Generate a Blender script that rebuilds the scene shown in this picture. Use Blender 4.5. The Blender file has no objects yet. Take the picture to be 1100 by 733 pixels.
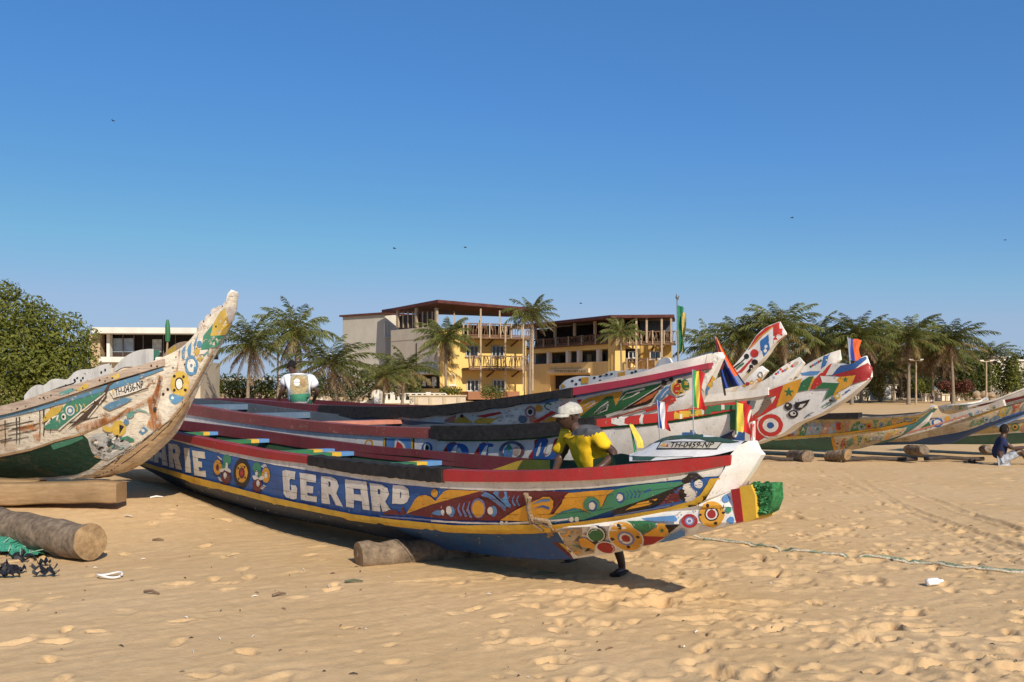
import bpy, bmesh, math, random
import numpy as np
from mathutils import Vector, Matrix, noise as mnoise
from mathutils.bvhtree import BVHTree
from mathutils.geometry import tessellate_polygon
random.seed(7); RNG = np.random.default_rng(7)
C = bpy.context.scene.collection
F, HZ, CAMZ = 1000.0, 418.0, 1.7        # focal length and horizon in photo pixels, eye height
def at(px, py, d): return Vector(((px-550)/F*d, d, CAMZ-(py-HZ)/F*d))
def sst(t): t = min(1, max(0, t)); return t*t*(3-2*t)
def gz(x, y):                            # lie of the beach
    z = .012*max(0, min(y, 190)-60)
    z += .28*sst((-x-2.2)/3.2)*sst((y-9.3)/3)*(1-.6*sst((y-18)/20))
    return z
# ------------------------------------------------------------------ mesh helpers
class MB:
    def __init__(s): s.v=[]; s.f=[]; s.m=[]; s.mats=[]
    def mi(s, mat):
        if mat not in s.mats: s.mats.append(mat)
        return s.mats.index(mat)
    def add(s, vs, fs, mat):
        o=len(s.v); s.v += [Vector(v) for v in vs]; k=s.mi(mat)
        for f in fs: s.f.append(tuple(i+o for i in f)); s.m.append(k)
    def box(s, c, size, mat, rz=0, tilt=None):
        x,y,z=[q/2 for q in size]; M=Matrix.Rotation(rz,3,'Z')
        if tilt is not None: M=M@tilt
        c=Vector(c)
        vs=[c+M@Vector((a*x,b*y,d*z)) for d in(-1,1) for b in(-1,1) for a in(-1,1)]
        s.hexa(vs, mat)
    def hexa(s, vs, mat): s.add(vs, [(0,2,3,1),(4,5,7,6),(0,1,5,4),(1,3,7,5),(3,2,6,7),(2,0,4,6)], mat)
    def bar(s, a, b, w, h, mat):
        a=Vector(a); b=Vector(b); d=(b-a).normalized(); up=Vector((0,0,1)) if abs(d.z)<.95 else Vector((0,1,0))
        r=d.cross(up).normalized()*w/2; u=r.cross(d).normalized()*h/2
        s.hexa([a-r-u,b-r-u,a+r-u,b+r-u,a-r+u,b-r+u,a+r+u,b+r+u], mat)
    def tube(s, pts, rad, mat, seg=8, cap=True, jit=0):
        pts=[Vector(p) for p in pts]; n=len(pts)
        if not hasattr(rad,'__len__'): rad=[rad]*n
        rings=[]; ref=None
        for i,p in enumerate(pts):
            d=(pts[min(i+1,n-1)]-pts[max(i-1,0)]).normalized()
            if ref is None: ref=Vector((0,0,1)) if abs(d.z)<.9 else Vector((0,1,0))
            r=d.cross(ref).normalized(); u=r.cross(d).normalized(); ref=u
            rings.append([p+(r*math.cos(a)+u*math.sin(a))*rad[i]*(1+jit*random.uniform(-1,1)) for a in [2*math.pi*k/seg for k in range(seg)]])
        vs=[v for r in rings for v in r]; fs=[]
        for i in range(n-1):
            for k in range(seg):
                k2=(k+1)%seg; fs.append((i*seg+k,i*seg+k2,(i+1)*seg+k2,(i+1)*seg+k))
        if cap: fs.append(tuple(range(seg-1,-1,-1))); fs.append(tuple((n-1)*seg+k for k in range(seg)))
        s.add(vs,fs,mat)
    def grid(s, rows, mat, tri=True, close=False):
        nr=len(rows); nc=len(rows[0]); vs=[v for r in rows for v in r]; fs=[]
        for i in range(nr-1):
            for k in range(nc if close else nc-1):
                a,b,c,d=i*nc+k,i*nc+(k+1)%nc,(i+1)*nc+(k+1)%nc,(i+1)*nc+k
                if tri: fs += [(a,b,c),(a,c,d)]
                else: fs.append((a,b,c,d))
        s.add(vs,fs,mat)
    def ball(s, c, r, mat, seg=12, rings=8, fn=None):
        c=Vector(c); r=Vector(r) if hasattr(r,'__len__') else Vector((r,r,r)); rows=[]
        for i in range(rings+1):
            th=math.pi*i/rings; row=[]
            for k in range(seg):
                ph=2*math.pi*k/seg; q=Vector((math.sin(th)*math.cos(ph),math.sin(th)*math.sin(ph),math.cos(th)))
                if fn: q=fn(q)
                row.append(c+Vector((q.x*r.x,q.y*r.y,q.z*r.z)))
            rows.append(row)
        s.grid(rows,mat,tri=False,close=True)
    def build(s, name, parent=None, smooth=True, angle=40, fix=False):
        me=bpy.data.meshes.new(name)
        base=wloc(parent) if parent else Vector((0,0,0))
        me.from_pydata([v-base for v in s.v],[],s.f)
        for m in s.mats: me.materials.append(m)
        me.polygons.foreach_set('material_index', s.m)
        me.validate(); me.update()
        if fix:
            bm=bmesh.new(); bm.from_mesh(me); bmesh.ops.recalc_face_normals(bm,faces=bm.faces); bm.to_mesh(me); bm.free()
        if smooth:
            me.polygons.foreach_set('use_smooth',[True]*len(me.polygons)); me.set_sharp_from_angle(angle=math.radians(angle))
        o=bpy.data.objects.new(name, me); C.objects.link(o)
        if parent: o.parent=parent
        return o
LOC={}
def wloc(o):
    p=Vector(o.location); q=o.parent
    while q: p+=Vector(q.location); q=q.parent
    return p
def tag(o,label,cat,group=None,kind=None):
    if label: o['label']=label
    if cat: o['category']=cat
    if group: o['group']=group
    if kind: o['kind']=kind
    return o
def thing(name,label,cat,loc=(0,0,0),group=None):
    o=bpy.data.objects.new(name,None); C.objects.link(o); o.location=loc; o.empty_display_size=.3
    return tag(o,label,cat,group)
def solo(mb,name,label,cat,loc,group=None,kind=None,**k):
    """a thing that is one mesh, origin at its base"""
    loc=Vector(loc); mb.v=[v-loc for v in mb.v]
    o=mb.build(name,None,**k); o.location=loc
    return tag(o,label,cat,group,kind)
def dup(root,loc=None,rz=None,sc=None,label=None):
    r=root.copy(); C.objects.link(r)
    if loc is not None: r.location=loc
    if rz is not None: r.rotation_euler=(0,0,rz)
    if sc is not None: r.scale=(sc,sc,sc)
    if label: r['label']=label
    for ch in root.children:
        c=ch.copy(); C.objects.link(c); c.parent=r
        for g in ch.children:
            d=g.copy(); C.objects.link(d); d.parent=c
    return r
# ------------------------------------------------------------------ materials
MATS={}
class NT:
    def __init__(s,name):
        s.mat=bpy.data.materials.new(name); s.mat.use_nodes=True; s.t=s.mat.node_tree; s.n=s.t.nodes; s.l=s.t.links
        s.b=s.n['Principled BSDF']; s.co=s.n.new('ShaderNodeTexCoord').outputs['Object']
    def noise(s,scale,detail=5,rough=.6,vec=None,sc=None):
        x=s.n.new('ShaderNodeTexNoise'); x.inputs['Scale'].default_value=scale; x.inputs['Detail'].default_value=detail; x.inputs['Roughness'].default_value=rough
        v=vec or s.co
        if sc:
            m=s.n.new('ShaderNodeMapping'); m.inputs['Scale'].default_value=sc; s.l.new(v,m.inputs['Vector']); v=m.outputs[0]
        s.l.new(v,x.inputs['Vector']); return x.outputs['Fac']
    def ramp(s,fac,lo,hi,a=0.,b=1.):
        m=s.n.new('ShaderNodeMapRange'); m.inputs[1].default_value=lo; m.inputs[2].default_value=hi; m.inputs[3].default_value=a; m.inputs[4].default_value=b
        s.l.new(fac,m.inputs[0]); return m.outputs[0]
    def mix(s,fac,a,b,mode='MIX'):
        m=s.n.new('ShaderNodeMix'); m.data_type='RGBA'; m.blend_type=mode
        for sock,v in((m.inputs[0],fac),(m.inputs[6],a),(m.inputs[7],b)):
            if isinstance(v,(int,float)): sock.default_value=v
            elif isinstance(v,(tuple,list)): sock.default_value=(*v,1)
            else: s.l.new(v,sock)
        return m.outputs[2]
    def math(s,op,a,b):
        m=s.n.new('ShaderNodeMath'); m.operation=op
        for sock,v in((m.inputs[0],a),(m.inputs[1],b)):
            if isinstance(v,(int,float)): sock.default_value=v
            else: s.l.new(v,sock)
        return m.outputs[0]
    def bump(s,h,strength,dist):
        b=s.n.new('ShaderNodeBump'); b.inputs['Strength'].default_value=strength; b.inputs['Distance'].default_value=dist
        s.l.new(h,b.inputs['Height']); s.l.new(b.outputs[0],s.b.inputs['Normal'])
    def done(s,col,rough=.6,spec=.3):
        if isinstance(col,(tuple,list)): s.b.inputs['Base Color'].default_value=(*col,1)
        else: s.l.new(col,s.b.inputs['Base Color'])
        if isinstance(rough,(int,float)): s.b.inputs['Roughness'].default_value=rough
        else: s.l.new(rough,s.b.inputs['Roughness'])
        s.b.inputs['Specular IOR Level'].default_value=spec
        return s.mat
def mul(c,k): return tuple(min(1,q*k) for q in c)
def paint(name,rgb,wear=.25,under=(.30,.22,.15),rough=.5,dirt=.5):
    if name in MATS: return MATS[name]
    t=NT(name)
    var=t.noise(2.3,4); col=t.mix(t.ramp(var,.3,.7),mul(rgb,.80),mul(rgb,1.12))
    st=t.noise(5,5,.65,sc=(1.6,1.6,.35)); col=t.mix(t.ramp(st,.46,.80,0,dirt),col,t.mix(.5,mul(rgb,.45),(.16,.11,.07)))
    gr=t.noise(60,3); col=t.mix(t.ramp(gr,.3,.8,0,.16),col,(.24,.17,.11))
    ch=t.noise(17,8,.72); big=t.noise(1.7,3)
    thr=t.math('ADD',ch,t.math('MULTIPLY',big,.22))
    lo=.83-.24*wear
    chip=t.ramp(thr,lo,lo+.012)
    col=t.mix(chip,col,t.mix(t.noise(30,4),mul(under,.5),mul(under,1.4)))
    # plank seams / scratches
    sc=t.noise(9,6,.7,sc=(.5,.5,9)); scr=t.ramp(sc,.70-.05*wear,.715-.05*wear,0,.7); col=t.mix(scr,col,mul(under,.6))
    h=t.math('ADD',t.math('MULTIPLY',chip,-.8),t.math('MULTIPLY',ch,.5)); t.bump(h,.35,.012)
    MATS[name]=t.done(col,t.ramp(ch,.3,.7,rough-.08,rough+.2),.28); return MATS[name]
def plain(name,rgb,var=.25,scale=6,rough=.7,bump=0,sc=None,dist=.01,spec=.25):
    if name in MATS: return MATS[name]
    t=NT(name); nz=t.noise(scale,6,.65,sc=sc)
    col=t.mix(t.ramp(nz,.3,.7),mul(rgb,1-var),mul(rgb,1+var))
    if bump: t.bump(nz,bump,dist)
    MATS[name]=t.done(col,rough,spec); return MATS[name]
def woodmat(name,a,b,scale=4,sc=(1,1,8),bump=.5):
    t=NT(name); g=t.noise(scale,8,.7,sc=sc); k=t.noise(2.1,4)
    col=t.mix(t.ramp(g,.3,.7),a,b); col=t.mix(t.ramp(k,.45,.75,0,.5),col,mul(a,.5)); t.bump(g,bump,.02)
    MATS[name]=t.done(col,.8,.2); return MATS[name]
def leafmat(name,a,b,trans=.25):
    t=NT(name)
    oi=t.n.new('ShaderNodeObjectInfo'); g=t.n.new('ShaderNodeNewGeometry')
    r=g.outputs['Random Per Island']; nz=t.noise(.7,3)
    col=t.mix(r,a,b); col=t.mix(t.ramp(nz,.35,.7,0,.6),col,mul(a,.55))
    hs=t.n.new('ShaderNodeHueSaturation'); t.l.new(t.ramp(oi.outputs['Random'],0,1,.8,1.2),hs.inputs['Value']); t.l.new(col,hs.inputs['Color'])
    m=t.done(hs.outputs[0],.55,.3)
    tr=t.n.new('ShaderNodeBsdfTranslucent'); t.l.new(hs.outputs[0],tr.inputs['Color'])
    mx=t.n.new('ShaderNodeMixShader'); mx.inputs[0].default_value=trans
    out=t.n['Material Output']; t.l.new(t.b.outputs[0],mx.inputs[1]); t.l.new(tr.outputs[0],mx.inputs[2]); t.l.new(mx.outputs[0],out.inputs['Surface'])
    MATS[name]=m; return m
WHITE=paint('white_paint',(.80,.76,.68),.3)
CLEANW=paint('fresh_white_paint',(.84,.81,.75),.12,dirt=.3)
BLUE=paint('blue_paint',(.018,.115,.38),.18)
SKYB=paint('sky_blue_paint',(.10,.27,.55),.2)
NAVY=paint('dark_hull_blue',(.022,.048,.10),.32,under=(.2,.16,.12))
BLUE2=paint('deep_blue_paint',(.018,.10,.31),.25)
YEL=paint('yellow_paint',(.72,.44,.045),.22)
ORG=paint('orange_paint',(.75,.36,.035),.2)
RED=paint('red_paint',(.36,.018,.022),.2)
BRED=paint('bright_red_paint',(.58,.035,.03),.2)
MAR=paint('maroon_paint',(.15,.018,.03),.3)
WOODRED=paint('faded_red_paint',(.26,.055,.05),.5)
GRN=paint('green_paint',(.025,.17,.065),.2)
TEAL=paint('sea_green_paint',(.05,.27,.16),.2)
DGRN=paint('dark_green_paint',(.018,.075,.035),.3)
BLK=paint('black_paint',(.012,.012,.014),.15)
LIL=paint('lilac_paint',(.18,.22,.45),.2)
PINK=paint('salmon_paint',(.62,.24,.16),.3)
LBL=paint('pale_blue_paint',(.30,.45,.70),.25)
RUB=plain('black_rubber',(.022,.020,.020),.5,14,.85,.6)
GREY=plain('weathered_grey_wood',(.16,.14,.12),.4,8,.85,.5,sc=(1,1,6))
TAN=woodmat('bare_plank_wood',(.30,.19,.10),(.52,.36,.21))
LOGW=woodmat('grey_log_bark',(.085,.06,.04),(.36,.27,.185),scale=5,sc=(2,2,2),bump=1.0)
LOGE=woodmat('cut_log_end',(.17,.105,.05),(.46,.31,.165),scale=9,sc=(1,1,1),bump=.9)
def rustmat():
    t=NT('rust_stain'); a=t.noise(9,9,.75,sc=(2,2,.8)); b=t.noise(2.5,5)
    col=t.mix(t.ramp(b,.35,.65),(.58,.20,.03),(.15,.04,.015)); m=t.done(col,.85,.1)
    t.l.new(t.ramp(a,.38,.66),t.b.inputs['Alpha']); return m
RUST=rustmat()
def oldhull(name,base,spots,lo):
    t=NT(name); a=t.noise(3.2,8,.75); b=t.noise(11,8,.75,sc=(1,1,2.2)); c=t.noise(1.1,4); e=t.noise(26,4,sc=(.35,.35,3))
    col=t.mix(t.ramp(b,.42,.62),base,mul(base,.72)); col=t.mix(t.ramp(a,lo,lo+.07),col,spots)
    col=t.mix(t.ramp(c,.52,.66,0,.6),col,(.34,.17,.06)); col=t.mix(t.ramp(e,.60,.66,0,.7),col,(.10,.075,.055))
    t.bump(b,.6,.02); MATS[name]=t.done(col,.8,.15); return MATS[name]
OLDW=oldhull('weathered_cream_hull',(.76,.68,.55),(.26,.13,.06),.60)
OLDG=oldhull('weathered_green_bottom',(.022,.055,.035),(.075,.085,.06),.57)
PEEL=oldhull('peeling_paint_patch',(.50,.50,.48),(.035,.045,.045),.50)
MOTL=oldhull('mottled_hull',(.62,.52,.36),(.28,.17,.09),.58)
# ------------------------------------------------------------------ curves & hulls laid along a straight axis on the beach
def interp(kn,x):
    """smooth (Hermite) interpolation of knots [(x, v1, v2..)]"""
    n=len(kn)
    if x<=kn[0][0]: i=0
    elif x>=kn[-1][0]: i=n-2
    else: i=max(k for k in range(n-1) if kn[k][0]<=x)
    a,b=kn[i],kn[i+1]; h=b[0]-a[0]; u=(x-a[0])/h; out=[]
    for j in range(1,len(a)):
        m0=(b[j]-a[j])/h if i==0 else (b[j]-kn[i-1][j])/(b[0]-kn[i-1][0])
        m1=(b[j]-a[j])/h if i==n-2 else (kn[i+2][j]-a[j])/(kn[i+2][0]-a[0])
        if u<0: out.append(a[j]+m0*(x-a[0])); continue
        if u>1: out.append(b[j]+m1*(x-b[0])); continue
        out.append((2*u**3-3*u*u+1)*a[j]+(u**3-2*u*u+u)*h*m0+(-2*u**3+3*u*u)*b[j]+(u**3-u*u)*h*m1)
    return out
def Z(x0,y0,s): return lambda *p: [(x0+x/s,y0+y/s) for x,y in p]
class Axis:
    def __init__(s,a,b):
        s.a,s.b=a,b; L=math.hypot(1,b); s.d=Vector((1/L,b/L,0)); s.n=Vector((s.d.y,-s.d.x,0)); s.o=Vector((0,a,0))
    def pt(s,px,py,hb):
        k=(px-550)/F; q=s.o+s.n*hb; t=(k*q.y-q.x)/(s.d.x-k*s.d.y); P=q+s.d*t
        P.z=CAMZ-(py-HZ)/F*P.y; return P
    def thz(s,P): q=P-s.o; return q.dot(s.d),q.dot(s.n),P.z
    def P(s,t,h,z): q=s.o+s.d*t+s.n*h; q.z=z; return q
    def mir(s,P): t,h,z=s.thz(P); return s.P(t,-h,z)
    def curve(s,kn,n=70,a=None,b=None):
        a=kn[0][0] if a is None else a; b=kn[-1][0] if b is None else b
        out=[]
        for i in range(n):
            x=a+(b-a)*i/(n-1); py,hb=interp(kn,x); out.append(s.pt(x,py,hb))
        return out
    def shift(s,P,dh,dz=0):
        t,h,z=s.thz(P); h2=h-dh if h>0 else h+dh
        if h*h2<0: h2=.004 if h>0 else -.004
        return s.P(t,h2,z+dz)
def lerp(a,b,t): return a+(b-a)*t
def loft(ax,curves,rows,bulge):
    out=[]
    for c0,c1,m,bg in zip(curves[:-1],curves[1:],rows,bulge):
        for r in range(m):
            u=r/m; out.append([lerp(p,q,u)+ax.n*(bg*math.sin(math.pi*u)) for p,q in zip(c0,c1)])
    out.append(list(curves[-1])); return out
def poly_smooth(pts,k=4):
    n=len(pts); out=[]
    for i in range(n):
        p0,p1,p2,p3=[pts[(i+j)%n] for j in(-1,0,1,2)]
        for j in range(k):
            t=j/k; out.append(tuple(.5*((2*p1[c])+(-p0[c]+p2[c])*t+(2*p0[c]-5*p1[c]+4*p2[c]-p3[c])*t*t+(-p0[c]+3*p1[c]-3*p2[c]+p3[c])*t**3) for c in(0,1)))
    return out
def ell(cx,cy,rx,ry,rot=0,n=22):
    r=math.radians(rot); c,s=math.cos(r),math.sin(r)
    return [(cx+rx*math.cos(a)*c-ry*math.sin(a)*s, cy+rx*math.cos(a)*s+ry*math.sin(a)*c) for a in [2*math.pi*k/n for k in range(n)]]
def star(cx,cy,r,rot=0): return [(cx+(r if k%2==0 else r*.4)*math.sin(math.pi*k/5+rot), cy-(r if k%2==0 else r*.4)*math.cos(math.pi*k/5+rot)) for k in range(10)]
def strip(pts,w0,w1=None):
    """a brush stroke along pts"""
    w1=w0 if w1 is None else w1; L=[];R=[]; n=len(pts)
    for i,p in enumerate(pts):
        a=pts[max(i-1,0)]; b=pts[min(i+1,n-1)]; dx,dy=b[0]-a[0],b[1]-a[1]; l=math.hypot(dx,dy) or 1; w=(w0+(w1-w0)*i/(n-1))/2
        L.append((p[0]-dy/l*w,p[1]+dx/l*w)); R.append((p[0]+dy/l*w,p[1]-dx/l*w))
    return L+R[::-1]
class Paint:
    """painted shapes that lie on a surface: each polygon is laid on the hull and joins the hull's own mesh"""
    def __init__(s,mb,step=5,eye=Vector((0,0,CAMZ)),base=.003,wob=1):
        s.wob=wob
        s.mb=mb; s.bvh=BVHTree.FromPolygons(mb.v,mb.f); s.step=step; s.eye=eye; s.L=[]; s.base=base
    def hit(s,x,y):
        d=(at(x,y,10)-s.eye).normalized(); h=s.bvh.ray_cast(s.eye,d)
        if h[0] is None:
            best=None
            for q in range(2,45):
                n=s.bvh.find_nearest(s.eye+d*q*.8)
                if n[0] is not None and (best is None or n[3]<best[3]): best=n
            h=best
        P,N=h[0],h[1]
        if N.dot(d)>0: N=-N
        return P,N
    def put(s,pts,mat,holes=(),smooth=False,lift=0,tris=None):
        if smooth: pts=poly_smooth(pts)
        if tris is None:
            loops=[[Vector((p[0],p[1],0)) for p in L] for L in (pts,*holes)]
            T=tessellate_polygon(loops); V=[v for L in loops for v in L]
        else: V=[Vector((p[0],p[1],0)) for p in pts]; T=tris
        bm=bmesh.new(); bv=[bm.verts.new(v) for v in V]
        for t in T:
            try: bm.faces.new([bv[i] for i in t])
            except ValueError: pass
        xs=[v.x for v in V]; ys=[v.y for v in V]
        for lo,hi,ax in((min(xs),max(xs),0),(min(ys),max(ys),1)):
            g=math.floor(lo/s.step)*s.step+s.step
            while g<hi:
                no=Vector((1,0,0)) if ax==0 else Vector((0,1,0))
                bmesh.ops.bisect_plane(bm,geom=bm.verts[:]+bm.edges[:]+bm.faces[:],plane_co=no*g,plane_no=no); g+=s.step
        bmesh.ops.triangulate(bm,faces=bm.faces[:])
        bm.verts.index_update(); bb=(min(xs),max(xs),min(ys),max(ys)); lay=1+max([l for a,b,c,d,l in s.L if a<bb[1] and b>bb[0] and c<bb[3] and d>bb[2]],default=0); s.L.append((*bb,lay)); off=s.base+.0011*min(lay,16)+.00002*len(s.L)+lift; vs=[]
        for v in bm.verts:
            x,y=v.co.x,v.co.y; q=mnoise.noise_vector((x*.55,y*.55,3.1))*.38+mnoise.noise_vector((x*2.1,y*2.1,7.7))*.13
            P,N=s.hit(x+q.x*s.wob,y+q.y*s.wob); vs.append(P+N*off)
        s.mb.add(vs,[tuple(v.index for v in f.verts) for f in bm.faces],mat); bm.free()
    def disc(s,x,y,rings):
        """concentric painted rings laid flat across a seam"""
        P,N=s.hit(x,y); lift=s.base+.014
        for rx,ry,mat in rings:
            lift+=.0015; vs=[]
            for a,b in ell(x,y,rx,ry,n=28):
                d=(at(a,b,10)-s.eye).normalized(); vs.append(s.eye+d*((P+N*lift-s.eye).dot(N)/d.dot(N)))
            s.mb.add(vs,[tuple(range(len(vs)))],mat)
    def dot(s,x,y,r,mat,ry=None,rot=0): s.put(ell(x,y,r,ry or r,rot),mat)
def scuffs(pa,up,lo,x0,x1,n,mats,seed=1):
    """scrapes, drips and flaked spots over painted work"""
    r=random.Random(seed); keep=pa.L; pa.L=[(-1e6,1e6,-1e6,1e6,14)]
    for _ in range(n):
        x=r.uniform(x0,x1); t=interp(up,x)[0]; b=interp(lo,x)[0]; t2=interp(up,x+4)[0]; b2=interp(lo,x+4)[0]; u=r.uniform(.04,.97); y=lerp(t,b,u); sl=(lerp(t2,b2,u)-y)/4
        k=r.random(); m=r.choice(mats)
        if k<.55: L=r.uniform(.8,5)*r.random(); w=r.uniform(.22,.6); pa.put(strip([(x,y),(x+L*.5,y+sl*L*.5+r.uniform(-.2,.2)),(x+L,y+sl*L)],w,w*.3),m)
        elif k<.75: L=r.uniform(1,6)*r.random(); L=min(L,b-y-.3); pa.put(strip([(x,y),(x+.15,y+max(.4,L))],r.uniform(.25,.6),.15),m)
        else: q=r.uniform(.25,.8); pa.put(ell(x,y,q,q*r.uniform(.5,1),r.uniform(0,90),6),m)
    pa.L=keep
SCUFF=lambda:[plain('bare_flaked_wood',(.26,.19,.13),.4,30,.9),plain('dark_scrape',(.035,.028,.024),.3,20,.9),plain('old_pale_undercoat',(.52,.48,.42),.3,20,.8),plain('bare_flaked_wood',(.26,.19,.13))]
TXT={}
def text_tris(string):
    if string in TXT: return TXT[string]
    cu=bpy.data.curves.new('lettering','FONT'); cu.body=string; cu.resolution_u=3; o=bpy.data.objects.new('lettering',cu); C.objects.link(o)
    dg=bpy.context.evaluated_depsgraph_get(); me=bpy.data.meshes.new_from_object(o.evaluated_get(dg)); me.calc_loop_triangles()
    V=[(v.co.x,v.co.y) for v in me.vertices]; T=[tuple(t.vertices) for t in me.loop_triangles]
    x0=min(v[0] for v in V);x1=max(v[0] for v in V);y0=min(v[1] for v in V);y1=max(v[1] for v in V)
    V=[((x-x0)/(x1-x0),(y-y0)/(y1-y0)) for x,y in V]
    C.objects.unlink(o); bpy.data.objects.remove(o); bpy.data.curves.remove(cu); bpy.data.meshes.remove(me)
    TXT[string]=(V,T); return V,T
def write(pa,string,bl,br,tr,tl,mat,fat=0):
    V,T=text_tris(string)
    q=[tuple(bl[c]*(1-u)*(1-v)+br[c]*u*(1-v)+tr[c]*u*v+tl[c]*(1-u)*v for c in(0,1)) for u,v in V]
    st=pa.step; wo=pa.wob; pa.wob=.3; pa.put(q,mat,tris=T)
    if fat:
        pa.put([(x+fat,y) for x,y in q],mat,tris=T); pa.put([(x,y+fat*.6) for x,y in q],mat,tris=T)
    pa.step=st; pa.wob=wo
def hull(ax,rb,ch,ke,up,low,inner,n=110,rows=(6,5),bulge=(.03,.03),rt=None,floor=.12,bow=True):
    """returns MB with the whole shell: near side (traced), far side (its mirror image), inside skin, transom"""
    mb=MB(); R=ax.curve(rb,n); K0=ax.curve(ch,n); K=ax.curve(ke,n)
    near=loft(ax,[R,K0,K],rows,bulge); far=[[ax.mir(p) for p in r] for r in near]
    mb.grid(near[:rows[0]+1],up); mb.grid(near[rows[0]:],low); mb.grid(far[:rows[0]+1],up); mb.grid(far[rows[0]:],low)
    mb.grid([near[-1],far[-1]],low)
    T=ax.curve(rt,n) if rt else R
    ok=[i for i,p in enumerate(T) if ax.thz(p)[1]>.13] or [0,1]; T=[T[i] for i in ok]; K0=[K0[i] for i in ok]; K=[K[i] for i in ok]
    i0=[ax.shift(p,.05) for p in T]; i1=[ax.shift(p,.05) for p in K0]
    fl=[ax.P(ax.thz(p)[0],0,max(min(ax.thz(p)[2]+floor,ax.thz(q)[2]+.1),ax.thz(p)[2]+.03)) for p,q in zip(K,K0)]
    ins=[i0,i1,fl,[ax.mir(p) for p in i1],[ax.mir(p) for p in i0]]; mb.grid(ins,inner)
    for e in (0,-1):
        ring=[r[e] for r in near]+[r[e] for r in far[::-1]]
        mb.add(ring,[tuple(range(len(ring)))],up if e==-1 else low)
    return mb
def sweep(mb,ax,top,bot,mat,out=.018,wid=.09,taper=True):
    """a rail plank: outer face between the curves top and bot"""
    rows=[[],[],[],[]]
    for p,q in zip(top,bot):
        h=abs(ax.thz(p)[1]); w=min(wid,h*.7) if taper else wid
        a=ax.shift(p,-out); b=ax.shift(q,-out); c=ax.shift(q,w); d=ax.shift(p,w)
        # round the upper edge
        rows[0].append(a+Vector((0,0,-.006))); rows[1].append(b); rows[2].append(c); rows[3].append(d)
    mb.grid([rows[0],rows[1],rows[2],rows[3],rows[0]],mat)
    for e in(0,-1): mb.add([r[e] for r in rows],[(0,1,2,3)],mat)
# ------------------------------------------------------------------ the sand: one sheet to the horizon, fine near the camera
def vnoise(x,y,seed,per=512):
    r=np.random.default_rng(seed).random((per,per)); xi=np.floor(x).astype(int); yi=np.floor(y).astype(int); u=x-xi; v=y-yi
    u=u*u*(3-2*u); v=v*v*(3-2*v); a=r[xi%per,yi%per]; b=r[(xi+1)%per,yi%per]; c=r[xi%per,(yi+1)%per]; d=r[(xi+1)%per,(yi+1)%per]
    return (a*(1-u)+b*u)*(1-v)+(c*(1-u)+d*u)*v-.5
def axis_steps(segs):
    out=[segs[0][0]]
    for a,b,st in segs:
        n=max(1,round((b-a)/st)); out += [a+(b-a)*(i+1)/n for i in range(n)]
    return np.array(out)
GR={}
def gs(x,y):
    """height of the sand surface itself"""
    i=int(np.clip(np.searchsorted(GR['x'],x)-1,0,len(GR['x'])-2)); j=int(np.clip(np.searchsorted(GR['y'],y)-1,0,len(GR['y'])-2)); u=(x-GR['x'][i])/(GR['x'][i+1]-GR['x'][i]); v=(y-GR['y'][j])/(GR['y'][j+1]-GR['y'][j]); z=GR['z']
    return float((z[i,j]*(1-u)+z[i+1,j]*u)*(1-v)+(z[i,j+1]*(1-u)+z[i+1,j+1]*u)*v)
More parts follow.
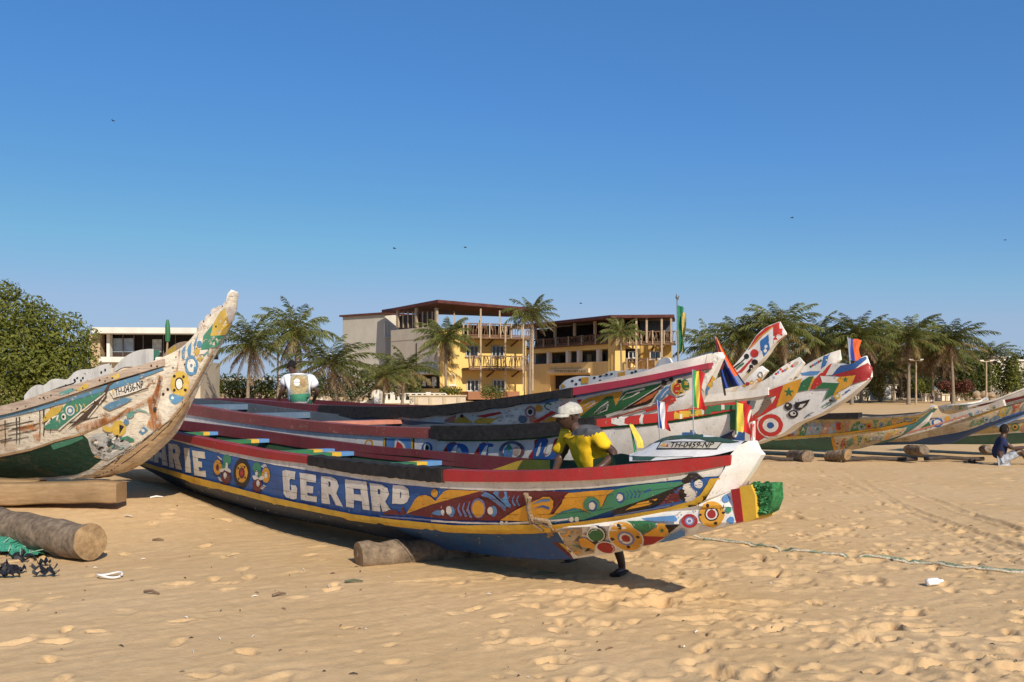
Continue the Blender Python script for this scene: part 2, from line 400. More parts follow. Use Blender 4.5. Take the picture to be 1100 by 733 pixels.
def build_ground():
    xs=axis_steps([(-900,-200,120),(-200,-40,20),(-40,-12,2),(-12,-5.6,.10),(-5.6,6.6,.022),(6.6,14,.07),(14,40,2),(40,200,20),(200,900,120)])
    ys=axis_steps([(-60,-4,8),(-4,4.6,.5),(4.6,8.2,.018),(8.2,12,.03),(12,18,.06),(18,26,.12),(26,60,1),(60,200,5),(200,1400,100)])
    X,Y=np.meshgrid(xs,ys,indexing='ij')
    S=lambda t:(lambda q:q*q*(3-2*q))(np.clip(t,0,1))
    H=.012*np.clip(np.minimum(Y,190)-60,0,None)+.28*S((-X-2.2)/3.2)*S((Y-9.3)/3)*(1-.6*S((Y-18)/20))
    near=S((34-Y)/12)*S((Y+3)/4)
    rough=.35+.65*S((X+.5+(9-Y)*.15)/2.5)                 # trampled on the right, wind-smoothed on the left
    D=.05*vnoise(X*.4,Y*.4,1)+.008*vnoise(X*1.3,Y*1.3,2)+.004*vnoise(X*3.1,Y*3.1,3)*rough+.006*vnoise(X*7.5,Y*7.5,4)*rough+.005*vnoise(X*17,Y*17,5)*(.2+rough*.8)
    D+=.0075*vnoise((X*.80+Y*.6)*2.6,(Y*.80-X*.6)*9,11)*(1.25-rough)+.0055*vnoise((X*.85+Y*.5)*5,(Y*.85-X*.5)*17,12)
    # wind ripples
    wx=X*.9+Y*.5+.6*vnoise(X*1.1,Y*1.1,6); D+=.003*np.sin(wx*60)*np.clip(vnoise(X*.7,Y*.7,7)+.35,0,1)*(1.1-rough)
    def dent(cx,cy,ang,a,b,dep,rim):
        i0,i1=np.searchsorted(xs,[cx-2*a,cx+2*a]); j0,j1=np.searchsorted(ys,[cy-2*a,cy+2*a])
        if i1-i0<2 or j1-j0<2: return
        x=X[i0:i1,j0:j1]-cx; y=Y[i0:i1,j0:j1]-cy; c,s=math.cos(ang),math.sin(ang); x=x+a*.55*vnoise(X[i0:i1,j0:j1]*13,Y[i0:i1,j0:j1]*13,21); y=y+a*.45*vnoise(X[i0:i1,j0:j1]*15,Y[i0:i1,j0:j1]*15,22)
        u=(x*c+y*s)/a; v=(-x*s+y*c)/b; r2=u*u+v*v
        D[i0:i1,j0:j1]+=-dep*np.exp(-(r2**3.5))+rim*np.exp(-((np.sqrt(r2)-1.35)/.35)**2)
    R=RNG
    for k in range(3600):
        cy=4.7+R.random()**1.3*17; cx=R.uniform(-.75,.75)*cy*1.05+R.normal()*.2
        w=(cx+.9-.10*(cy-5))/2.2
        if R.random()>np.clip(w,.22,1) or vnoise(np.array([cx*.9]),np.array([cy*.9]),33)[0]<R.uniform(-.45,.15): continue
        s=R.uniform(.65,1.15); dent(cx,cy,R.normal(1.2,.8),.105*s,.045*s*R.uniform(.9,1.4),R.uniform(.014,.060)*(.3+.7*R.random()),R.uniform(.002,.010))
    for k in range(2600):                                  # small scuffs and clods
        cy=4.7+R.random()**1.2*9; cx=R.uniform(-.6,.75)*cy
        if cx<R.normal(.3,.9): continue
        s=R.uniform(.5,1.2); dent(cx,cy,R.uniform(0,3.1),.045*s,.024*s,R.uniform(-.012,.026),.002)
    for k in range(60):                                    # churned hollows
        cy=4.7+R.random()*9; cx=R.uniform(-.1,.62)*cy; s=R.uniform(.5,1.2); dent(cx,cy,R.uniform(0,3),.2*s,.12*s,R.uniform(.015,.04),.008)
    for px,py,a,b,dep,rim in((640,622,.30,.16,.10,.05),(690,632,.22,.12,.09,.04),(715,640,.22,.10,.06,.03),(610,640,.4,.15,.05,.04),(665,645,.3,.12,.05,.04),(760,665,.35,.10,.05,.03),(480,625,.4,.15,.03,.03),(905,600,.25,.1,.05,.02)):
        d=1700/(py-HZ); dent((px-550)/F*d,d,.2,a*.8,b*.7,dep*.5,rim*.25)
    for ln in(((905,505),(960,540),(1030,565),(1100,590)),((960,520),(1040,552),(1100,570)),((900,515),(1000,560),(1100,608))):   # drag marks
        for i in range(len(ln)-1):
            for q in range(40):
                px=lerp(ln[i][0],ln[i+1][0],q/40); py=lerp(ln[i][1],ln[i+1][1],q/40); d=1700/(py-HZ); dent((px-550)/F*d,d,-.7,.10,.05,.013,.006)
    Zz=H+D*near+(1-near)*.03*vnoise(X*.3,Y*.3,9)*(Y>0)
    fx,fy=(667-550)/F*8.62,8.62; Zz=H+(Zz-H)*(1-np.exp(-((X-fx)**2+(Y-fy)**2)/.16)*.95)-.012*np.exp(-((X-fx)**2+(Y-fy)**2)/.05)
    GR.update(x=xs,y=ys,z=Zz)
    nx,ny=X.shape; me=bpy.data.meshes.new('sand_beach')
    co=np.stack([X.ravel(),Y.ravel(),Zz.ravel()],1).astype(np.float32)
    idx=np.arange(nx*ny).reshape(nx,ny); q=np.stack([idx[:-1,:-1],idx[1:,:-1],idx[1:,1:],idx[:-1,1:]],-1).reshape(-1,4)
    me.vertices.add(len(co)); me.vertices.foreach_set('co',co.ravel()); me.loops.add(q.size); me.loops.foreach_set('vertex_index',q.ravel().astype(np.int32))
    me.polygons.add(len(q)); me.polygons.foreach_set('loop_start',np.arange(0,q.size,4,dtype=np.int32)); me.polygons.foreach_set('use_smooth',np.ones(len(q),bool)); me.update(calc_edges=True)
    t=NT('beach_sand'); a=t.noise(.5,5); b=t.noise(9,6,.7); c=t.noise(220,3,.7); d=t.noise(38,7,.75)
    col=t.mix(t.ramp(a,.35,.65),(.66,.45,.225),(.74,.52,.285)); col=t.mix(t.ramp(b,.35,.75,0,.4),col,(.38,.225,.11))
    col=t.mix(t.ramp(c,.35,.75,0,.45),col,(.40,.25,.13)); col=t.mix(t.ramp(d,.70,.74,0,.7),col,(.12,.08,.05))
    h=t.math('ADD',t.math('MULTIPLY',b,.55),t.math('MULTIPLY',d,.8)); t.bump(h,.8,.014); me.materials.append(t.done(col,.95,.05))
    o=bpy.data.objects.new('sand_beach',me); C.objects.link(o); tag(o,'trampled golden beach sand with footprints and drag marks','beach',kind='structure')
build_ground()
# ------------------------------------------------------------------ boards: flat pieces standing fore and aft, traced along their edge
def board(mb,ax,pts,hb,mat,dz=0):
    n=len(pts); hbs=hb if hasattr(hb,'__len__') else [hb]*n
    N=[ax.pt(x,y,h) for (x,y),h in zip(pts,hbs)]; Fa=[ax.mir(p) for p in N]
    T=tessellate_polygon([[Vector((x,y,0)) for x,y in pts]])
    mb.add(N,[tuple(t) for t in T],mat); mb.add(Fa,[tuple(t) for t in T],mat)
    mb.add(N+Fa,[(i,(i+1)%n,n+(i+1)%n,n+i) for i in range(n)],mat)
def seg_curve(ax,kn,a,b,n=30): return ax.curve(kn,n,a,b)
def thwart(ax,rail,px,root,mats,w=.17,h=.05,drop=.11,name='thwart'):
    """a cross plank whose far end shows at photo column px; mats = colour segments along it"""
    pts=[ax.thz(p) for p in rail]; best=None
    for t,hb,z in pts:
        P=ax.P(t,-hb+.06,z-drop); q=550+F*P.x/P.y
        if best is None or abs(q-px)<best[0]: best=(abs(q-px),t,hb,z)
    _,t,hb,z=best; mb=MB(); tot=sum(k for k,_ in mats); y=-hb+.05; L=2*hb-.1
    for k,m in mats:
        y2=y+L*k/tot; q=[ax.P(t+s*w/2,v,z-drop+u) for u in(-h,0) for v in(y,y2) for s in(-1,1)]; mb.hexa(q,m); y=y2
    return mb.build(name,root,smooth=False)
# ================================================================== FRONT BOAT
A_=Z(145,460,7.3333); B_=Z(280,470,7.3333); C_=Z(410,490,7.3333); D_=Z(530,500,7.3333); E_=Z(660,460,6.1111); F_=Z(580,520,7.3333)
def EL(z,cx,cy,rx,ry=None,rot=0,n=22): return z(*ell(cx,cy,rx,ry or rx,rot,n))
def front_boat():
    ax=Axis(8.748,-1.05)
    root=thing('fishing_pirogue','blue pirogue lettered MARIE GERARD in white, a man leaning on its far side','boat',ax.P(-2.5,0,0),'painted wooden pirogues drawn up on the beach')
    rt=[(120,450,.42),(182,463,.60),(240,475,.68),(288,484,.73),(333,490,.77),(380,496,.80),(430,501,.80),(477,504,.79),(530,505.5,.74),(580,505,.67),(640,501.5,.55),(700,496,.39),(745,492,.26),(788,488.2,.12)]
    rb=[(120,458,.42),(182,471,.60),(240,484,.68),(288,493,.73),(333,498.5,.77),(380,507,.80),(430,512.5,.80),(477,517,.79),(530,517.8,.74),(580,517.5,.67),(640,515.5,.55),(700,511,.39),(740,507,.26),(783,500,.13)]
    ch=[(120,488,.30),(149,496,.42),(208,514.5,.55),(296,537.5,.63),(380,554,.66),(430,560,.66),(489,566,.62),(571,565.5,.48),(595,564.8,.43),(650,557.5,.32),(714,547,.18),(745,540,.13),(757,533,.125),(782,513,.10)]
    ke=[(100,478,.10),(149,500,.12),(200,527,.13),(259,545,.14),(300,555,.14),(371,568.5,.15),(420,579,.15),(462,587,.15),(505,593.5,.15),(543,598.6,.14),(590,602,.13),(616,601,.12)]
    rbh=[(x,y-4,h) for x,y,h in rb]; chh=[(x,y+2.5 if x<760 else y,h) for x,y,h in ch]
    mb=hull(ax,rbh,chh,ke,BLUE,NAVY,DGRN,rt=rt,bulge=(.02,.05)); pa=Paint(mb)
    # white band below the rail
    top=[(x,interp(rb,x)[0]-1) for x in np.linspace(122,778,40)]
    wb=[(122,459.5),(184,472.5),(240,488),(296,499.6),(333,505.5),(380,513.6),(430,520.5),(477,524.6),(530,527.3),(580,527),(640,524.2),(700,518.5),(740,514),(774,511)]
    pa.put(top+wb[::-1],WHITE)
    # brighter blue bottom towards the bow
    pa.put([(400,556),(430,562),(489,568.5),(571,569),(604,568),(616,600),(590,601),(543,598),(505,593),(470,588)],BLUE2)
    pa.put(F_((95,455),(150,460),(290,590),(255,590)),MAR); pa.put(F_((150,460),(190,470),(260,540),(240,545)),YEL)
    W=WHITE
    # first word
    for poly,hole in(((70,110),(100,115),(108,160),(125,120),(148,125),(148,262),(118,256),(116,190),(108,215),(98,190),(92,250),(62,245)),()),:
        pa.put(A_(*poly),W)
    pa.put(A_((165,106),(238,116),(262,299),(218,289),(212,236),(190,231),(190,273),(150,266)),W,[A_((195,150),(212,153),(215,195),(192,190))])
    pa.put(A_((265,121),(330,129),(352,150),(362,190),(348,230),(374,330),(325,319),(308,242),(300,240),(312,316),(272,306)),W,[A_((300,160),(318,165),(322,200),(303,200))])
    pa.put(A_((388,154),(430,159),(446,353),(402,346)),W)
    pa.put(A_((452,174),(552,189),(556,241),(500,233),(502,262),(530,266),(532,311),(505,306),(510,336),(560,336),(563,386),(470,371)),W)
    # wheel and flowers
    for sx in(0,1):
        f=(lambda x:x) if not sx else (lambda x:1692-x)
        dy=lambda x:0 if not sx else 62
        e=lambda cx,cy,rx,ry,m,rot=0: pa.put(EL(A_,f(cx),cy+dy(cx),rx,ry,rot),m)
        e(728,250,34,44,TEAL); e(705,300,28,22,TEAL); e(655,308,32,60,ORG); e(655,308,12,26,WHITE if sx else MAR); e(735,330,30,16,W,30); e(690,330,22,14,W,-20); e(722,390,38,52,MAR); e(716,372,13,26,W); e(728,292,10,22,W)
        for k in range(3): e(662+k*9,228+k*7,5,14,W,-50); e(668+k*8,392+k*10,14,4,W,20)
    for rx,ry,m in((66,116,BLK),(46,76,ORG),(24,44,MAR),(10,22,BRED)): pa.put(EL(A_,846,352,rx,ry),m)
    for a in range(4): pa.put(EL(A_,846+36*math.cos(a*1.57+.7),352+60*math.sin(a*1.57+.7),6,9),BLK)
    # second word
    pa.put(B_((175,262),(205,256),(278,269),(272,331),(238,323),(230,345),(234,415),(246,416),(240,371),(280,377),(291,400),(288,480),(260,486),(205,472),(184,440)),W)
    pa.put(B_((310,277),(440,294),(438,356),(365,346),(365,376),(420,386),(416,440),(370,436),(375,457),(446,461),(446,509),(322,491)),W)
    pa.put(B_((480,304),(560,310),(605,335),(619,385),(600,441),(652,543),(598,531),(555,447),(540,446),(551,526),(484,516)),W,[B_((538,345),(552,350),(557,372),(552,388),(538,386))])
    pa.put(B_((668,329),(838,349),(864,573),(808,567),(800,500),(738,493),(738,553),(678,546)),W,[B_((735,400),(790,405),(795,450),(738,445))])
    pa.put(B_((863,357),(960,371),(1005,400),(1017,445),(985,505),(1030,570),(965,586),(942,512),(948,583),(884,576)),W,[B_((928,405),(946,412),(947,446),(928,445))])
    pa.put(C_((92,227),(180,233),(213,258),(223,320),(205,358),(175,377),(85,374)),W,[C_((150,276),(161,292),(155,328),(148,334))])
    # maroon lozenge and its ornaments
    pa.put(C_((30,442),(60,422),(125,424),(150,455),(165,400),(180,400),(188,440),(195,462),(10,458)),MAR)
    pa.put(C_((200,456),(420,375),(640,312),(800,272),(1100,270))+D_((600,205),(590,260),(520,330),(440,400),(30,432))+C_((920,506),(560,502)),MAR)
    pa.put(C_((198,452),(225,412),(265,342),(300,311),(350,304),(390,318),(430,353),(452,325),(490,280),(530,262),(790,272),(640,312),(420,372)),ORG)
    pa.put(EL(C_,422,290,27,32),ORG)
    pa.put(C_((398,447),(440,425),(478,428),(492,447),(470,464),(430,460)),SKYB,smooth=True); pa.put(EL(C_,487,440,13,24),W)
    pa.put(EL(C_,552,434,28,42),SKYB); pa.put(EL(C_,535,425,22,34),W)
    for x,h in((612,1),(650,1.1),(690,1.25)): pa.put(C_(*strip([(x+10,418-50*h),(x-6,410),(x+2,435),(x+22,420+48*h)],8,22)),LIL)
    pa.put(EL(C_,768,405,58,78),LIL); pa.put(EL(C_,768,410,48,64),ORG)
    pa.put(EL(C_,884,430,28,42),SKYB); pa.put(EL(C_,860,427,22,31),W)
    pa.put(C_((890,274),(990,278),(1000,330),(1022,402),(985,390),(930,330),(880,290)),SKYB); pa.put(EL(C_,950,298,24,30),MAR)
    for k in range(3): pa.put(C_(*strip([(795+k*12,300-k*10),(850+k*20,315),(910+k*16,360),(985,422-k*14)],16,7)),SKYB if k!=1 else LIL)
    for x in(1005,1040,1075): pa.put(C_(*strip([(x+10,308),(x-6,335),(x-2,362),(x+16,388)],5,14)),SKYB)
    pa.put(D_((60,424),(180,345),(310,282),(400,238),(450,238),(480,270),(478,320),(445,378),(480,370),(545,290),(562,240),(600,208),(720,196),(960,180),(900,225),(862,308),(846,322),(835,265),(800,238),(750,238),(720,270),(730,320),(770,368),(700,335),(640,325),(560,348),(480,392),(430,414),(300,432)),ORG)
    pa.put(D_((545,240),(575,238),(520,300),(470,365),(440,382),(480,325),(515,275)),MAR)
    pa.put(D_((315,294),(375,262),(452,250),(452,272),(390,274)),SKYB); pa.put(D_((310,332),(400,303),(452,318),(446,336),(390,318)),BLUE)
    pa.put(D_((438,408),(560,345),(650,323),(720,345),(775,372),(722,325),(718,270),(750,237),(800,237),(840,270),(850,322),(872,300),(905,225),(960,178))+E_((130,366),(300,350),(490,340),(400,382),(200,458),(0,522))+D_((720,412),(450,442)),TEAL)
    pa.put(D_(*strip([(480,395),(560,352),(650,333),(720,352)],3,10)),BLUE)
    for cx,cy in((783,306),(1000,240)): pa.put(EL(D_,cx+6,cy,36,44),BLUE2); pa.put(EL(D_,cx,cy,25,29),W)
    for k in range(4): pa.put(E_(*strip([(78+k*26,400-k*3),(96+k*26,425-k*3),(84+k*26,455-k*4)],5,12)),BLUE2)
    pa.put(E_((196,408),(240,385),(248,398),(205,418)),BLUE)
    # dark band, eye and cap at the bow
    pa.put(E_((0,522),(200,456),(400,380),(490,340),(525,352),(420,402),(300,482),(200,522),(0,560)),BLK)
    pa.put(E_((72,526),(160,478),(295,448),(230,492)),ORG)
    pa.put(E_((235,520),(300,490),(400,400),(480,345),(520,325),(632,318),(600,400),(560,445),(520,478),(400,505)),BLUE)
    pa.put(E_(*strip([(0,565),(200,528),(400,492),(520,470)],10,14)),LIL)
    pa.put(EL(E_,492,412,55,62),W); pa.put(E_((290,497),(360,425),(400,398),(440,390),(470,410),(474,440),(450,466)),MAR); pa.put(EL(E_,450,430,24,42,-10),BLK); pa.put(E_((440,400),(470,395),(478,430),(455,440)),BLK)
    pa.put(EL(E_,556,358,56,46),BLUE2); pa.put(EL(E_,556,358,27,27),W); pa.put(E_(*strip([(515,375),(540,410),(545,440)],6)),LIL)
    pa.put(E_((445,350),(446,325),(470,314),(492,290),(545,288),(592,322),(480,356)),BLK)
    pa.put([(774,511),(777,505),(780,503),(780,514),(775,516)],WHITE)
    # white line with knots above the stripe
    pa.put(C_(*strip([(0,470),(300,490),(560,512),(920,520)],14)),LIL); pa.put(C_(*strip([(400,503),(640,516),(920,522),(1100,520)],12)),W); pa.put(D_(*strip([(440,426),(620,408)],26)),BLUE); pa.put(D_(*strip([(120,446),(300,436),(440,424),(620,408)],15)),W)
    for x,y in((75,447),(113,448),(622,412),(664,411)): pa.put(EL(D_,x,y,17,20),W)
    # yellow stripe round the bow
    yt=[(122,487),(149,494),(208,511),(296,533.5),(380,551),(430,557),(489,562.5),(571,561),(595,561.5),(650,554),(714,543.5),(745,535),(752,530),(757,523),(763.5,512.5)]
    yb=[(122,490),(149,497.5),(208,517.3),(296,540),(380,556.8),(430,563.2),(489,568.9),(540,570.3),(571,569.8),(595,568.3),(660,560.8),(714,550.4),(748,543.5),(758,536),(766,524),(774,511)]
    pa.put(yt+yb[::-1],YEL,lift=.008)
    mid=lambda f:[(x,lerp(interp(rb,x)[0],interp(ch,x)[0],f)) for x in np.linspace(150,752,60)]
    for f in(.36,.70):
        L=mid(f); 
        for i in range(0,58,2):
            if (i*7)%5: pa.put(strip(L[i:i+3],.30),plain('dark_scrape',(.035,.028,.024),.3,20,.9))
    scuffs(pa,rb,ch,150,765,330,SCUFF(),4); scuffs(pa,ch,ke,200,606,150,SCUFF()+[plain('sand_dust',(.42,.32,.2),.2,20,.95)]*2,5)
    mb.build('hull',root,angle=50)
    # rails
    R=lambda a,b,n=30:(ax.curve(rt,n,a,b),ax.curve(rb,n,a,b))
    m=MB(); sweep(m,ax,*R(122,333),RED); m.build('rail',root)
    m=MB(); T,Bt=R(333.4,477,40); T=[p+Vector((0,0,.012+.006*math.sin(i*1.7))) for i,p in enumerate(T)]; Bt=[p-Vector((0,0,.012+.012*mnoise.noise((i*.9,0,0)))) for i,p in enumerate(Bt)]; sweep(m,ax,T,Bt,RUB,out=.035,wid=.11); m.build('rail_padding',root)
    m=MB(); sweep(m,ax,*R(477.4,786),RED); m.build('rail',root)
    full=ax.curve(rt,120,122,784); fullb=ax.curve(rb,120,122,778)
    m=MB(); cut=88; mi=lambda L:[ax.mir(p) for p in L]
    sweep(m,ax,mi(full),mi(fullb),MAR); inn=[ax.shift(p,.052,-.10) for p in mi(full)]; inb=[q-Vector((0,0,.05)) for q in inn]; sweep(m,ax,inn,inb,MAR,out=0,wid=.04); m.build('rail',root)
    for px in(230,287,355,381,474):
        thwart(ax,full,px,root,[(.17,SKYB),(.10,YEL),(.46,GRN),(.10,YEL),(.17,SKYB)],drop=.10)
    # raised washboard on the far side
    wk=[(531,504.5,-.66),(545,500,-.645),(556,496,-.63),(566,494,-.62),(593,494.2,-.58),(628,494,-.52),(650,491.5,-.48),(661,489,-.46),(670,487,-.44),(679,489,-.42),(700,490,-.38)]
    for a,b,mat in((531,593,YEL),(593,700,DGRN)):
        m=MB(); T=ax.curve(wk,22,a,b); Bt=[p-Vector((0,0,.17)) for p in T]; sweep(m,ax,T,Bt,mat,out=.01,wid=.03); m.build('washboard',root)
    # fore deck with the number plate
    dk_near=[(676,495.5,.38),(700,495,.36),(740,491.5,.25),(765,489.5,.18),(793,483,.09)]; dk_far=[(676,489.5,-.40),(690,483,-.38),(703,475,-.36),(717,469.4,-.33),(735,466.6,-.30),(758,467.2,-.24),(778,471.5,-.17),(804,474.8,-.05)]
    nn=ax.curve(dk_near,26); ff=ax.curve(dk_far,26); m=MB()
    rows=[[lerp(p,q,k/6)+Vector((0,0,.03*math.sin(math.pi*k/6))) for p,q in zip(nn,ff)] for k in range(7)]
    m.grid(rows,CLEANW); back=[ax.shift(p,-.01,-.34) for p in ff]; m.grid([ff,back],CLEANW); p2=Paint(m,base=.003)
    p2.put(E_((100,195),(160,160),(250,98),(330,57),(450,38),(600,42),(720,72),(830,92),(760,100),(640,98),(560,75),(450,72),(340,82),(255,100)),DGRN)
    p2.put(E_((0,238),(0,187),(60,172),(100,186),(300,192),(520,190),(300,216),(120,226)),DGRN)
    p2.put(E_((275,142),(305,92),(715,92),(675,142)),BLK); p2.put(E_((284,136),(310,98),(704,98),(670,136)),paint('plate_cream',(.62,.56,.42),.3)); 
    write(p2,'TH-0459-NP',E_((362,132))[0],E_((640,134))[0],E_((660,97))[0],E_((378,97))[0],BLK,fat=.28)
    p2.put(E_((300,122),(330,102),(338,128)),ORG); p2.put(E_((338,128),(350,104),(356,128)),BRED)
    m.build('foredeck',root,angle=60)
    # stem and spur, one board, with the painted tip
    m=MB()
    out=[(596,567),(616,600.5),(655,594.8),(700,584.5),(742,574.5),(770,567.5),(797.5,560.8),(795,545),(792,525),(797,521),(808,505),(817.9,488.6),(813,483),(804,474),(794,478.5),(785.5,487.6),(778.3,503.5),(772.5,512.5),(758,537),(748,543.6),(714,550),(660,560)]
    hbs=[.46,.155,.15,.14,.13,.125,.11,.10,.05,.03,.03,.03,.03,.06,.10,.125,.15,.17,.185,.19,.22,.33]
    board(m,ax,out,hbs,CLEANW); p3=Paint(m,step=3.5,base=.006)
    # splintered root with flaking colours
    p3.put(F_((95,365),(250,350),(330,345),(330,440),(430,500),(430,540),(300,565),(190,470)),MOTL)
    for k in range(26):
        x,y=random.uniform(130,420),random.uniform(360,540); a=random.uniform(10,42); p3.put(F_(*ell(x,y,a,a*.3,random.uniform(-60,40),7)),random.choice([GRN,WHITE,TAN,BLK,ORG,TEAL,GREY]))
    p3.put(F_((310,420),(360,415),(440,470),(430,505),(330,480)),ORG)
    p3.put(EL(F_,450,390,76,62,10),BLK); p3.put(EL(F_,446,388,72,58,10),W); p3.put(EL(F_,446,388,62,50,10),GRN); p3.put(F_(*strip([(395,375),(415,352),(455,348)],4,7)),W)
    p3.put(F_((420,440),(460,432),(470,460),(430,462)),BLK)
    p3.put(EL(F_,528,487,84,48,12),W); p3.put(EL(F_,528,487,72,40,12),RED); p3.put(F_(*strip([(575,520),(592,495),(572,470)],4,7)),W)
    for rx,ry,m_ in((148,104,W),(136,94,ORG),(70,54,LIL),(54,40,W),(36,26,RED)): p3.put(EL(F_,684,405 if rx>100 else 412,rx,ry,22),m_)
    for x,y in((633,330),(778,400),(578,418),(704,478)): p3.put(EL(F_,x,y,17,11,20),BLK)
    p3.put(F_((690,292),(800,290),(925,312),(845,365),(810,372)),GRN)
    p3.put(F_((810,272),(900,262),(1070,248),(1095,275),(1085,302),(960,296),(830,285)),SKYB)
    p3.put(F_((990,318),(1105,316),(1020,385)),BLK); p3.put(F_((830,388),(930,392),(992,398),(900,455),(820,470)),RED)
    p3.put(F_((820,385),(940,318),(990,315),(1018,345),(1005,385),(980,395),(830,392)),ORG); p3.put(F_(*star(968,350,24)),GRN)
    p3.put(E_((295,732),(440,655),(468,662),(470,690),(400,718),(320,735)),SKYB)
    cx,cy=E_((493,610))[0]; p3.disc(cx,cy,[(54/6.11,46/6.11,RED),(31/6.11,28/6.11,LIL),(20/6.11,18/6.11,WHITE),(12/6.11,11/6.11,LIL)])
    for rx,ry,m_ in((84,82,ORG),(47,46,BLK),(39,37,W),(28,28,RED)): p3.put(EL(E_,642,565,rx,ry,-12),m_)
    for x,y in((568,570),(615,508),(718,556),(668,622)): p3.put(EL(E_,x,y,10,8),BLK)
    p3.put(EL(E_,735,465,24,25),SKYB); p3.put(EL(E_,752,537,20,20),TEAL); p3.put(EL(E_,767,604,23,22),SKYB)
    scuffs(p3,[(600,570,0),(660,562,0),(720,551,0),(770,512,0),(800,484,0)],[(600,596,0),(660,592,0),(720,578,0),(770,565,0),(800,522,0)],622,797,110,SCUFF(),6)
    m.build('stem_and_spur',root,smooth=True,angle=32)
    for nm,mat,pts,hb in(('spur_band',RED,[(785,526),(794.2,524.6),(798.4,560.6),(790.5,562.4)],.12),('spur_band',YEL,[(794.3,522.6),(806.5,521),(811,532),(812.5,556.5),(806,559.5),(798.5,561.2)],.115)):
        m=MB(); board(m,ax,pts,hb,mat); m.build(nm,root,smooth=False)
    # frayed green end
    m=MB(); G2=plain('frayed_green_fibre',(.035,.17,.055),.7,30,.8,.5,sc=(1,1,1)); G3=plain('pale_green_fibre',(.09,.26,.12),.5,30,.8,.4)
    base=[(806,521),(820,519.5),(829,519.5),(830,537),(825,550),(817,554),(811,553),(809,530)]
    board(m,ax,base,.075,G2)
    for k in range(260):
        x,y=random.uniform(805,828),random.uniform(519.5,553)
        if y>556-(x-812)*.35: continue
        h=random.choice((-1,1))*random.uniform(.04,.10); L=random.uniform(3,6)*(1 if x<822 else .5)
        p=ax.pt(x,y,h); q=ax.pt(x+L*.95,y-random.uniform(0,2.5)+ (2 if y>545 else 0),h*random.uniform(.8,1.05)); m.tube([p,lerp(p,q,.6)+Vector((0,0,.004)),q],[.009,.008,.003],random.choice((G2,G2,G3)),seg=4,cap=False)
    m.build('frayed_tip',root)
    # rope lashing on the side
    m=MB(); RP=plain('old_rope',(.30,.22,.14),.4,60,.9,.6)
    for L in([(566,529),(569,540),(571,556),(572,561)],[(570,533),(568,545),(574,557)],[(572,557),(580,559),(588,562),(592,570)],[(576,556),(590,558),(595,566),(590,574)],[(574,560),(583,566),(594,571)],[(580,556),(586,563),(593,563)]):
        m.tube([pa.hit(x,y)[0]+pa.hit(x,y)[1]*.02 for x,y in L],[.018+.006*random.random() for _ in L],RP,seg=6)
    m.build('rope_lashing',root)
    return ax,root,ke
AX2,BOAT2,KE2=front_boat()
GRP='painted wooden pirogues drawn up on the beach'
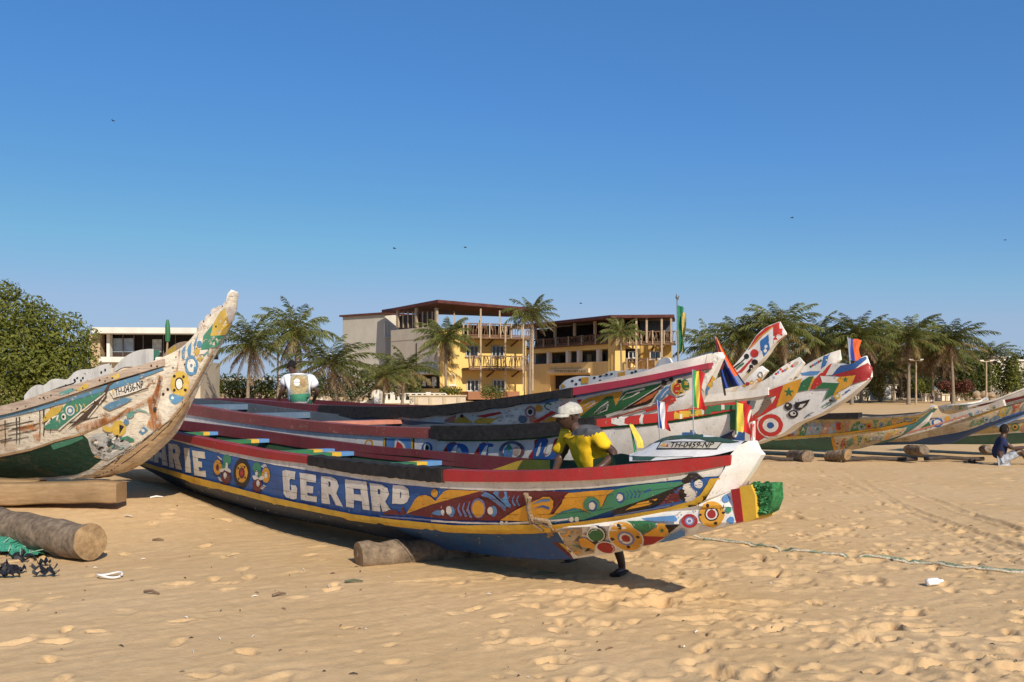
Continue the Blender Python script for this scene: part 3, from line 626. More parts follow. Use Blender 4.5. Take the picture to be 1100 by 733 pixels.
# ================================================================== LEFT BOAT, weathered
def left_boat():
    G=Z(0,360,7.3333); H=Z(110,360,7.3333); I=Z(150,300,9.1667); J=Z(0,430,7.3333); K=Z(85,430,7.3333)
    ax=Axis(9.65,-.413)
    root=thing('fishing_pirogue','weathered cream pirogue with rust stains and a tall upswept bow','boat',ax.P(-6,0,0),GRP)
    rt=[(-140,448,.62),(-70,446,.70),(0,436,.70),(27,429.5,.69),(54,420,.67),(82,412.5,.62),(117,402,.53),(145,394,.43),(176,385.5,.27)]
    rb=[(-140,458,.62),(-70,456,.70),(0,446.5,.70),(34,438,.69),(68,427.5,.65),(95,418.5,.59),(117,411,.53),(151,401,.40),(177,393.5,.25)]
    top=[(-140,452,.62),(-70,450,.70),(0,441,.70),(34,433,.69),(68,423,.65),(95,414,.59),(117,405,.53),(151,393,.40),(172,385,.28),(194,374,.17),(205,364,.13),(216,350,.11),(229,337,.07),(242,327,.05),(247,315.5,.035),(252,313,.02)]
    stem=[(-140,505,.42),(-70,500,.50),(0,491,.52),(34,484,.52),(61,475,.50),(90,466,.46),(126,451,.36),(160,436,.24),(190,424,.12),(207.5,401,.08),(225.5,374,.06),(241.5,347,.045),(248.5,331,.03),(252.3,315,.02)]
    ke=[(-140,512,.14),(-70,516,.15),(0,517.3,.15),(48,515.6,.15),(85,514.5,.14),(104,512,.13),(121,508.5,.12),(140,499,.11),(161,483,.095),(180,463.5,.09),(197,437,.06),(211,410,.045),(229.5,378,.032),(244.8,348,.025),(250.5,334,.02),(253,316,.015)]
    mb=hull(ax,top,stem,ke,OLDW,OLDW,plain('old_grey_inside',(.22,.19,.14),.4,5,.9),n=170,rows=(9,8),bulge=(.02,.03),floor=.15)
    pa=Paint(mb,step=4)
    bl=paint('worn_blue_paint',(.10,.26,.42),.55,under=(.5,.42,.32)); gr=paint('worn_green_paint',(.045,.24,.16),.5,under=(.5,.42,.32)); yl=paint('worn_yellow_paint',(.62,.42,.07),.5,under=(.5,.42,.32)); tl=paint('worn_teal_paint',(.12,.33,.30),.6,under=(.5,.42,.32))
    bw=plain('dark_seam',(.05,.038,.028),.4,12,.9)
    # green bottom under the rubbing strake
    pa.put(J((-1030,540),(-500,520),(0,440),(250,388),(450,318),(650,268),(720,330),(780,400),(800,470),(700,545),(600,585),(420,605),(200,612),(0,610),(-1030,600)),OLDG)
    pa.put(J((400,350),(640,272),(660,300),(560,345),(420,390)),gr)
    pa.put(J(*strip([(-1030,535),(-500,515),(0,438),(250,386),(450,316),(650,264),(760,215),(900,150),(1010,60)],22,12)),TAN)
    pa.put(J(*strip([(-1030,548),(-500,528),(0,450),(250,398),(450,328),(650,276)],7)),bw)
    # planks and seams in the cream side
    for k in range(12):
        y=470-k*0; x=random.uniform(-40,85); yy=interp(rb,x)[0]+random.uniform(10,32); pa.put(strip([(x,yy),(x+14,yy-2.5),(x+30,yy-6)],.8),bw)
    for k in range(9):
        x=random.uniform(-10,75); yy=interp(rb,x)[0]; pa.put(strip([(x,yy+6),(x+.5,yy+25),(x-.3,yy+34)],1.2,.5),bw)
    # blue band, dark line
    pa.put(G((-200,650),(0,625),(250,575),(560,490),(820,408),(890,385),(1100,310),(1100,362),(830,440),(600,508),(320,590),(0,660)),bl)
    pa.put(H((0,388),(90,368),(250,310),(480,256),(488,272),(300,342),(120,396),(0,425)),bl)
    pa.put(G(*strip([(-300,655),(0,630),(250,570),(500,490),(700,425),(880,375),(1100,305)],9)),bw); pa.put(H(*strip([(290,300),(480,248)],7)),bw)
    # eye motif
    pa.put(G((330,695),(370,620),(410,575),(505,548),(480,605),(420,650)),yl); pa.put(G((345,720),(400,665),(480,605),(535,530),(700,480),(832,440),(640,590),(480,737),(380,740)),gr)
    for r,m in((36,WHITE),(27,bl),(15,WHITE)): pa.put(EL(G,560,592,r,r*1.1),m)
    pa.put(EL(G,510,640,18,26),WHITE); pa.put(EL(G,508,640,9,13),BLK)
    for x in(600,630,662): pa.put(G(*strip([(x,540),(x+18,565),(x+12,600)],5,12)),yl if x!=630 else WHITE)
    pa.put(G(*strip([(365,705),(400,665),(440,640),(465,630),(455,665)],10,16)),WHITE)
    pa.put(G(*strip([(470,742),(640,600),(835,452)],12,6)),WHITE); pa.put(G((540,735),(835,455),(850,480),(690,650)),plain('dark_brown_paint',(.085,.055,.04),.4,9,.9)); pa.put(G(*strip([(700,645),(770,560),(835,470)],10,5)),WHITE)  # dark brown border strip beside the eye motif
    pa.put(G((820,450),(860,380),(985,275),(998,285),(870,400),(840,470)),plain('dark_brown_paint',(.085,.055,.04)))
    # registration
    pa.put(H((92,492),(60,440),(92,425),(330,352),(340,412),(240,452)),WHITE); write(pa,'TH-0436-NP',H((108,478))[0],H((326,412))[0],H((322,352))[0],H((100,425))[0],BLK,fat=.35); pa.put(H(*strip([(95,497),(240,452),(365,415)],6)),bw)
    pa.put(H((80,425),(92,430),(98,468),(86,470)),yl)
    pa.put(H((10,562),(60,530),(180,488),(245,500),(150,552),(60,590)),bl)
    # bow: rings, diamonds, drop
    pa.put(EL(H,612,385,74,102),yl); 
    for rx,ry,m in((34,52,BLK),(25,42,WHITE)): pa.put(EL(H,606,385,rx,ry),m)
    for x,y in((568,325),(640,328),(567,435),(655,433),(515,428),(480,465),(345,270)): pa.put(EL(H,x,y,11,12),BLK)
    for rx,ry,m in((53,80,bl),(34,52,WHITE),(10,14,bl)): pa.put(EL(H,703,240,rx,ry),m)
    pa.put(H((530,470),(580,468),(640,490),(605,530),(565,546),(532,512)),bl,smooth=True); pa.put(EL(H,555,492,12,14),WHITE)
    pa.put(H((720,130),(745,95),(772,125),(750,165)),yl); pa.put(H((748,180),(775,160),(800,185),(775,215)),yl); pa.put(EL(H,768,72,20,26),bl)
    pa.put(H((785,115),(845,112),(835,160),(800,165)),tl)
    for q in((625,125,660,75,650,190),(672,110,705,50,700,150),(725,70,760,-10,745,60)): pa.put(H((q[0],q[1]),(q[2],q[3]),(q[4],q[5]),(q[0]+5,q[1]+60)),bl)
    pa.put(I((612,690),(632,560),(730,440),(705,558),(830,545),(765,655),(640,700)),gr); pa.put(I((600,700),(690,690),(640,735),(590,740)),WHITE)
    pa.put(I((702,560),(735,440),(800,322),(850,285),(858,400),(892,440),(835,545)),yl)
    pa.put(I((862,280),(925,270),(925,400),(870,430)),plain('grey_worn_wood_paint',(.42,.37,.33),.35,9,.9)); 
    # lower motifs
    pa.put(EL(K,315,220,58,62),yl); pa.put(EL(K,228,222,42,22,20),yl); pa.put(K((320,188),(358,206),(320,265)),BLK)
    pa.put(EL(K,408,112,32,26,-30),tl); pa.put(EL(K,376,167,22,22),bl); pa.put(K(*strip([(420,90),(470,72),(530,85),(560,110)],16,3)),tl); pa.put(K((470,250),(510,205),(545,235),(500,275)),bl); pa.put(EL(K,505,238,13,12),WHITE)
    pa.put(K((320,300),(380,278),(430,300),(440,325),(380,330)),gr)
    pa.put(K((70,300),(140,255),(220,262),(300,300),(380,320),(420,350),(340,410),(230,470),(150,455),(100,400)),PEEL)
    for k in range(30):
        x,y=random.uniform(100,380),random.uniform(275,450); a=random.uniform(8,26); pa.put(K(*ell(x,y,a,a*.45,random.uniform(-50,30),7)),random.choice([BLK,WHITE,GREY,tl,WHITE,TAN]))
    # rust
    pa.put(H((455,312),(482,330),(462,470),(440,560),(472,640),(465,735),(410,735),(372,560),(402,450),(432,390)),RUST)
    pa.put(H((450,320),(470,340),(446,470),(420,540),(400,480),(430,400)),RUST)
    pa.put(K((545,-10),(600,0),(610,120),(660,190),(600,235),(535,200),(565,120)),RUST)
    pa.put(H((0,655),(100,628),(290,530),(400,470),(412,505),(250,585),(60,695),(0,715)),RUST); pa.put(J((150,210),(310,165),(330,220),(180,250)),RUST); pa.put(J((600,200),(850,120),(870,160),(640,260)),RUST); pa.put(J((260,270),(330,255),(320,320),(280,320)),RUST)
    pa.put(EL(H,600,200,8,90,8),RUST); pa.put(EL(H,420,585,14,22),bw)
    for k in range(46):
        x=random.uniform(5,235); t=interp(top,x)[0]; b=interp(ke,x)[0]; y=random.uniform(t+3,b-4); r=random.uniform(.4,1.0); pa.put(ell(x,y,r,r*1.2,0,6),random.choice([bw,bw,RUST]))
    # keel strake, bare wood
    pa.put(K((-60,618),(0,600),(100,575),(210,515),(400,405),(600,255),(700,165),(790,50),(860,-50),(862,25),(705,245),(562,385),(402,505),(262,585),(102,626),(0,632)),TAN); pa.put(K(*strip([(110,600),(260,545),(400,455),(560,330),(700,200),(830,20)],8)),bw)
    pa.put(H(*strip([(868,118),(766,306),(648,518),(573,640)],13)),TAN)
    for k in range(26):
        u=random.random(); a=(120+u*560,585-u*400); pa.put(K(*strip([(a[0]+random.uniform(-20,20),a[1]+random.uniform(-15,25)),(a[0]+60,a[1]-40+random.uniform(-8,8)),(a[0]+110,a[1]-85)],5,2)),random.choice([bw,TAN,plain('dark_brown_paint',(.085,.055,.04))]))
    mb.build('hull',root,angle=50)
    RW=plain('worn_rail_wood',(.40,.31,.24),.35,7,.85,.4,sc=(.6,.6,5))
    m=MB(); T,Bt=ax.curve(rt,60),ax.curve(rb,60); sweep(m,ax,T,Bt,RW,out=.03,wid=.10); p=Paint(m,step=9)
    p.put(G((600,430),(680,380),(700,395),(690,415),(620,440)),yl); p.put(G((870,330),(940,300),(945,335),(880,365)),yl); p.put(G((470,455),(560,420),(600,430),(520,470),(470,480)),tl)
    for k in range(22):
        x=random.uniform(5,172); y=lerp(interp(rt,x)[0],interp(rb,x)[0],random.uniform(.3,.8)); p.dot(x,y,random.uniform(.5,1.1),bw)
    m.build('rail',root)
    m=MB(); sweep(m,ax,[ax.mir(q) for q in T],[ax.mir(q) for q in Bt],RW,out=.03,wid=.10); m.build('rail',root)
    # wavy washboard above the far rail
    wt=[(26,428,-.68),(33,420,-.67),(40,416.5,-.66),(47,417,-.65),(54,411.5,-.63),(60,410,-.62),(72,410.5,-.6),(80,403,-.58),(88,400,-.55),(98,399.5,-.52),(108,395.5,-.49),(118,393.5,-.46)]
    m=MB(); T=ax.curve([(x,y-3,h) for x,y,h in wt],60); m.grid([T,[q-Vector((0,0,.42)) for q in T]],WHITE); bk=[ax.shift(q,-.03) for q in T]; m.grid([bk,[q-Vector((0,0,.42)) for q in bk]],WHITE); m.grid([T,bk],WHITE); p=Paint(m,step=9)
    for x,y in((610,325),(800,280),(655,325),(830,262),(590,340),(640,345),(520,385)): p.put(EL(G,x,y+14,8,10),BLK)
    p.put(G(*strip([(330,470),(480,410),(580,380),(600,360)],8)),bw); m.build('washboard',root,smooth=False)
    m=MB(); tp=[(121,397,-.44),(130,387,-.41),(138,381,-.39),(147,377,-.37),(157,375.2,-.34),(165,375,-.32)]; T=ax.curve(tp,20); dn=lambda L,h:[q-Vector((0,0,h*(.15+.85*i/(len(L)-1)))) for i,q in enumerate(L)]
    for o in(0,-.03): S=[ax.shift(q,o) for q in T]; m.grid([S,dn(S,.33)],WHITE)
    m.grid([T,[ax.shift(q,-.03) for q in T]],CLEANW)
    m.hexa([ax.pt(161,389,-.34),ax.pt(172,381,-.31),ax.pt(161,389,-.37),ax.pt(172,381,-.34),ax.pt(164,375.6,-.33),ax.pt(171,377,-.31),ax.pt(164,375.6,-.36),ax.pt(171,377,-.34)],gr); m.build('washboard',root,smooth=False)
    m=MB(); wb=paint('worn_tan_board',(.45,.33,.22),.5); tp=[(174,384,-.27),(180,376,-.25),(188,370,-.22),(195,367.5,-.19),(202,367,-.16),(208,371,-.14)]; T=ax.curve(tp,20)
    for o in(0,-.03): S=[ax.shift(q,o) for q in T]; m.grid([S,[q-Vector((0,0,.2)) for q in S]],wb)
    m.grid([T,[ax.shift(q,-.03) for q in T]],wb); p=Paint(m); p.put([(176,386),(181,376),(190,370.5),(189,379)],yl); m.build('washboard',root,smooth=False)
    # ragged capping on the bow
    m=MB(); RG=plain('ragged_grey_capping',(.55,.48,.42),.3,20,.95,.5)
    for x0,x1,hh in((214,219,4),(220,226,3),(227,232,5),(232,239,4),(240,243,2)):
        T=ax.curve(top,10,x0,x1); L1=[q-Vector((0,0,.03)) for q in T]; L2=[q+Vector((-.01,0,hh/90*(.4+.6*math.sin(math.pi*(i+.8)/10.6))+random.uniform(-.012,.012))) for i,q in enumerate(T)]; L3=[ax.mir(q) for q in L2]; L4=[ax.mir(q) for q in L1]; m.grid([L1,L2,L3,L4],RG)
    m.tube([ax.pt(243,328,.0),ax.pt(247,316.5,0),ax.pt(249.5,314,0),ax.pt(252,314.5,0)],[.02,.032,.032,.022],CLEANW,seg=8)
    m.build('bow_capping',root)
    m=MB(); m.tube([ax.pt(179,384,-.2),ax.pt(180,366,-.2)],.012,TAN,seg=6); m.tube([ax.pt(180,367,-.2),ax.pt(180.3,360,-.2),ax.pt(180,350,-.2),ax.pt(180,343.5,-.2)],[.028,.034,.03,.014],GRN,seg=8); 
    o=solo(m,'furled_flag','dark green flag rolled tight on a short stick above the weathered bow','flag',ax.pt(179,384,-.2))
left_boat()
# ================================================================== SECOND BOAT, behind the front one
N_=Z(320,420,7.3333); M_=Z(450,410,7.3333); L_=Z(600,380,7.3333); O_=Z(690,360,7.3333); O2=Z(690,400,7.3333); S_=Z(800,360,7.3333); S2=Z(800,410,7.3333)
def second_boat():
    ax=Axis(11.6,-1.05)
    root=thing('fishing_pirogue','white pirogue with faded maroon rail and blue and red letters, bow framed in green','boat',ax.P(-4,0,0),GRP)
    rt=[(120,425,.5),(170,430,.58),(202,434,.62),(250,442,.68),(320,450.7,.72),(388,456.8,.74),(467,459.5,.74),(530,459.3,.72),(560,458,.70),(597,455.5,.66),(641,450,.56),(705,443.8,.40),(757,436,.24),(777,433,.18),(797,430.5,.12)]
    rb=[(120,437,.5),(170,441,.58),(198,445,.62),(250,453,.68),(320,462,.72),(393,467.5,.74),(467,471,.74),(530,471.5,.72),(560,470.3,.70),(597,467,.66),(641,459.5,.56),(705,454,.40),(757,446.5,.24),(777,443,.18),(794,440,.12)]
    ch=[(120,470,.3),(202,490,.5),(320,510,.58),(467,520,.58),(597,512,.5),(705,492,.27),(757,476,.15),(790,462,.09)]
    ke=[(120,480,.1),(202,510,.12),(320,535,.13),(467,552,.13),(597,550,.12),(680,530,.1),(740,500,.09),(788,470,.07)]
    mb=hull(ax,[(x,y-4,h) for x,y,h in rb],ch,ke,CLEANW,NAVY,plain('dark_grey_inside',(.10,.12,.13),.4,5,.9),rt=rt,bulge=(.02,.04)); pa=Paint(mb)  # plain dark grey for the inside skin
    pa.put([(x,interp(rb,x)[0]-1) for x in np.linspace(470,788,30)]+[(x,interp(rb,x)[0]+2.6) for x in np.linspace(788,470,30)],GRN)
    # letters and ornaments under the dark rail
    pa.put(N_((700,376),(890,376),(892,470),(700,470)),SKYB); pa.put(N_((760,460),(770,380),(790,380),(840,420),(860,470)),WHITE); pa.put(N_((770,460),(785,395),(820,420),(840,462)),BRED)
    for x in(688,908): pa.put(N_((x-14,372),(x,372),(x,470),(x-14,470)),YEL); pa.put(N_((x,372),(x+12,372),(x+12,475),(x,475)),MAR)
    for r,m in((34,ORG),(20,WHITE)): pa.put(EL(N_,562,415,r),m)
    for rx,ry,m in((42,46,BLUE),(26,34,WHITE),(14,22,BLK)): pa.put(EL(M_,66,522,rx,ry),m)
    def let(red,blue,slots):
        pa.put(M_(*red),RED,smooth=True); pa.put(M_(*blue),BLUE,smooth=True)
        for sl in slots: pa.put(M_(*sl),WHITE,smooth=True)
    let(((182,580),(235,488),(300,488),(260,590)),((225,500),(250,490),(345,490),(390,530),(388,600),(345,600),(338,540),(310,520),(285,590),(240,590)),[((252,570),(283,508),(306,505),(285,580))])
    let(((425,600),(488,490),(530,492),(480,610)),((478,500),(500,488),(580,490),(585,512),(548,520),(545,610),(485,610)),[((492,575),(528,508),(546,508),(522,590))])
    pa.put(EL(M_,735,545,102,78),plain('dull_blue_paint',(.10,.14,.22),.4,9,.7)); pa.put(EL(M_,742,548,84,60),plain('dull_red_paint',(.22,.07,.07),.4,9,.7)); pa.put(EL(M_,735,545,72,56),WHITE); pa.put(EL(M_,708,560,36,58,10),SKYB); pa.put(EL(M_,712,520,18,30),TEAL); pa.put(EL(M_,772,545,30,36),paint('pale_tan_paint',(.55,.42,.32),.4))
    pa.put(M_((868,600),(910,520),(920,458),(1020,456),(985,540),(1000,590),(1045,560),(1070,460),(1110,455),(1110,560),(1060,625),(930,635)),RED,smooth=True); pa.put(M_((900,590),(940,458),(1020,456),(980,560),(1010,590),(1060,540),(1100,470),(1110,560),(1050,612),(930,615)),BLUE,smooth=True)
    pa.put(M_((925,580),(955,490),(970,480),(950,570)),WHITE,smooth=True); pa.put(M_((1000,565),(1030,480),(1060,470),(1040,550)),WHITE,smooth=True)
    scuffs(pa,rb,ch,330,785,140,SCUFF(),7)
    # green frame at the bow end
    pa.put(O2((690,245),(740,240),(735,452),(692,452)),GRN)
    mb.build('hull',root,angle=50)
    R=lambda a,b,n=30:(ax.curve(rt,n,a,b),ax.curve(rb,n,a,b))
    m=MB(); sweep(m,ax,*R(120,466.5),WOODRED,wid=.1); m.build('rail',root)
    m=MB(); T,Bt=R(466,642,40); T=[p+Vector((0,0,.03+.004*math.sin(i*1.3))) for i,p in enumerate(T)]; Bt=[p-Vector((0,0,.01)) for p in Bt]; sweep(m,ax,T,Bt,RUB,out=.05,wid=.14); m.build('rail_padding',root)
    m=MB(); sweep(m,ax,*R(641,797,50),BRED); pr=Paint(m)
    def seg(a,b,mat): pr.put([(x,interp(rt,x)[0]-.6) for x in np.linspace(a,b,8)]+[(x,interp(rb,x)[0]+.4) for x in np.linspace(b,a,8)],mat)
    seg(657,671,WHITE); seg(687,690.5,WHITE); seg(724,756,YEL); seg(730.5,733,WHITE); seg(753.5,756.5,WHITE); seg(757,796,GRN); seg(775,778.5,WHITE); pr.put(star(744.5,442,4.6),GRN); pr.dot(664,449,1,BLK)
    m.build('rail',root)
    full=ax.curve(rt,110,120,797); fb=ax.curve(rb,110,120,794); mi=lambda L:[ax.mir(p) for p in L]
    GB=paint('grey_blue_worn_paint',(.09,.12,.15),.5)
    m=MB(); sweep(m,ax,mi(full),mi(fb),GB,wid=.09); m.build('rail',root)
    for px in(265,331): thwart(ax,full,px,root,[(1,paint('dull_blue_worn_paint',(.10,.17,.26),.4))],w=.2,drop=.02,h=.1)
    thwart(ax,full,425,root,[(1,PINK)],w=.3,drop=.0,h=.06)
    # brown, white and blue pieces of the spur showing beyond the deck in front
    m=MB(); board(m,ax,[(700,505),(770,470),(781,464.5),(796,458),(809,452.5),(809,474),(790,480),(740,505)],.02,CLEANW); pp=Paint(m)
    pp.put([(770,470),(781,464.5),(790,461),(792,465),(778,470)],paint('rusty_orange_paint',(.55,.22,.07),.4)); pp.put([(781,471),(794,463.5),(800,462.5),(800,473.5),(790,474)],BLUE); pp.put([(800.5,452),(806,450),(806,475),(800.5,475)],WHITE); pp.put([(806,452),(810,450),(810,476),(806,476)],BRED)
    m.build('spur',root,smooth=False)
    m=MB(); board(m,ax,[(739,466),(739.5,453.5),(746,461),(754,466),(752,468)],.10,GRN); board(m,ax,[(746,467),(747,460),(757,466),(755,468)],.13,paint('rusty_orange_paint',(.55,.22,.07),.4)); m.build('bow_wedge',root,smooth=False)
    return ax
AX3=second_boat()
# ================================================================== THIRD BOAT, red rail and green leaf
def third_boat():
    ax=Axis(13.6,-1.05)
    root=thing('fishing_pirogue','white pirogue with a crimson rail above a long painted green and yellow leaf','boat',ax.P(-4,0,0),GRP)
    rt=[(180,428,.5),(265,429,.6),(345,435,.7),(440,436.5,.74),(509,431,.74),(600,419,.66),(616,416,.64),(680,406,.47),(738,394.5,.26),(762,389.5,.15)]
    rb=[(180,437,.5),(265,439,.6),(345,445.5,.7),(440,448,.74),(509,441,.74),(600,427,.66),(616,425,.64),(680,413.5,.47),(738,400.5,.26),(760,396.5,.15)]
    up=[(180,433,.5),(265,435,.6),(345,441,.7),(440,443,.74),(509,436,.74),(600,423,.66),(650,408,.56),(690,399.5,.43),(712,392,.35),(740,386,.25),(760,380.5,.13),(772,378.5,.04)]
    ch=[(180,455,.35),(265,466,.45),(345,476,.55),(440,478,.58),(560,464,.5),(640,449,.38),(700,434,.23),(726,426,.17),(750,412,.10),(773,380,.035)]
    ke=[(180,470,.1),(265,485,.12),(345,496,.13),(440,505,.13),(560,500,.12),(650,480,.1),(710,458,.09),(750,428,.08),(775,385,.03)]
    mb=hull(ax,up,ch,ke,CLEANW,CLEANW,GREY,rt=up,bulge=(.02,.03)); pa=Paint(mb)
    # worn art on the after part
    pa.put(M_((-100,262),(0,255),(200,245),(540,195),(800,165),(1100,125),(1100,150),(1000,172),(830,178),(700,205),(540,222),(300,252),(0,275)),SKYB)
    pa.put(M_((270,325),(340,256),(430,325)),YEL); pa.put(EL(M_,340,272,14,14),BLK); pa.put(M_((440,270),(640,238),(660,250),(520,285)),BRED); pa.put(M_((430,312),(480,285),(600,290),(660,262),(560,330),(450,330)),YEL); pa.put(M_((200,300),(260,275),(300,262),(280,320),(210,320)),PINK)
    for k in range(18): x,y=random.uniform(620,820),random.uniform(225,325); pa.put(M_(*strip([(x,y),(x+14,y-9),(x+30,y+random.uniform(-14,10))],5,2)),random.choice([PINK,LIL,GREY,LBL]))
    pa.put(EL(M_,880,238,44,48),paint('dusty_pink_paint',(.42,.20,.20),.4)); pa.put(EL(M_,880,238,28,30),WHITE); pa.put(EL(M_,880,236,18,20),BLK); pa.put(EL(M_,900,300,30,28),PINK); pa.put(EL(M_,820,295,34,30),paint('dull_blue_worn_paint',(.10,.17,.26),.4))
    pa.put(EL(M_,948,208,27,28),ORG); pa.put(M_(*strip([(1045,180),(1010,170),(990,190),(1005,215),(1030,220)],12,8)),GRN); pa.put(M_((905,312),(1050,228),(1085,240),(940,322)),BRED); pa.put(M_((955,325),(1090,245),(1100,325)),ORG)
    # lilac band, red edge, leaf
    pa.put(L_((118,325),(400,280),(700,225),(1050,150),(1050,175),(880,200),(700,240),(400,305),(120,362)),WHITE); pa.put(L_((118,325),(400,275),(700,222),(1050,148),(1050,166),(700,236),(400,295),(120,350)),LIL)
    pa.put(L_((145,365),(190,360),(160,395)),BRED); pa.put(L_((165,405),(175,380),(240,345),(510,292),(470,372),(452,408),(428,332),(380,335),(300,392),(168,495)),ORG)
    pa.put(L_((168,497),(300,398),(380,338),(428,330),(450,412),(472,382),(505,308),(560,284),(822,230),(700,312),(500,440),(320,502),(190,508)),GRN)
    for s in([(190,420),(240,385),(290,370)],[(215,435),(260,405),(285,385)],[(280,470),(330,420),(395,375)],[(300,475),(380,440),(392,395)],[(480,365),(540,310),(680,275)],[(500,365),(580,335),(640,300)]): pa.put(L_(*strip(s,3,13)),WHITE)
    pa.put(L_(*strip([(310,460),(350,425),(385,400)],14,18)),paint('grey_green_paint',(.2,.24,.2),.3))
    pa.put(L_(*strip([(310,505),(500,445),(700,318),(830,240)],12)),WHITE); pa.put(L_((495,444),(640,355),(825,242),(730,380),(690,395)),BLK); pa.put(L_((585,405),(680,342),(795,278),(740,345),(690,372)),paint('burnt_orange_paint',(.60,.16,.05),.2))
    pa.put(L_(*strip([(320,505),(640,420),(940,338)],11)),WHITE); pa.put(L_(*strip([(430,500),(640,440),(860,385)],16)),paint('brick_paint',(.36,.09,.06),.4)); pa.put(L_(*strip([(690,450),(800,415),(930,360)],22)),BRED)
    pa.put(L_((760,375),(810,290),(850,255),(885,248),(875,300),(825,345),(790,380)),SKYB); pa.put(L_(*strip([(800,360),(835,305),(870,270)],8)),WHITE); pa.put(L_((815,365),(880,320),(940,345),(840,375)),BRED)
    pa.put(EL(L_,836,226,22,23),BLK); pa.put(EL(L_,889,200,17,16),BLK); pa.put(L_(*strip([(836,226),(889,200)],8)),BLK)
    pa.put(EL(L_,962,262,74,72),WHITE); pa.put(EL(L_,962,262,68,66),YEL); pa.put(EL(L_,935,270,28,44,15),BRED); pa.put(EL(L_,1000,240,30,46,-15),GRN); pa.put(EL(L_,955,213,17,17),BLK); pa.put(EL(L_,968,310,15,13),BLK)
    # bow end piece: lower ball and stripes
    pa.put([(757,415),(762,404),(766,411),(765,424),(758,424)],SKYB); pa.put(EL(O_,585,405,48,56),YEL); pa.put(O_((590,370),(635,360),(650,440),(600,455)),BRED); pa.put(EL(O_,606,364,15,17),BLK)
    pa.put([(760,381),(770,378.5),(774,380),(766,398),(756,421),(752,412)],WHITE)
    scuffs(pa,up,ch,450,765,150,SCUFF(),8)
    mb.build('hull',root,angle=50)
    R=lambda a,b,n=30:(ax.curve(rt,n,a,b),ax.curve(rb,n,a,b))
    m=MB(); sweep(m,ax,*R(180,346),MAR,wid=.1); m.build('rail',root)
    m=MB(); T,Bt=R(345,616,60); Bt=[p-Vector((0,0,.015+.01*math.sin(i*.9))) for i,p in enumerate(Bt)]; sweep(m,ax,T,Bt,RUB,out=.05,wid=.13); m.build('rail_padding',root)
    m=MB(); T,Bt=R(616.4,762); sweep(m,ax,T,Bt,paint('crimson_paint',(.36,.025,.06),.2)); m.build('rail',root)
    full=ax.curve(rt,110,180,762); fb=ax.curve(rb,110,180,760); m=MB(); sweep(m,ax,[ax.mir(p) for p in full],[ax.mir(p) for p in fb],MAR,wid=.09); m.build('rail',root)
    # wavy white washboard with dots, above the rail on the far side
    wt=[(601,415,-.6),(607,409,-.58),(620,404.5,-.55),(636,404,-.52),(646,403,-.5),(655,399,-.47),(664,398.5,-.45),(675,398,-.43),(690,396.5,-.4),(702,396,-.36),(707,388,-.34),(713,384.5,-.33),(719,385,-.31),(722,390,-.30),(735,386,-.26),(750,382,-.2),(766,377.5,-.1)]
    m=MB(); T=ax.curve(wt,90); bk=[ax.shift(q,-.03) for q in T]; dn=lambda L:[q-Vector((0,0,.30)) for q in L]; m.grid([T,dn(T)],CLEANW); m.grid([bk,dn(bk)],CLEANW); m.grid([T,bk],CLEANW); p=Paint(m,step=9)
    for x,y in((110,215),(170,205),(285,190),(330,178),(380,165),(140,240),(580,150),(610,140),(420,160),(330,215)): p.put(EL(L_,x,y,11,9),BLK)
    p.put(L_((180,190),(240,185),(238,235),(182,240)),ORG); p.put(L_((472,148),(528,140),(528,175),(472,180)),ORG); p.put(L_((0,255),(30,240),(60,260),(20,275)),ORG)
    m.build('washboard',root,smooth=False)
    return ax
AX4=third_boat()
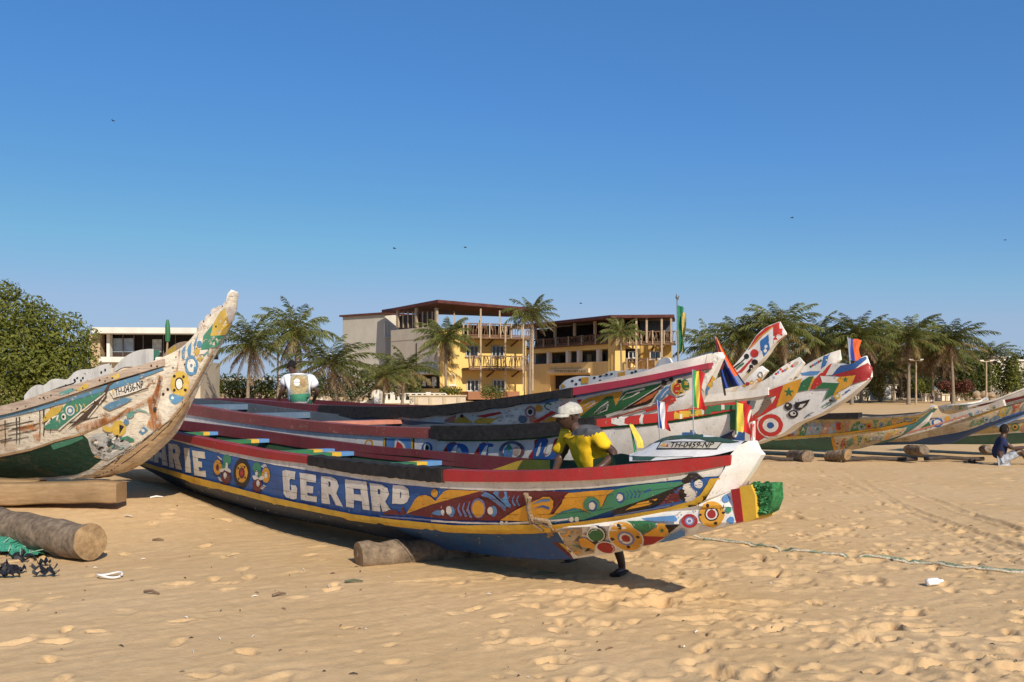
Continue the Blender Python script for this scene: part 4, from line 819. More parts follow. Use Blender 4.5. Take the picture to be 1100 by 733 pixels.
# ================================================================== FOURTH BOAT with star flag bow and roundel spur
def fourth_boat():
    ax=Axis(15.6,-1.05)
    root=thing('fishing_pirogue','white pirogue whose bow carries green stars on yellow above a red ringed roundel','boat',ax.P(-4,0,0),GRP)
    up=[(430,438,.7),(560,437,.66),(690,431,.5),(755,424.5,.34),(800,420,.22),(826,416,.16),(845,411,.14),(861,406.5,.12),(882,401,.1),(893,390.5,.09),(903,391,.085),(916,391,.08),(924,385,.06),(930,382.3,.02)]
    md=[(430,455,.55),(560,455,.52),(690,452,.38),(755,446,.25),(812,446,.14),(833,438.5,.12),(848,430.5,.11),(871,419,.10),(891,416,.09),(905,412,.085),(917,410,.08),(928,407.5,.06),(935.5,398,.02)]
    ke=[(430,500,.1),(560,505,.12),(690,495,.12),(755,486,.12),(806,478,.12),(820,473.3,.12),(841,465.5,.115),(854.5,455.5,.11),(868,450,.105),(882,444,.1),(909,427,.09),(928,412,.06),(936,405,.02)]
    mb=hull(ax,up,md,ke,CLEANW,CLEANW,GREY,rt=up,bulge=(0,.0),floor=.3); pa=Paint(mb)
    S=S_
    pa.put(S((-420,478),(-300,480),(0,450),(185,430),(180,440),(0,468),(-420,520)),WHITE)
    pa.put(O_((505,502),(790,452),(800,478),(505,528)),paint('grey_worn_plate',(.42,.40,.36),.3)); write(pa,'0485-VN',O_((512,522))[0],O_((735,490))[0],O_((735,460))[0],O_((512,490))[0],BLK,fat=.3)
    pa.put(S((185,436),(305,394),(245,575),(130,640),(95,655),(60,640),(150,560)),BRED); pa.put(S((160,490),(215,480),(235,500),(190,560),(130,625),(95,640),(130,560)),paint('grey_brown_wedge',(.22,.17,.14),.3)); pa.put(S((205,500),(250,480),(215,545)),WHITE)  # grey-brown wedge laid over the red band
    pa.put(S((310,390),(455,340),(420,445),(375,510),(248,572)),ORG); pa.put(S(*star(350,450,42)),GRN)
    pa.put(S((468,330),(545,326),(500,432),(420,448)),GRN); pa.put(S((545,326),(555,345),(515,428),(500,432)),ORG)
    pa.put(S((600,300),(655,222),(692,222),(640,320),(595,415),(520,432),(555,345)),BRED); pa.put(S((692,228),(755,230),(700,312),(640,320)),WHITE)
    pa.put(S((757,240),(850,226),(950,162),(962,190),(868,268),(690,318)),BLUE2); pa.put(S((690,318),(860,273),(968,222),(996,258),(990,345),(850,388),(878,315),(760,330)),RED)
    pa.put(S((600,322),(760,332),(745,378),(615,378)),WHITE)
    pa.put(S((745,332),(878,316),(848,388),(740,450),(700,478),(752,375),(725,360)),ORG); pa.put(S(*star(798,352,26)),GRN)
    pa.put(S((560,425),(620,374),(748,380),(703,470),(632,512),(672,420)),GRN)
    # spur
    pa.put(S((0,550),(45,562),(60,650),(100,640),(110,700),(170,800),(100,840),(60,840),(40,730)),BRED)
    for r,m_ in((108,WHITE),(98,BRED),(62,WHITE),(28,BLUE2)): pa.put(EL(S2,207,345,r,r*.9),m_)
    pa.put(EL(S2,347,196,31,30),BLK); pa.put(S2((390,190),(405,165),(440,160),(520,140),(490,190),(440,225),(405,220)),BLK); pa.put(S2((425,205),(440,180),(485,170),(455,205)),WHITE); pa.put(EL(S2,385,256,40,32),BLK); pa.put(EL(S2,385,253,24,18),WHITE); pa.put(EL(S2,340,186,10,8),WHITE); pa.put(EL(S2,393,250,10,9),BLK)
    for k in range(14): x=random.uniform(430,720); y=310-(x-400)*.52+random.uniform(-8,22); pa.put(S2(*strip([(x,y),(x+26,y-20),(x+50,y-22)],6,2)),random.choice([TEAL,YEL,LIL,GREY]))
    pa.put(EL(S2,735,118,26,24),YEL); pa.put(EL(S2,735,115,14,10),WHITE); pa.put(EL(S2,682,150,12,10),BLK); pa.put(S2((790,85),(830,60),(840,68),(800,92)),BLUE2)
    scuffs(pa,up,ke,810,932,110,SCUFF(),9)
    mb.build('hull',root,angle=60)
    m=MB(); T=ax.curve(up,50,430,826); Bt=[q-Vector((0,0,.1)) for q in T]; sweep(m,ax,T,Bt,CLEANW,out=.02); sweep(m,ax,[ax.mir(q) for q in T],[ax.mir(q) for q in Bt],CLEANW,out=.02); m.build('rail',root)
    return ax
AX5=fourth_boat()
# ================================================================== bows of the boats moored behind
Q_=Z(760,340,12.2222)
def bow_boat(a,up,lo,label,mats,art,step=5,rail=None,wash=None):
    ax=Axis(a,-1.05); x0=up[0][0]; P0=ax.pt(x0,470,0)
    root=thing('fishing_pirogue',label,'boat',(P0.x,P0.y,0),GRP)
    mid=[(u[0]*.4+l[0]*.6,u[1]*.4+l[1]*.6,(u[2]*.4+l[2]*.6)*1.12) for u,l in zip(up,lo)]
    mb=hull(ax,up,mid,lo,mats[0],mats[1],GREY,n=50,rows=(4,4),rt=up,bulge=(.0,.02),floor=.3); pa=Paint(mb,step=step); art(pa); mb.build('hull',root,angle=60)
    if rail:
        m=MB(); T=ax.curve(up,40,x0,rail[0]); Bt=[q-Vector((0,0,rail[2])) for q in T]; sweep(m,ax,T,Bt,rail[1],out=.03); m.build('rail',root)
        m=MB(); sweep(m,ax,[ax.mir(q) for q in T],[ax.mir(q) for q in Bt],rail[1],out=.03); m.build('rail',root)
    return ax,root
def art6(p):
    p.put(Q_((865,145),(945,70),(1030,240),(960,330),(866,355)),BRED); p.put(Q_((690,325),(802,235),(818,430),(740,530),(705,440)),paint('bright_blue_paint',(.03,.17,.45),.15))
    p.put(Q_((530,445),(640,262),(760,150),(945,72),(880,130),(720,262),(590,405)),BRED); p.put(Q_(*strip([(560,420),(680,280),(860,140)],16)),ORG)
    p.put(EL(Q_,620,485,54),BRED); p.put(EL(Q_,515,525,34,36),BLK); p.put(EL(Q_,622,602,42,38),BLK); p.put(EL(Q_,575,665,26,32),BLK)
    p.put(Q_((585,545),(600,560),(450,740),(390,740)),BRED); p.put(Q_(*strip([(500,550),(420,620),(340,680)],16,26)),BLK); p.put(Q_(*strip([(480,610),(380,690)],26)),GRN); p.put(Q_(*strip([(560,690),(520,740)],30)),BLK)
    p.put(Q_(*strip([(905,260),(930,240),(950,250)],8)),WHITE)
bow_boat(19,[(600,440,.6),(700,428,.45),(770,407,.25),(788,393,.15),(803,375,.11),(812,361,.09),(822,352,.07),(837,345.7,.02)],[(600,490,.12),(700,480,.1),(760,450,.09),(792,412,.08),(808,396,.07),(821,384,.06),(831,370,.05),(844,359.6,.02)],'pirogue with a tall bow tipped bright red, a blue band and a red disc below',(CLEANW,CLEANW),art6)
def art7(p):
    for k in range(5): p.dot(799+k*4+random.random()*2,414-k*1.5,2.2,(ORG,BRED,YEL,PINK,ORG)[k])
    p.put(EL(S_,122,315,20,24),GREY); p.put(EL(S_,122,315,10,12),WHITE)
bow_boat(21.5,[(640,440,.55),(740,428,.35),(790,409,.14),(806,399,.1),(818,393.2,.02)],[(640,480,.12),(740,468,.1),(800,424,.09),(814,409,.07),(825,399,.02)],'pirogue with a small rounded white bow, just right of the orange and blue cloth',(CLEANW,CLEANW),art7)
def art8(p):
    p.put([(839,394),(845,388),(851,387.5),(846,394)],YEL); p.put(S_((355,350),(420,330),(470,245),(460,300),(390,350)),plain('grey_green_patch',(.16,.19,.16),.3,9));  # grey-green patch along the lower right edge of the bow
    for k in range(9): p.dot(829+k*2.4,405-k*1.6+random.uniform(-3,3),1.3,random.choice([LIL,BRED,ORG,LBL]))
    p.put(EL(S_,400,230,30,16,-35),paint('pale_tan_paint',(.55,.42,.32),.4)); p.put(EL(S_,375,245,10,10),BRED)
bow_boat(24,[(660,440,.5),(770,427,.3),(820,409,.16),(841,393.5,.1),(858.5,383.8,.02)],[(660,480,.12),(770,465,.1),(830,428,.09),(852,407,.07),(864,391,.02)],'pirogue with a cream bow and a dab of yellow along its upper edge',(WHITE,WHITE),art8)
def art10(p):
    p.put(S_((622,160),(668,140),(640,240),(600,270)),paint('bright_blue_paint',(.03,.17,.45),.15)); p.dot(888,387,1,WHITE); p.put(S_((440,300),(520,285),(600,285),(560,320),(450,320)),SKYB)
    for k in range(6): p.dot(871+k*2.2,394-k*1.3,1.2,random.choice([ORG,SKYB,BRED,GRN]))
bow_boat(27,[(690,435,.5),(800,420,.3),(850,402,.18),(871,389,.12),(890,380,.09),(902,376,.02)],[(690,475,.12),(800,458,.1),(860,424,.09),(883,402,.08),(895,393,.07),(903,387,.02)],'pirogue with a plain white bow crossed by one blue stripe, farthest of the cluster',(WHITE,WHITE),art10)
# ================================================================== right-hand group, seen side on
R_=Z(930,400,6.4706)
wp=lambda n,c:paint('faded_'+n,c,.75,under=(.50,.40,.26),dirt=.7)
PAL=[wp('yellow',(.60,.42,.08)),wp('sea_green',(.12,.30,.20)),wp('orange',(.60,.30,.06)),wp('red',(.42,.08,.05)),wp('pale_blue',(.30,.42,.55)),wp('green',(.06,.22,.10)),wp('white',(.70,.65,.55)),wp('pink',(.55,.28,.2)),wp('sky_blue',(.14,.28,.45))]
def folk(p,up,lo,x0,x1,step,cols=PAL,seed=1):
    """a run of leaves, rings and scallops between two traced edges"""
    r=random.Random(seed); x=x0
    while x<x1:
        t=interp(up,x)[0]; b=interp(lo,x)[0]; h=b-t; c=(t+b)/2; k=r.random(); w=step*r.uniform(.8,1.3)
        cols=cols and PAL
        for q in range(2): xx=x+r.uniform(0,w); yy=r.uniform(t+h*.15,b-h*.15); p.put(ell(xx,yy,w*r.uniform(.06,.2),h*r.uniform(.05,.13),r.uniform(-60,40),7),r.choice(PAL))
        if k<.4: p.put([(x,b-1),(x+w*.3,t+h*.35),(x+w,t+1.5),(x+w*1.1,t+h*.5),(x+w*.5,b-1)],r.choice(cols),smooth=True); p.put([(x+w*.3,c+h*.1),(x+w*.6,c-h*.15),(x+w*.75,c)],r.choice(cols))
        elif k<.75:
            q=min(h*.34,w*.4); p.dot(x+w*.4,c,q,r.choice(cols)); p.dot(x+w*.4,c,q*.6,r.choice(cols)); p.dot(x+w*.4,c,q*.28,BLK)
        else: p.put([(x,t+1),(x+w*.9,t+1),(x+w*.6,c),(x+w*.2,b-1)],r.choice(cols))
        x+=w*.85
def right_boats():
    YC=paint('worn_cream_yellow',(.60,.47,.22),.5); TB=paint('worn_teal_bottom',(.05,.17,.17),.4)
    # first: long side in view, white stem
    ax=Axis(31.2,-1.05); root=thing('fishing_pirogue','cream pirogue with leafy yellow and green art, teal bottom and an upright white stem','boat',ax.P(10,0,0),GRP)
    up=[(740,455,.5),(845,450.5,.62),(923,449.5,.6),(960,447.5,.45),(990,444,.25),(1003,437,.1)]; ch=[(740,478,.3),(831,472.7,.45),(895,469,.42),(950,462,.26),(975,456.5,.14),(990,449,.1),(1004,438,.07)]
    ke=[(740,480,.1),(813,483,.12),(894,484.3,.12),(916,483,.11),(936,478,.1),(960,472,.09),(985,458,.08),(1005,439,.06)]
    mb=hull(ax,up,ch,ke,YC,TB,GREY,rt=up,bulge=(.02,.03)); p=Paint(mb); 
    folk(p,[(x,y+1.5,h) for x,y,h in up],ch,838,985,8,[YEL,TEAL,GRN,YEL,WHITE,ORG,LBL],5)
    for s,m_ in((((860,464),(905,459),(950,454),(985,449)),WHITE),):
        p.put(strip([(905,469),(950,461),(985,452)],2.2),ORG); p.put(strip([(842,470),(900,466),(950,459),(975,453)],1.6),YEL)
    p.put(S2((720,325),(760,320),(745,380),(728,380)),BRED); p.put(S2((300,330),(420,320),(400,400),(320,420)),LBL); p.put(S2(*strip([(240,455),(480,440),(700,425),(1000,390)],12)),YC)
    p.put([(895,469),(916,467),(950,462),(975,459),(968,467),(936,477.5),(916,483),(897,484)],MOTL); folk(p,[(895,469.5,0),(936,464.5,0),(975,458,0)],[(895,483,0),(936,477,0),(975,464,0)],897,970,7,[YEL,TEAL,WHITE,ORG,TEAL],9)
    p.put([(893,469.5),(896,469.5),(899,483.5),(896,484)],ORG)
    mb.build('hull',root)
    m=MB(); T=ax.curve([(x,y-1.2,h) for x,y,h in up],60,740,1000); sweep(m,ax,T,[q-Vector((0,0,.05)) for q in T],GREY); m.build('rail',root)
    m=MB(); T=ax.curve([(845,444.6,.64),(870,444.5,.64),(923,443.3,.62)],20); sweep(m,ax,T,[q-Vector((0,0,.13)) for q in T],RUB,out=.05,wid=.15); m.build('rail_padding',root)
    m=MB(); T=ax.curve([(790,444,-.6),(923,444.5,-.6),(950,445.5,-.5),(992,442.5,-.2)],30); sweep(m,ax,T,[q-Vector((0,0,.06)) for q in T],GREY); m.build('rail',root)
    m=MB(); board(m,ax,[(983,462),(992,449),(1000,435),(1005,436),(996,452),(987,463)],.05,CLEANW); m.build('stem',root,smooth=False)
    m=MB(); board(m,ax,[(936,478),(948,466),(965,462),(985,457),(1005,449.5),(1030,443),(1060,435),(1077,429.5),(1079,436),(1041,448),(1000,462),(965,471)],.06,paint('worn_white_spur',(.62,.55,.46),.5)); p=Paint(m)
    p.dot(1007,454,6,BLUE,5); p.dot(1007,454,4,WHITE,3.2); p.dot(1018,450,3,ORG); p.put([(988,461),(998,453),(1000,458)],GRN); folk(p,[(1020,448,0),(1076,431,0)],[(1020,455,0),(1076,436,0)],1024,1072,9,[YEL,WHITE,BRED,ORG,PINK],3); p.put(strip([(955,471),(1000,458),(1040,446)],1.6),PINK)
    m.build('spur',root,smooth=False)
    # second: blue bottom, yellow shoulder
    ax=Axis(34,-1.05); root=thing('fishing_pirogue','pirogue with bright blue bottom and yellow shoulder, its bow running off the right edge','boat',ax.P(14,0,0),GRP)
    up=[(900,455,.5),(1000,449,.6),(1044,444.5,.55),(1072,435.5,.4),(1100,428,.25),(1135,418,.08)]; ch=[(900,474,.3),(978,474.5,.4),(995,470.5,.4),(1038,462.6,.35),(1069,451,.22),(1100,441,.13),(1140,424,.06)]; ke=[(900,480,.1),(978,477.5,.12),(1016,477,.12),(1041,467,.1),(1069,455.5,.09),(1100,444.5,.08),(1141,427,.05)]
    mb=hull(ax,up,ch,ke,MOTL,paint('strong_blue_bottom',(.02,.10,.33),.2),GREY,rt=up); p=Paint(mb); p.put([(1046,445),(1060,439),(1074,435.5),(1078,438),(1062,444),(1048,448)],YEL); folk(p,up,ch,1072,1130,10,[TEAL,LBL,YEL,WHITE,BRED],4); folk(p,[(1040,449,0),(1070,444,0)],[(1040,459,0),(1070,452,0)],1042,1068,8,[YEL,WHITE,ORG,PINK],8)
    mb.build('hull',root); m=MB(); T=ax.curve(up,40,900,1125); sweep(m,ax,T,[q-Vector((0,0,.07)) for q in T],GREY); sweep(m,ax,[ax.mir(q) for q in T],[ax.mir(q)-Vector((0,0,.07)) for q in T],GREY); m.build('rail',root)
    m=MB(); board(m,ax,[(1066,456),(1085,447),(1100,440),(1120,432),(1122,437),(1100,447),(1072,459)],.05,LBL); m.build('spur',root,smooth=False)
    # third: cream over teal, behind the seated man
    ax=Axis(37,-1.05); root=thing('fishing_pirogue','cream pirogue with dark teal bottom behind the seated man','boat',ax.P(17,0,0),GRP)
    up=[(985,456,.5),(1040,455,.55),(1070,453.5,.55),(1100,450,.5),(1150,442,.3),(1190,430,.08)]; ch=[(985,470,.35),(1029,468.5,.42),(1100,464,.4),(1150,456,.22),(1195,436,.06)]; ke=[(985,477,.12),(1016,477.3,.12),(1100,476.5,.12),(1150,468,.1),(1197,440,.05)]
    mb=hull(ax,up,ch,ke,YC,TB,GREY,rt=up); p=Paint(mb); p.put(strip([(1000,469.5),(1029,468.3),(1100,463.8),(1140,458)],1.6),CLEANW); folk(p,up,ch,1085,1150,12,[YEL,PINK,WHITE,ORG],12); mb.build('hull',root)
    m=MB(); T=ax.curve(up,40,985,1170); sweep(m,ax,T,[q-Vector((0,0,.08)) for q in T],GREY); m.build('rail',root)
    # fourth: white with maroon rail, fifth: small pale blue
    ax=Axis(46,-1.05); root=thing('fishing_pirogue','white pirogue with a dull maroon rail, upper right, nearest the palms','boat',ax.P(22,0,0),GRP)
    up=[(1040,436,.5),(1069,428.6,.5),(1100,417,.4),(1140,404,.1)]; ch=[(1040,441,.3),(1069,437,.35),(1100,429,.25),(1142,409,.06)]; ke=[(1040,447,.12),(1069,446,.12),(1100,440,.1),(1144,413,.05)]
    mb=hull(ax,up,ch,ke,paint('pale_grey_white',(.62,.60,.56),.2),MOTL,GREY,n=40,rt=up); p=Paint(mb); p.put([(1044,434.8),(1075,431),(1110,422.5),(1110,427.5),(1075,436),(1044,438.5)],MAR); mb.build('hull',root)
    m=MB(); T=ax.curve(up,20,1040,1130); sweep(m,ax,T,[q-Vector((0,0,.05)) for q in T],WHITE); m.build('rail',root)
    ax=Axis(50,-1.05); root=thing('fishing_pirogue','small worn pale blue and white boat, left of the maroon railed one','boat',ax.P(20,0,0),GRP)
    up=[(1008,436.5,.15),(1016,434.6,.5),(1035,433,.55),(1052,430.5,.3),(1058,427,.08)]; ch=[(1009,440,.12),(1020,440.5,.4),(1038,440,.4),(1052,436,.2),(1060,428,.06)]; ke=[(1012,444,.1),(1024,446,.12),(1040,446,.12),(1054,440,.1),(1061,430,.05)]
    mb=hull(ax,up,ch,ke,paint('worn_pale_blue',(.45,.52,.56),.7),MOTL,GREY,n=40,rt=up); p=Paint(mb); folk(p,up,ch,1016,1048,7,[WHITE,LBL,WHITE,LIL],2); mb.build('hull',root)
    m=MB(); T=ax.curve(up,20); sweep(m,ax,T,[q-Vector((0,0,.06)) for q in T],WHITE); m.build('rail',root)
    # far off small open boat
    ax=Axis(118,-.15); root=thing('rowing_boat','small dark open boat with a brown end, far up the sand','boat',ax.pt(960,433,0),None)
    up=[(949,432,.25),(956,434.2,.6),(968,434.6,.7),(980,433.8,.6),(988,431.6,.2)]; ke=[(952,436.2,.2),(958,437,.3),(968,437.4,.3),(979,437,.3),(985,436,.2)]; mid=[(u[0]*.5+l[0]*.5,(u[1]+l[1])/2,(u[2]+l[2])/2*1.3) for u,l in zip(up,ke)]
    mb=hull(ax,up,mid,ke,plain('dark_worn_green',(.10,.11,.07),.3),plain('dark_worn_green',(.1,.11,.07)),GREY,n=24,rows=(2,2)); p=Paint(mb); p.put([(972,434.4),(980,433.8),(987.5,431.8),(985,436),(972,437)],plain('rust_brown_paint',(.30,.12,.06),.3)); mb.build('hull',root)
    m=MB(); T=ax.curve(up,20); sweep(m,ax,T,[q-Vector((0,0,.12)) for q in T],GREY,out=.05); m.build('rail',root)
right_boats()
# ================================================================== flags and sticks
def cloth(mb,ax_pts,w_vec,cols,fold=.02,rows=10,cut=None):
    """a hanging cloth: ax_pts = points down the pole side; w_vec = across; cols = [(share,mat)]"""
    tot=sum(c for c,_ in cols); u0=0
    for share,m in cols:
        u1=u0+share/tot; n=4; g=[]
        for i in range(rows+1):
            P=lerp(ax_pts[0],ax_pts[1],i/rows); row=[]
            for k in range(n+1):
                u=lerp(u0,u1,k/n); row.append(P+w_vec*u*(1-.12*math.sin(i/rows*3))+Vector((.3,-1,0))*fold*math.sin(u*9+i*.5)*(.4+u)+Vector((0,0,-.10*fold*20*u*abs(math.sin(u*5)))))
            g.append(row)
        mb.grid(g,m,tri=False); u0=u1
FR=lambda n,c:plain('flag_'+n,c,.15,20,.8,.2)
FB,FW,FRD,FG,FY,FO=FR('blue',(.03,.06,.28)),FR('white',(.78,.76,.74)),FR('red',(.55,.03,.03)),FR('green',(.05,.30,.10)),FR('yellow',(.72,.55,.08)),FR('orange',(.70,.13,.04))
POLE=plain('thin_pole_wood',(.25,.20,.15),.3,20,.8); STEEL=plain('grey_steel_rod',(.30,.33,.38),.2,20,.5)
def flag(name,label,ax,base,top,hb,c0,c1,width,cols,fold=.012,pole=STEEL,r=.005,hang=None,base2=None):
    b=ax.pt(*base,hb); t=ax.pt(*top,hb); root=thing(name,label,'flag',b)
    m=MB(); m.tube([b,lerp(b,t,.5),t],r,pole,seg=6); m.build('pole',root)
    p0=ax.pt(*c0,hb); p1=ax.pt(*c1,hb); m=MB(); cloth(m,(p0,p1),width,cols,fold); m.build('cloth',root,angle=80)
flag('boat_flag','small blue, white and red flag on a thin wire above the foredeck',AX2,(709,474),(706,430),-.30,(705.3,431.5),(706.8,459.5),Vector((.10,-.01,0)),[(1,FB),(1.1,FW),(1,FRD)],.016)
flag('boat_flag','small green, yellow and red flag hanging limp on a tall wire above the number plate',AX2,(745,470),(744,397),-.24,(744.2,397.5),(744.4,437),Vector((.092,-.015,0)),[(1,FG),(1,FY),(1.4,FRD)],.018)
m=MB(); q=AX2.pt(740,474,-.25); m.box(q+Vector((0,0,.035)),(.09,.07,.07),paint('blue_block_paint',(.04,.12,.30),.3),rz=-.6); m.tube([q+Vector((.03,0,.07)),q+Vector((.03,0,.09))],.02,STEEL); solo(m,'flag_socket','small blue block on the foredeck holding the flag wire','socket',q,smooth=False)
# yellow strip
m=MB(); a,b=AX2.pt(683,487,-.33),AX2.pt(677,455,-.33); m.tube([a,lerp(a,b,.5),b],[.012,.009,.007],FG,seg=6); T=[AX2.pt(677.2,456,-.33),AX2.pt(681,466,-.33),AX2.pt(685,474,-.33),AX2.pt(686,481,-.33)]; m.grid([[q+Vector((-.012,-.012,0)) for q in T],[q+Vector((.02+.02*(i%2),-.02,0)) for i,q in enumerate(T)]],FY,tri=False); m.grid([[q+Vector((.02,-.02,0)) for q in T[1:]],[q+Vector((.045,0,.0)) for q in T[1:]]],FY,tri=False)
solo(m,'boat_flag','narrow yellow pennant wound round a short stick behind the red rail','flag',a)
# flag strips at the second boat's green bow end
m=MB(); p0,p1=AX3.pt(791.5,432.5,.2),AX3.pt(791,463,.2); root=thing('boat_flag','yellow and red cloth tied to the green bow post of the white pirogue','flag',AX3.pt(791,465,.2)); cloth(m,(p0,p1),Vector((.13,-.03,0)),[(1.1,FY),(1,FRD)],.02); m.build('cloth',root,angle=80)
m=MB(); m.tube([AX3.pt(790.5,467,.2),AX3.pt(791,430,.2)],.008,GRN,seg=6); m.build('pole',root)
# folded orange and blue cloth on a pole
ax=Axis(14.6,-1.05); b=ax.pt(784,425,.1); root=thing('draped_flag','tall orange and blue cloth hanging in a cone from its pole beside the white bow','flag',b); m=MB(); t=ax.pt(768,361.5,.1); m.tube([ax.pt(779,425,.1),t],.014,POLE,seg=6); m.build('pole',root)
m=MB(); GB_=FR('grey_blue',(.16,.20,.30)); pk=FR('pale_orange',(.72,.30,.15)); L=[(769,363),(771,380),(774,400),(778,418)]; Rr=[(769.5,362),(777,376),(787,393),(801,413)]
for k0,k1,mf in((0,.2,lambda i:FB if i>5 else FRD),(.2,.42,lambda i:GB_ if i>3 else FW if i>2 else pk),(.42,.72,lambda i:FB if i>7 else GB_ if i>5 else pk),(.72,1,lambda i:GB_ if i>9 else FO if i>1 else pk)):
    for i in range(12):
        def pp(u,v):
            l=interp([(j/3,*q) for j,q in enumerate(L)],v); r=interp([(j/3,*q) for j,q in enumerate(Rr)],v); x=lerp(l[0],r[0],u); y=lerp(l[1],r[1],u); return ax.pt(x,y,.12+.09*v*math.sin(u*11+.6))
        g=[[pp(lerp(k0,k1,a/4),(i+e)/12) for a in range(5)] for e in(0,1)]; m.grid(g,mf(i),tri=False)
m.build('cloth',root,angle=80)
# red and blue flag over the far bow
ax=Axis(20,-1.05); flag('boat_flag','faded blue and orange red flag standing over the red bow tips at right','x' and ax,(914,402),(910.5,362),0,(911,363.5),(912,387),Vector((.20,-.02,0)),[(.5,FR('faded_blue',(.25,.27,.38))),(.7,FB),(1.6,FO)],.02,r=.009)
# big green and yellow flag in front of the hotel
ax=Axis(22,-1.05); b=ax.pt(729,418,0); root=thing('furled_flag','tall green and yellow flag drooping from a ragged pole in front of the hotel','flag',b); m=MB(); m.tube([b,ax.pt(728,360,0),ax.pt(727.3,320,0)],[.02,.016,.012],POLE,seg=6)
for dx,dy in((-2,-3),(2,-4),(-1,-6),(1.5,-1)): m.tube([ax.pt(727.5,322,0),ax.pt(727.5+dx,322+dy,0)],[.015,.008],GREY,seg=5)
m.build('pole',root); m=MB(); cloth(m,(ax.pt(728,328,0),ax.pt(728.5,376,0)),Vector((.11,-.02,0)),[(1,FR('deep_green',(.03,.20,.10)))],.03); g=[]
for i in range(9): v=i/8; g.append([ax.pt(732+5*u*math.sin(1.2+v*2.4)+v*1.5,336+v*42,-.02+.03*math.sin(u*5+v*6)) for u in(0,.35,.7,1)])
m.grid(g,FR('dull_yellow',(.50,.40,.12)),tri=False); m.build('cloth',root,angle=80)
# ================================================================== logs, planks, rope, litter
def log(label,a,b,r0,r1,name='log',cat='log',seg=22,end=None):
    a,b=Vector(a),Vector(b); m=MB(); n=14; pts=[lerp(a,b,i/n)+Vector((0,0,.012*math.sin(i*1.9))) for i in range(n+1)]; rad=[lerp(r0,r1,i/n)*(1+.04*math.sin(i*2.3)) for i in range(n+1)]
    m.tube(pts,rad,LOGW,seg=seg,cap=False,jit=.035); d=(b-a).normalized(); root=thing(name,label,cat,(a.x,a.y,gz(a.x,a.y)))
    o=m.build('bark',root,angle=60); base=len(m.v)
    for ring,s in((m.v[-seg:],1),(m.v[:seg],-1)):
        e=MB()
        c=sum(ring,Vector())/seg; rows=[[lerp(c,q,k/5)+d*s*(.012*(1-k/5)+.006*mnoise.noise(q*17+Vector((k,0,0)))) for q in ring] for k in range(6)]; e.grid(rows,end or LOGE,close=True); e.build('cut_end',root,angle=50)
log('thick grey log with pale sawn end lying in the left foreground',at(-40,558,10.6)+Vector((0,0,.02)),at(97,583.5,9.2),.185,.175)
log('pale roller log under the middle of the blue pirogue',at(385,597.5,8.95),at(520,590,9.6),.135,.13)
log('round log propping the cream and teal pirogue, left of the pale block',at(868,491,21.6),at(850,489.5,22.6),.15,.13,end=LOGW)
log('pale sawn log block under the painted spur beside the round log',at(911,488.5,21.4),at(889,490,21.9),.13,.12)
log('short roller under the pirogues in line with the white stem',at(975,483.5,21.8),at(993,484,21.2),.11,.12,end=LOGW)
log('small roller log just left of the seated man',at(1056,483,22.2),at(1063,483,21.8),.10,.10,end=LOGW)
m=MB()
for (x0,y0,x1,y1,d0,d1) in((820,491,850,492,22,21.8),(912,487,975,484,21.6,22),(916,482,952,481,22.6,22.6),(993,484,1057,486,22,22)): m.tube([at(x0,y0,d0),lerp(at(x0,y0,d0),at(x1,y1,d1),.5)+Vector((0,0,.01)),at(x1,y1,d1)],.035,plain('dark_driftwood',(.07,.055,.045),.4,9,.9),seg=7)
for i,(x0,y0,x1,y1,d0,d1,lb) in enumerate(((905,487,985,484,21.7,22,'long dark pole lying on the sand beneath the cream pirogue'),(993,484.5,1057,486.5,22,22,'thin dark pole between the two rollers at the right'),(808,489,852,491,22,21.8,'dark pole with a pinkish patch on the sand behind the white stem'))):
    q=MB(); a,b=at(x0,y0,d0),at(x1,y1,d1); a.z=gz(a.x,a.y)+.05; b.z=gz(b.x,b.y)+.05; q.tube([a,lerp(a,b,.4)+Vector((0,0,.03)),lerp(a,b,.7),b],.045,plain('dark_driftwood',(.07,.055,.045),.4,9,.9),seg=8); solo(q,'driftwood_pole',lb,'pole',a)
def slab(label,c,size,rz):
    m=MB(); M=Matrix.Rotation(rz,3,'Z'); sx,sy,sz=[q/2 for q in size]; prof=[]
    for cx,cy in((1,1),(-1,1),(-1,-1),(1,-1)):
        a0=math.atan2(cy,cx); prof += [(cx*(sy-.03)+.03*math.cos(a0+d),cy*(sz-.03)+.03*math.sin(a0+d)) for d in(-.6,0,.6)]
    rows=[]
    for i in range(25):
        x=lerp(-sx,sx,i/24); k=.93 if i in(0,24) else 1; rows.append([Vector(c)+M@Vector((x,y*k,z*k+.012*mnoise.noise((x*3,y*5,z*5))+.02*math.sin(x*2))) for y,z in prof])
    W=woodmat('sandy_beam_wood',(.27,.17,.085),(.40,.265,.14),scale=5,sc=(.8,6,6),bump=.5); m.grid(rows,W,tri=False,close=True)
    for r in(rows[0],rows[-1]): m.add(r,[tuple(range(len(r)))],W)
    solo(m,'timber_beam',label,'beam',(c[0],c[1],gz(c[0],c[1])),angle=40)
b=at(126,520,11.35); slab('thick sandy timber beam propping the weathered pirogue at the left',(b.x-1.05,b.y+.18,b.z-.13),(2.1,.30,.26),-.05)
b=at(30,517,11.9); slab('second pale beam further left under the weathered pirogue',(b.x-1.2,b.y+.1,b.z-.13),(2.6,.32,.26),.03)
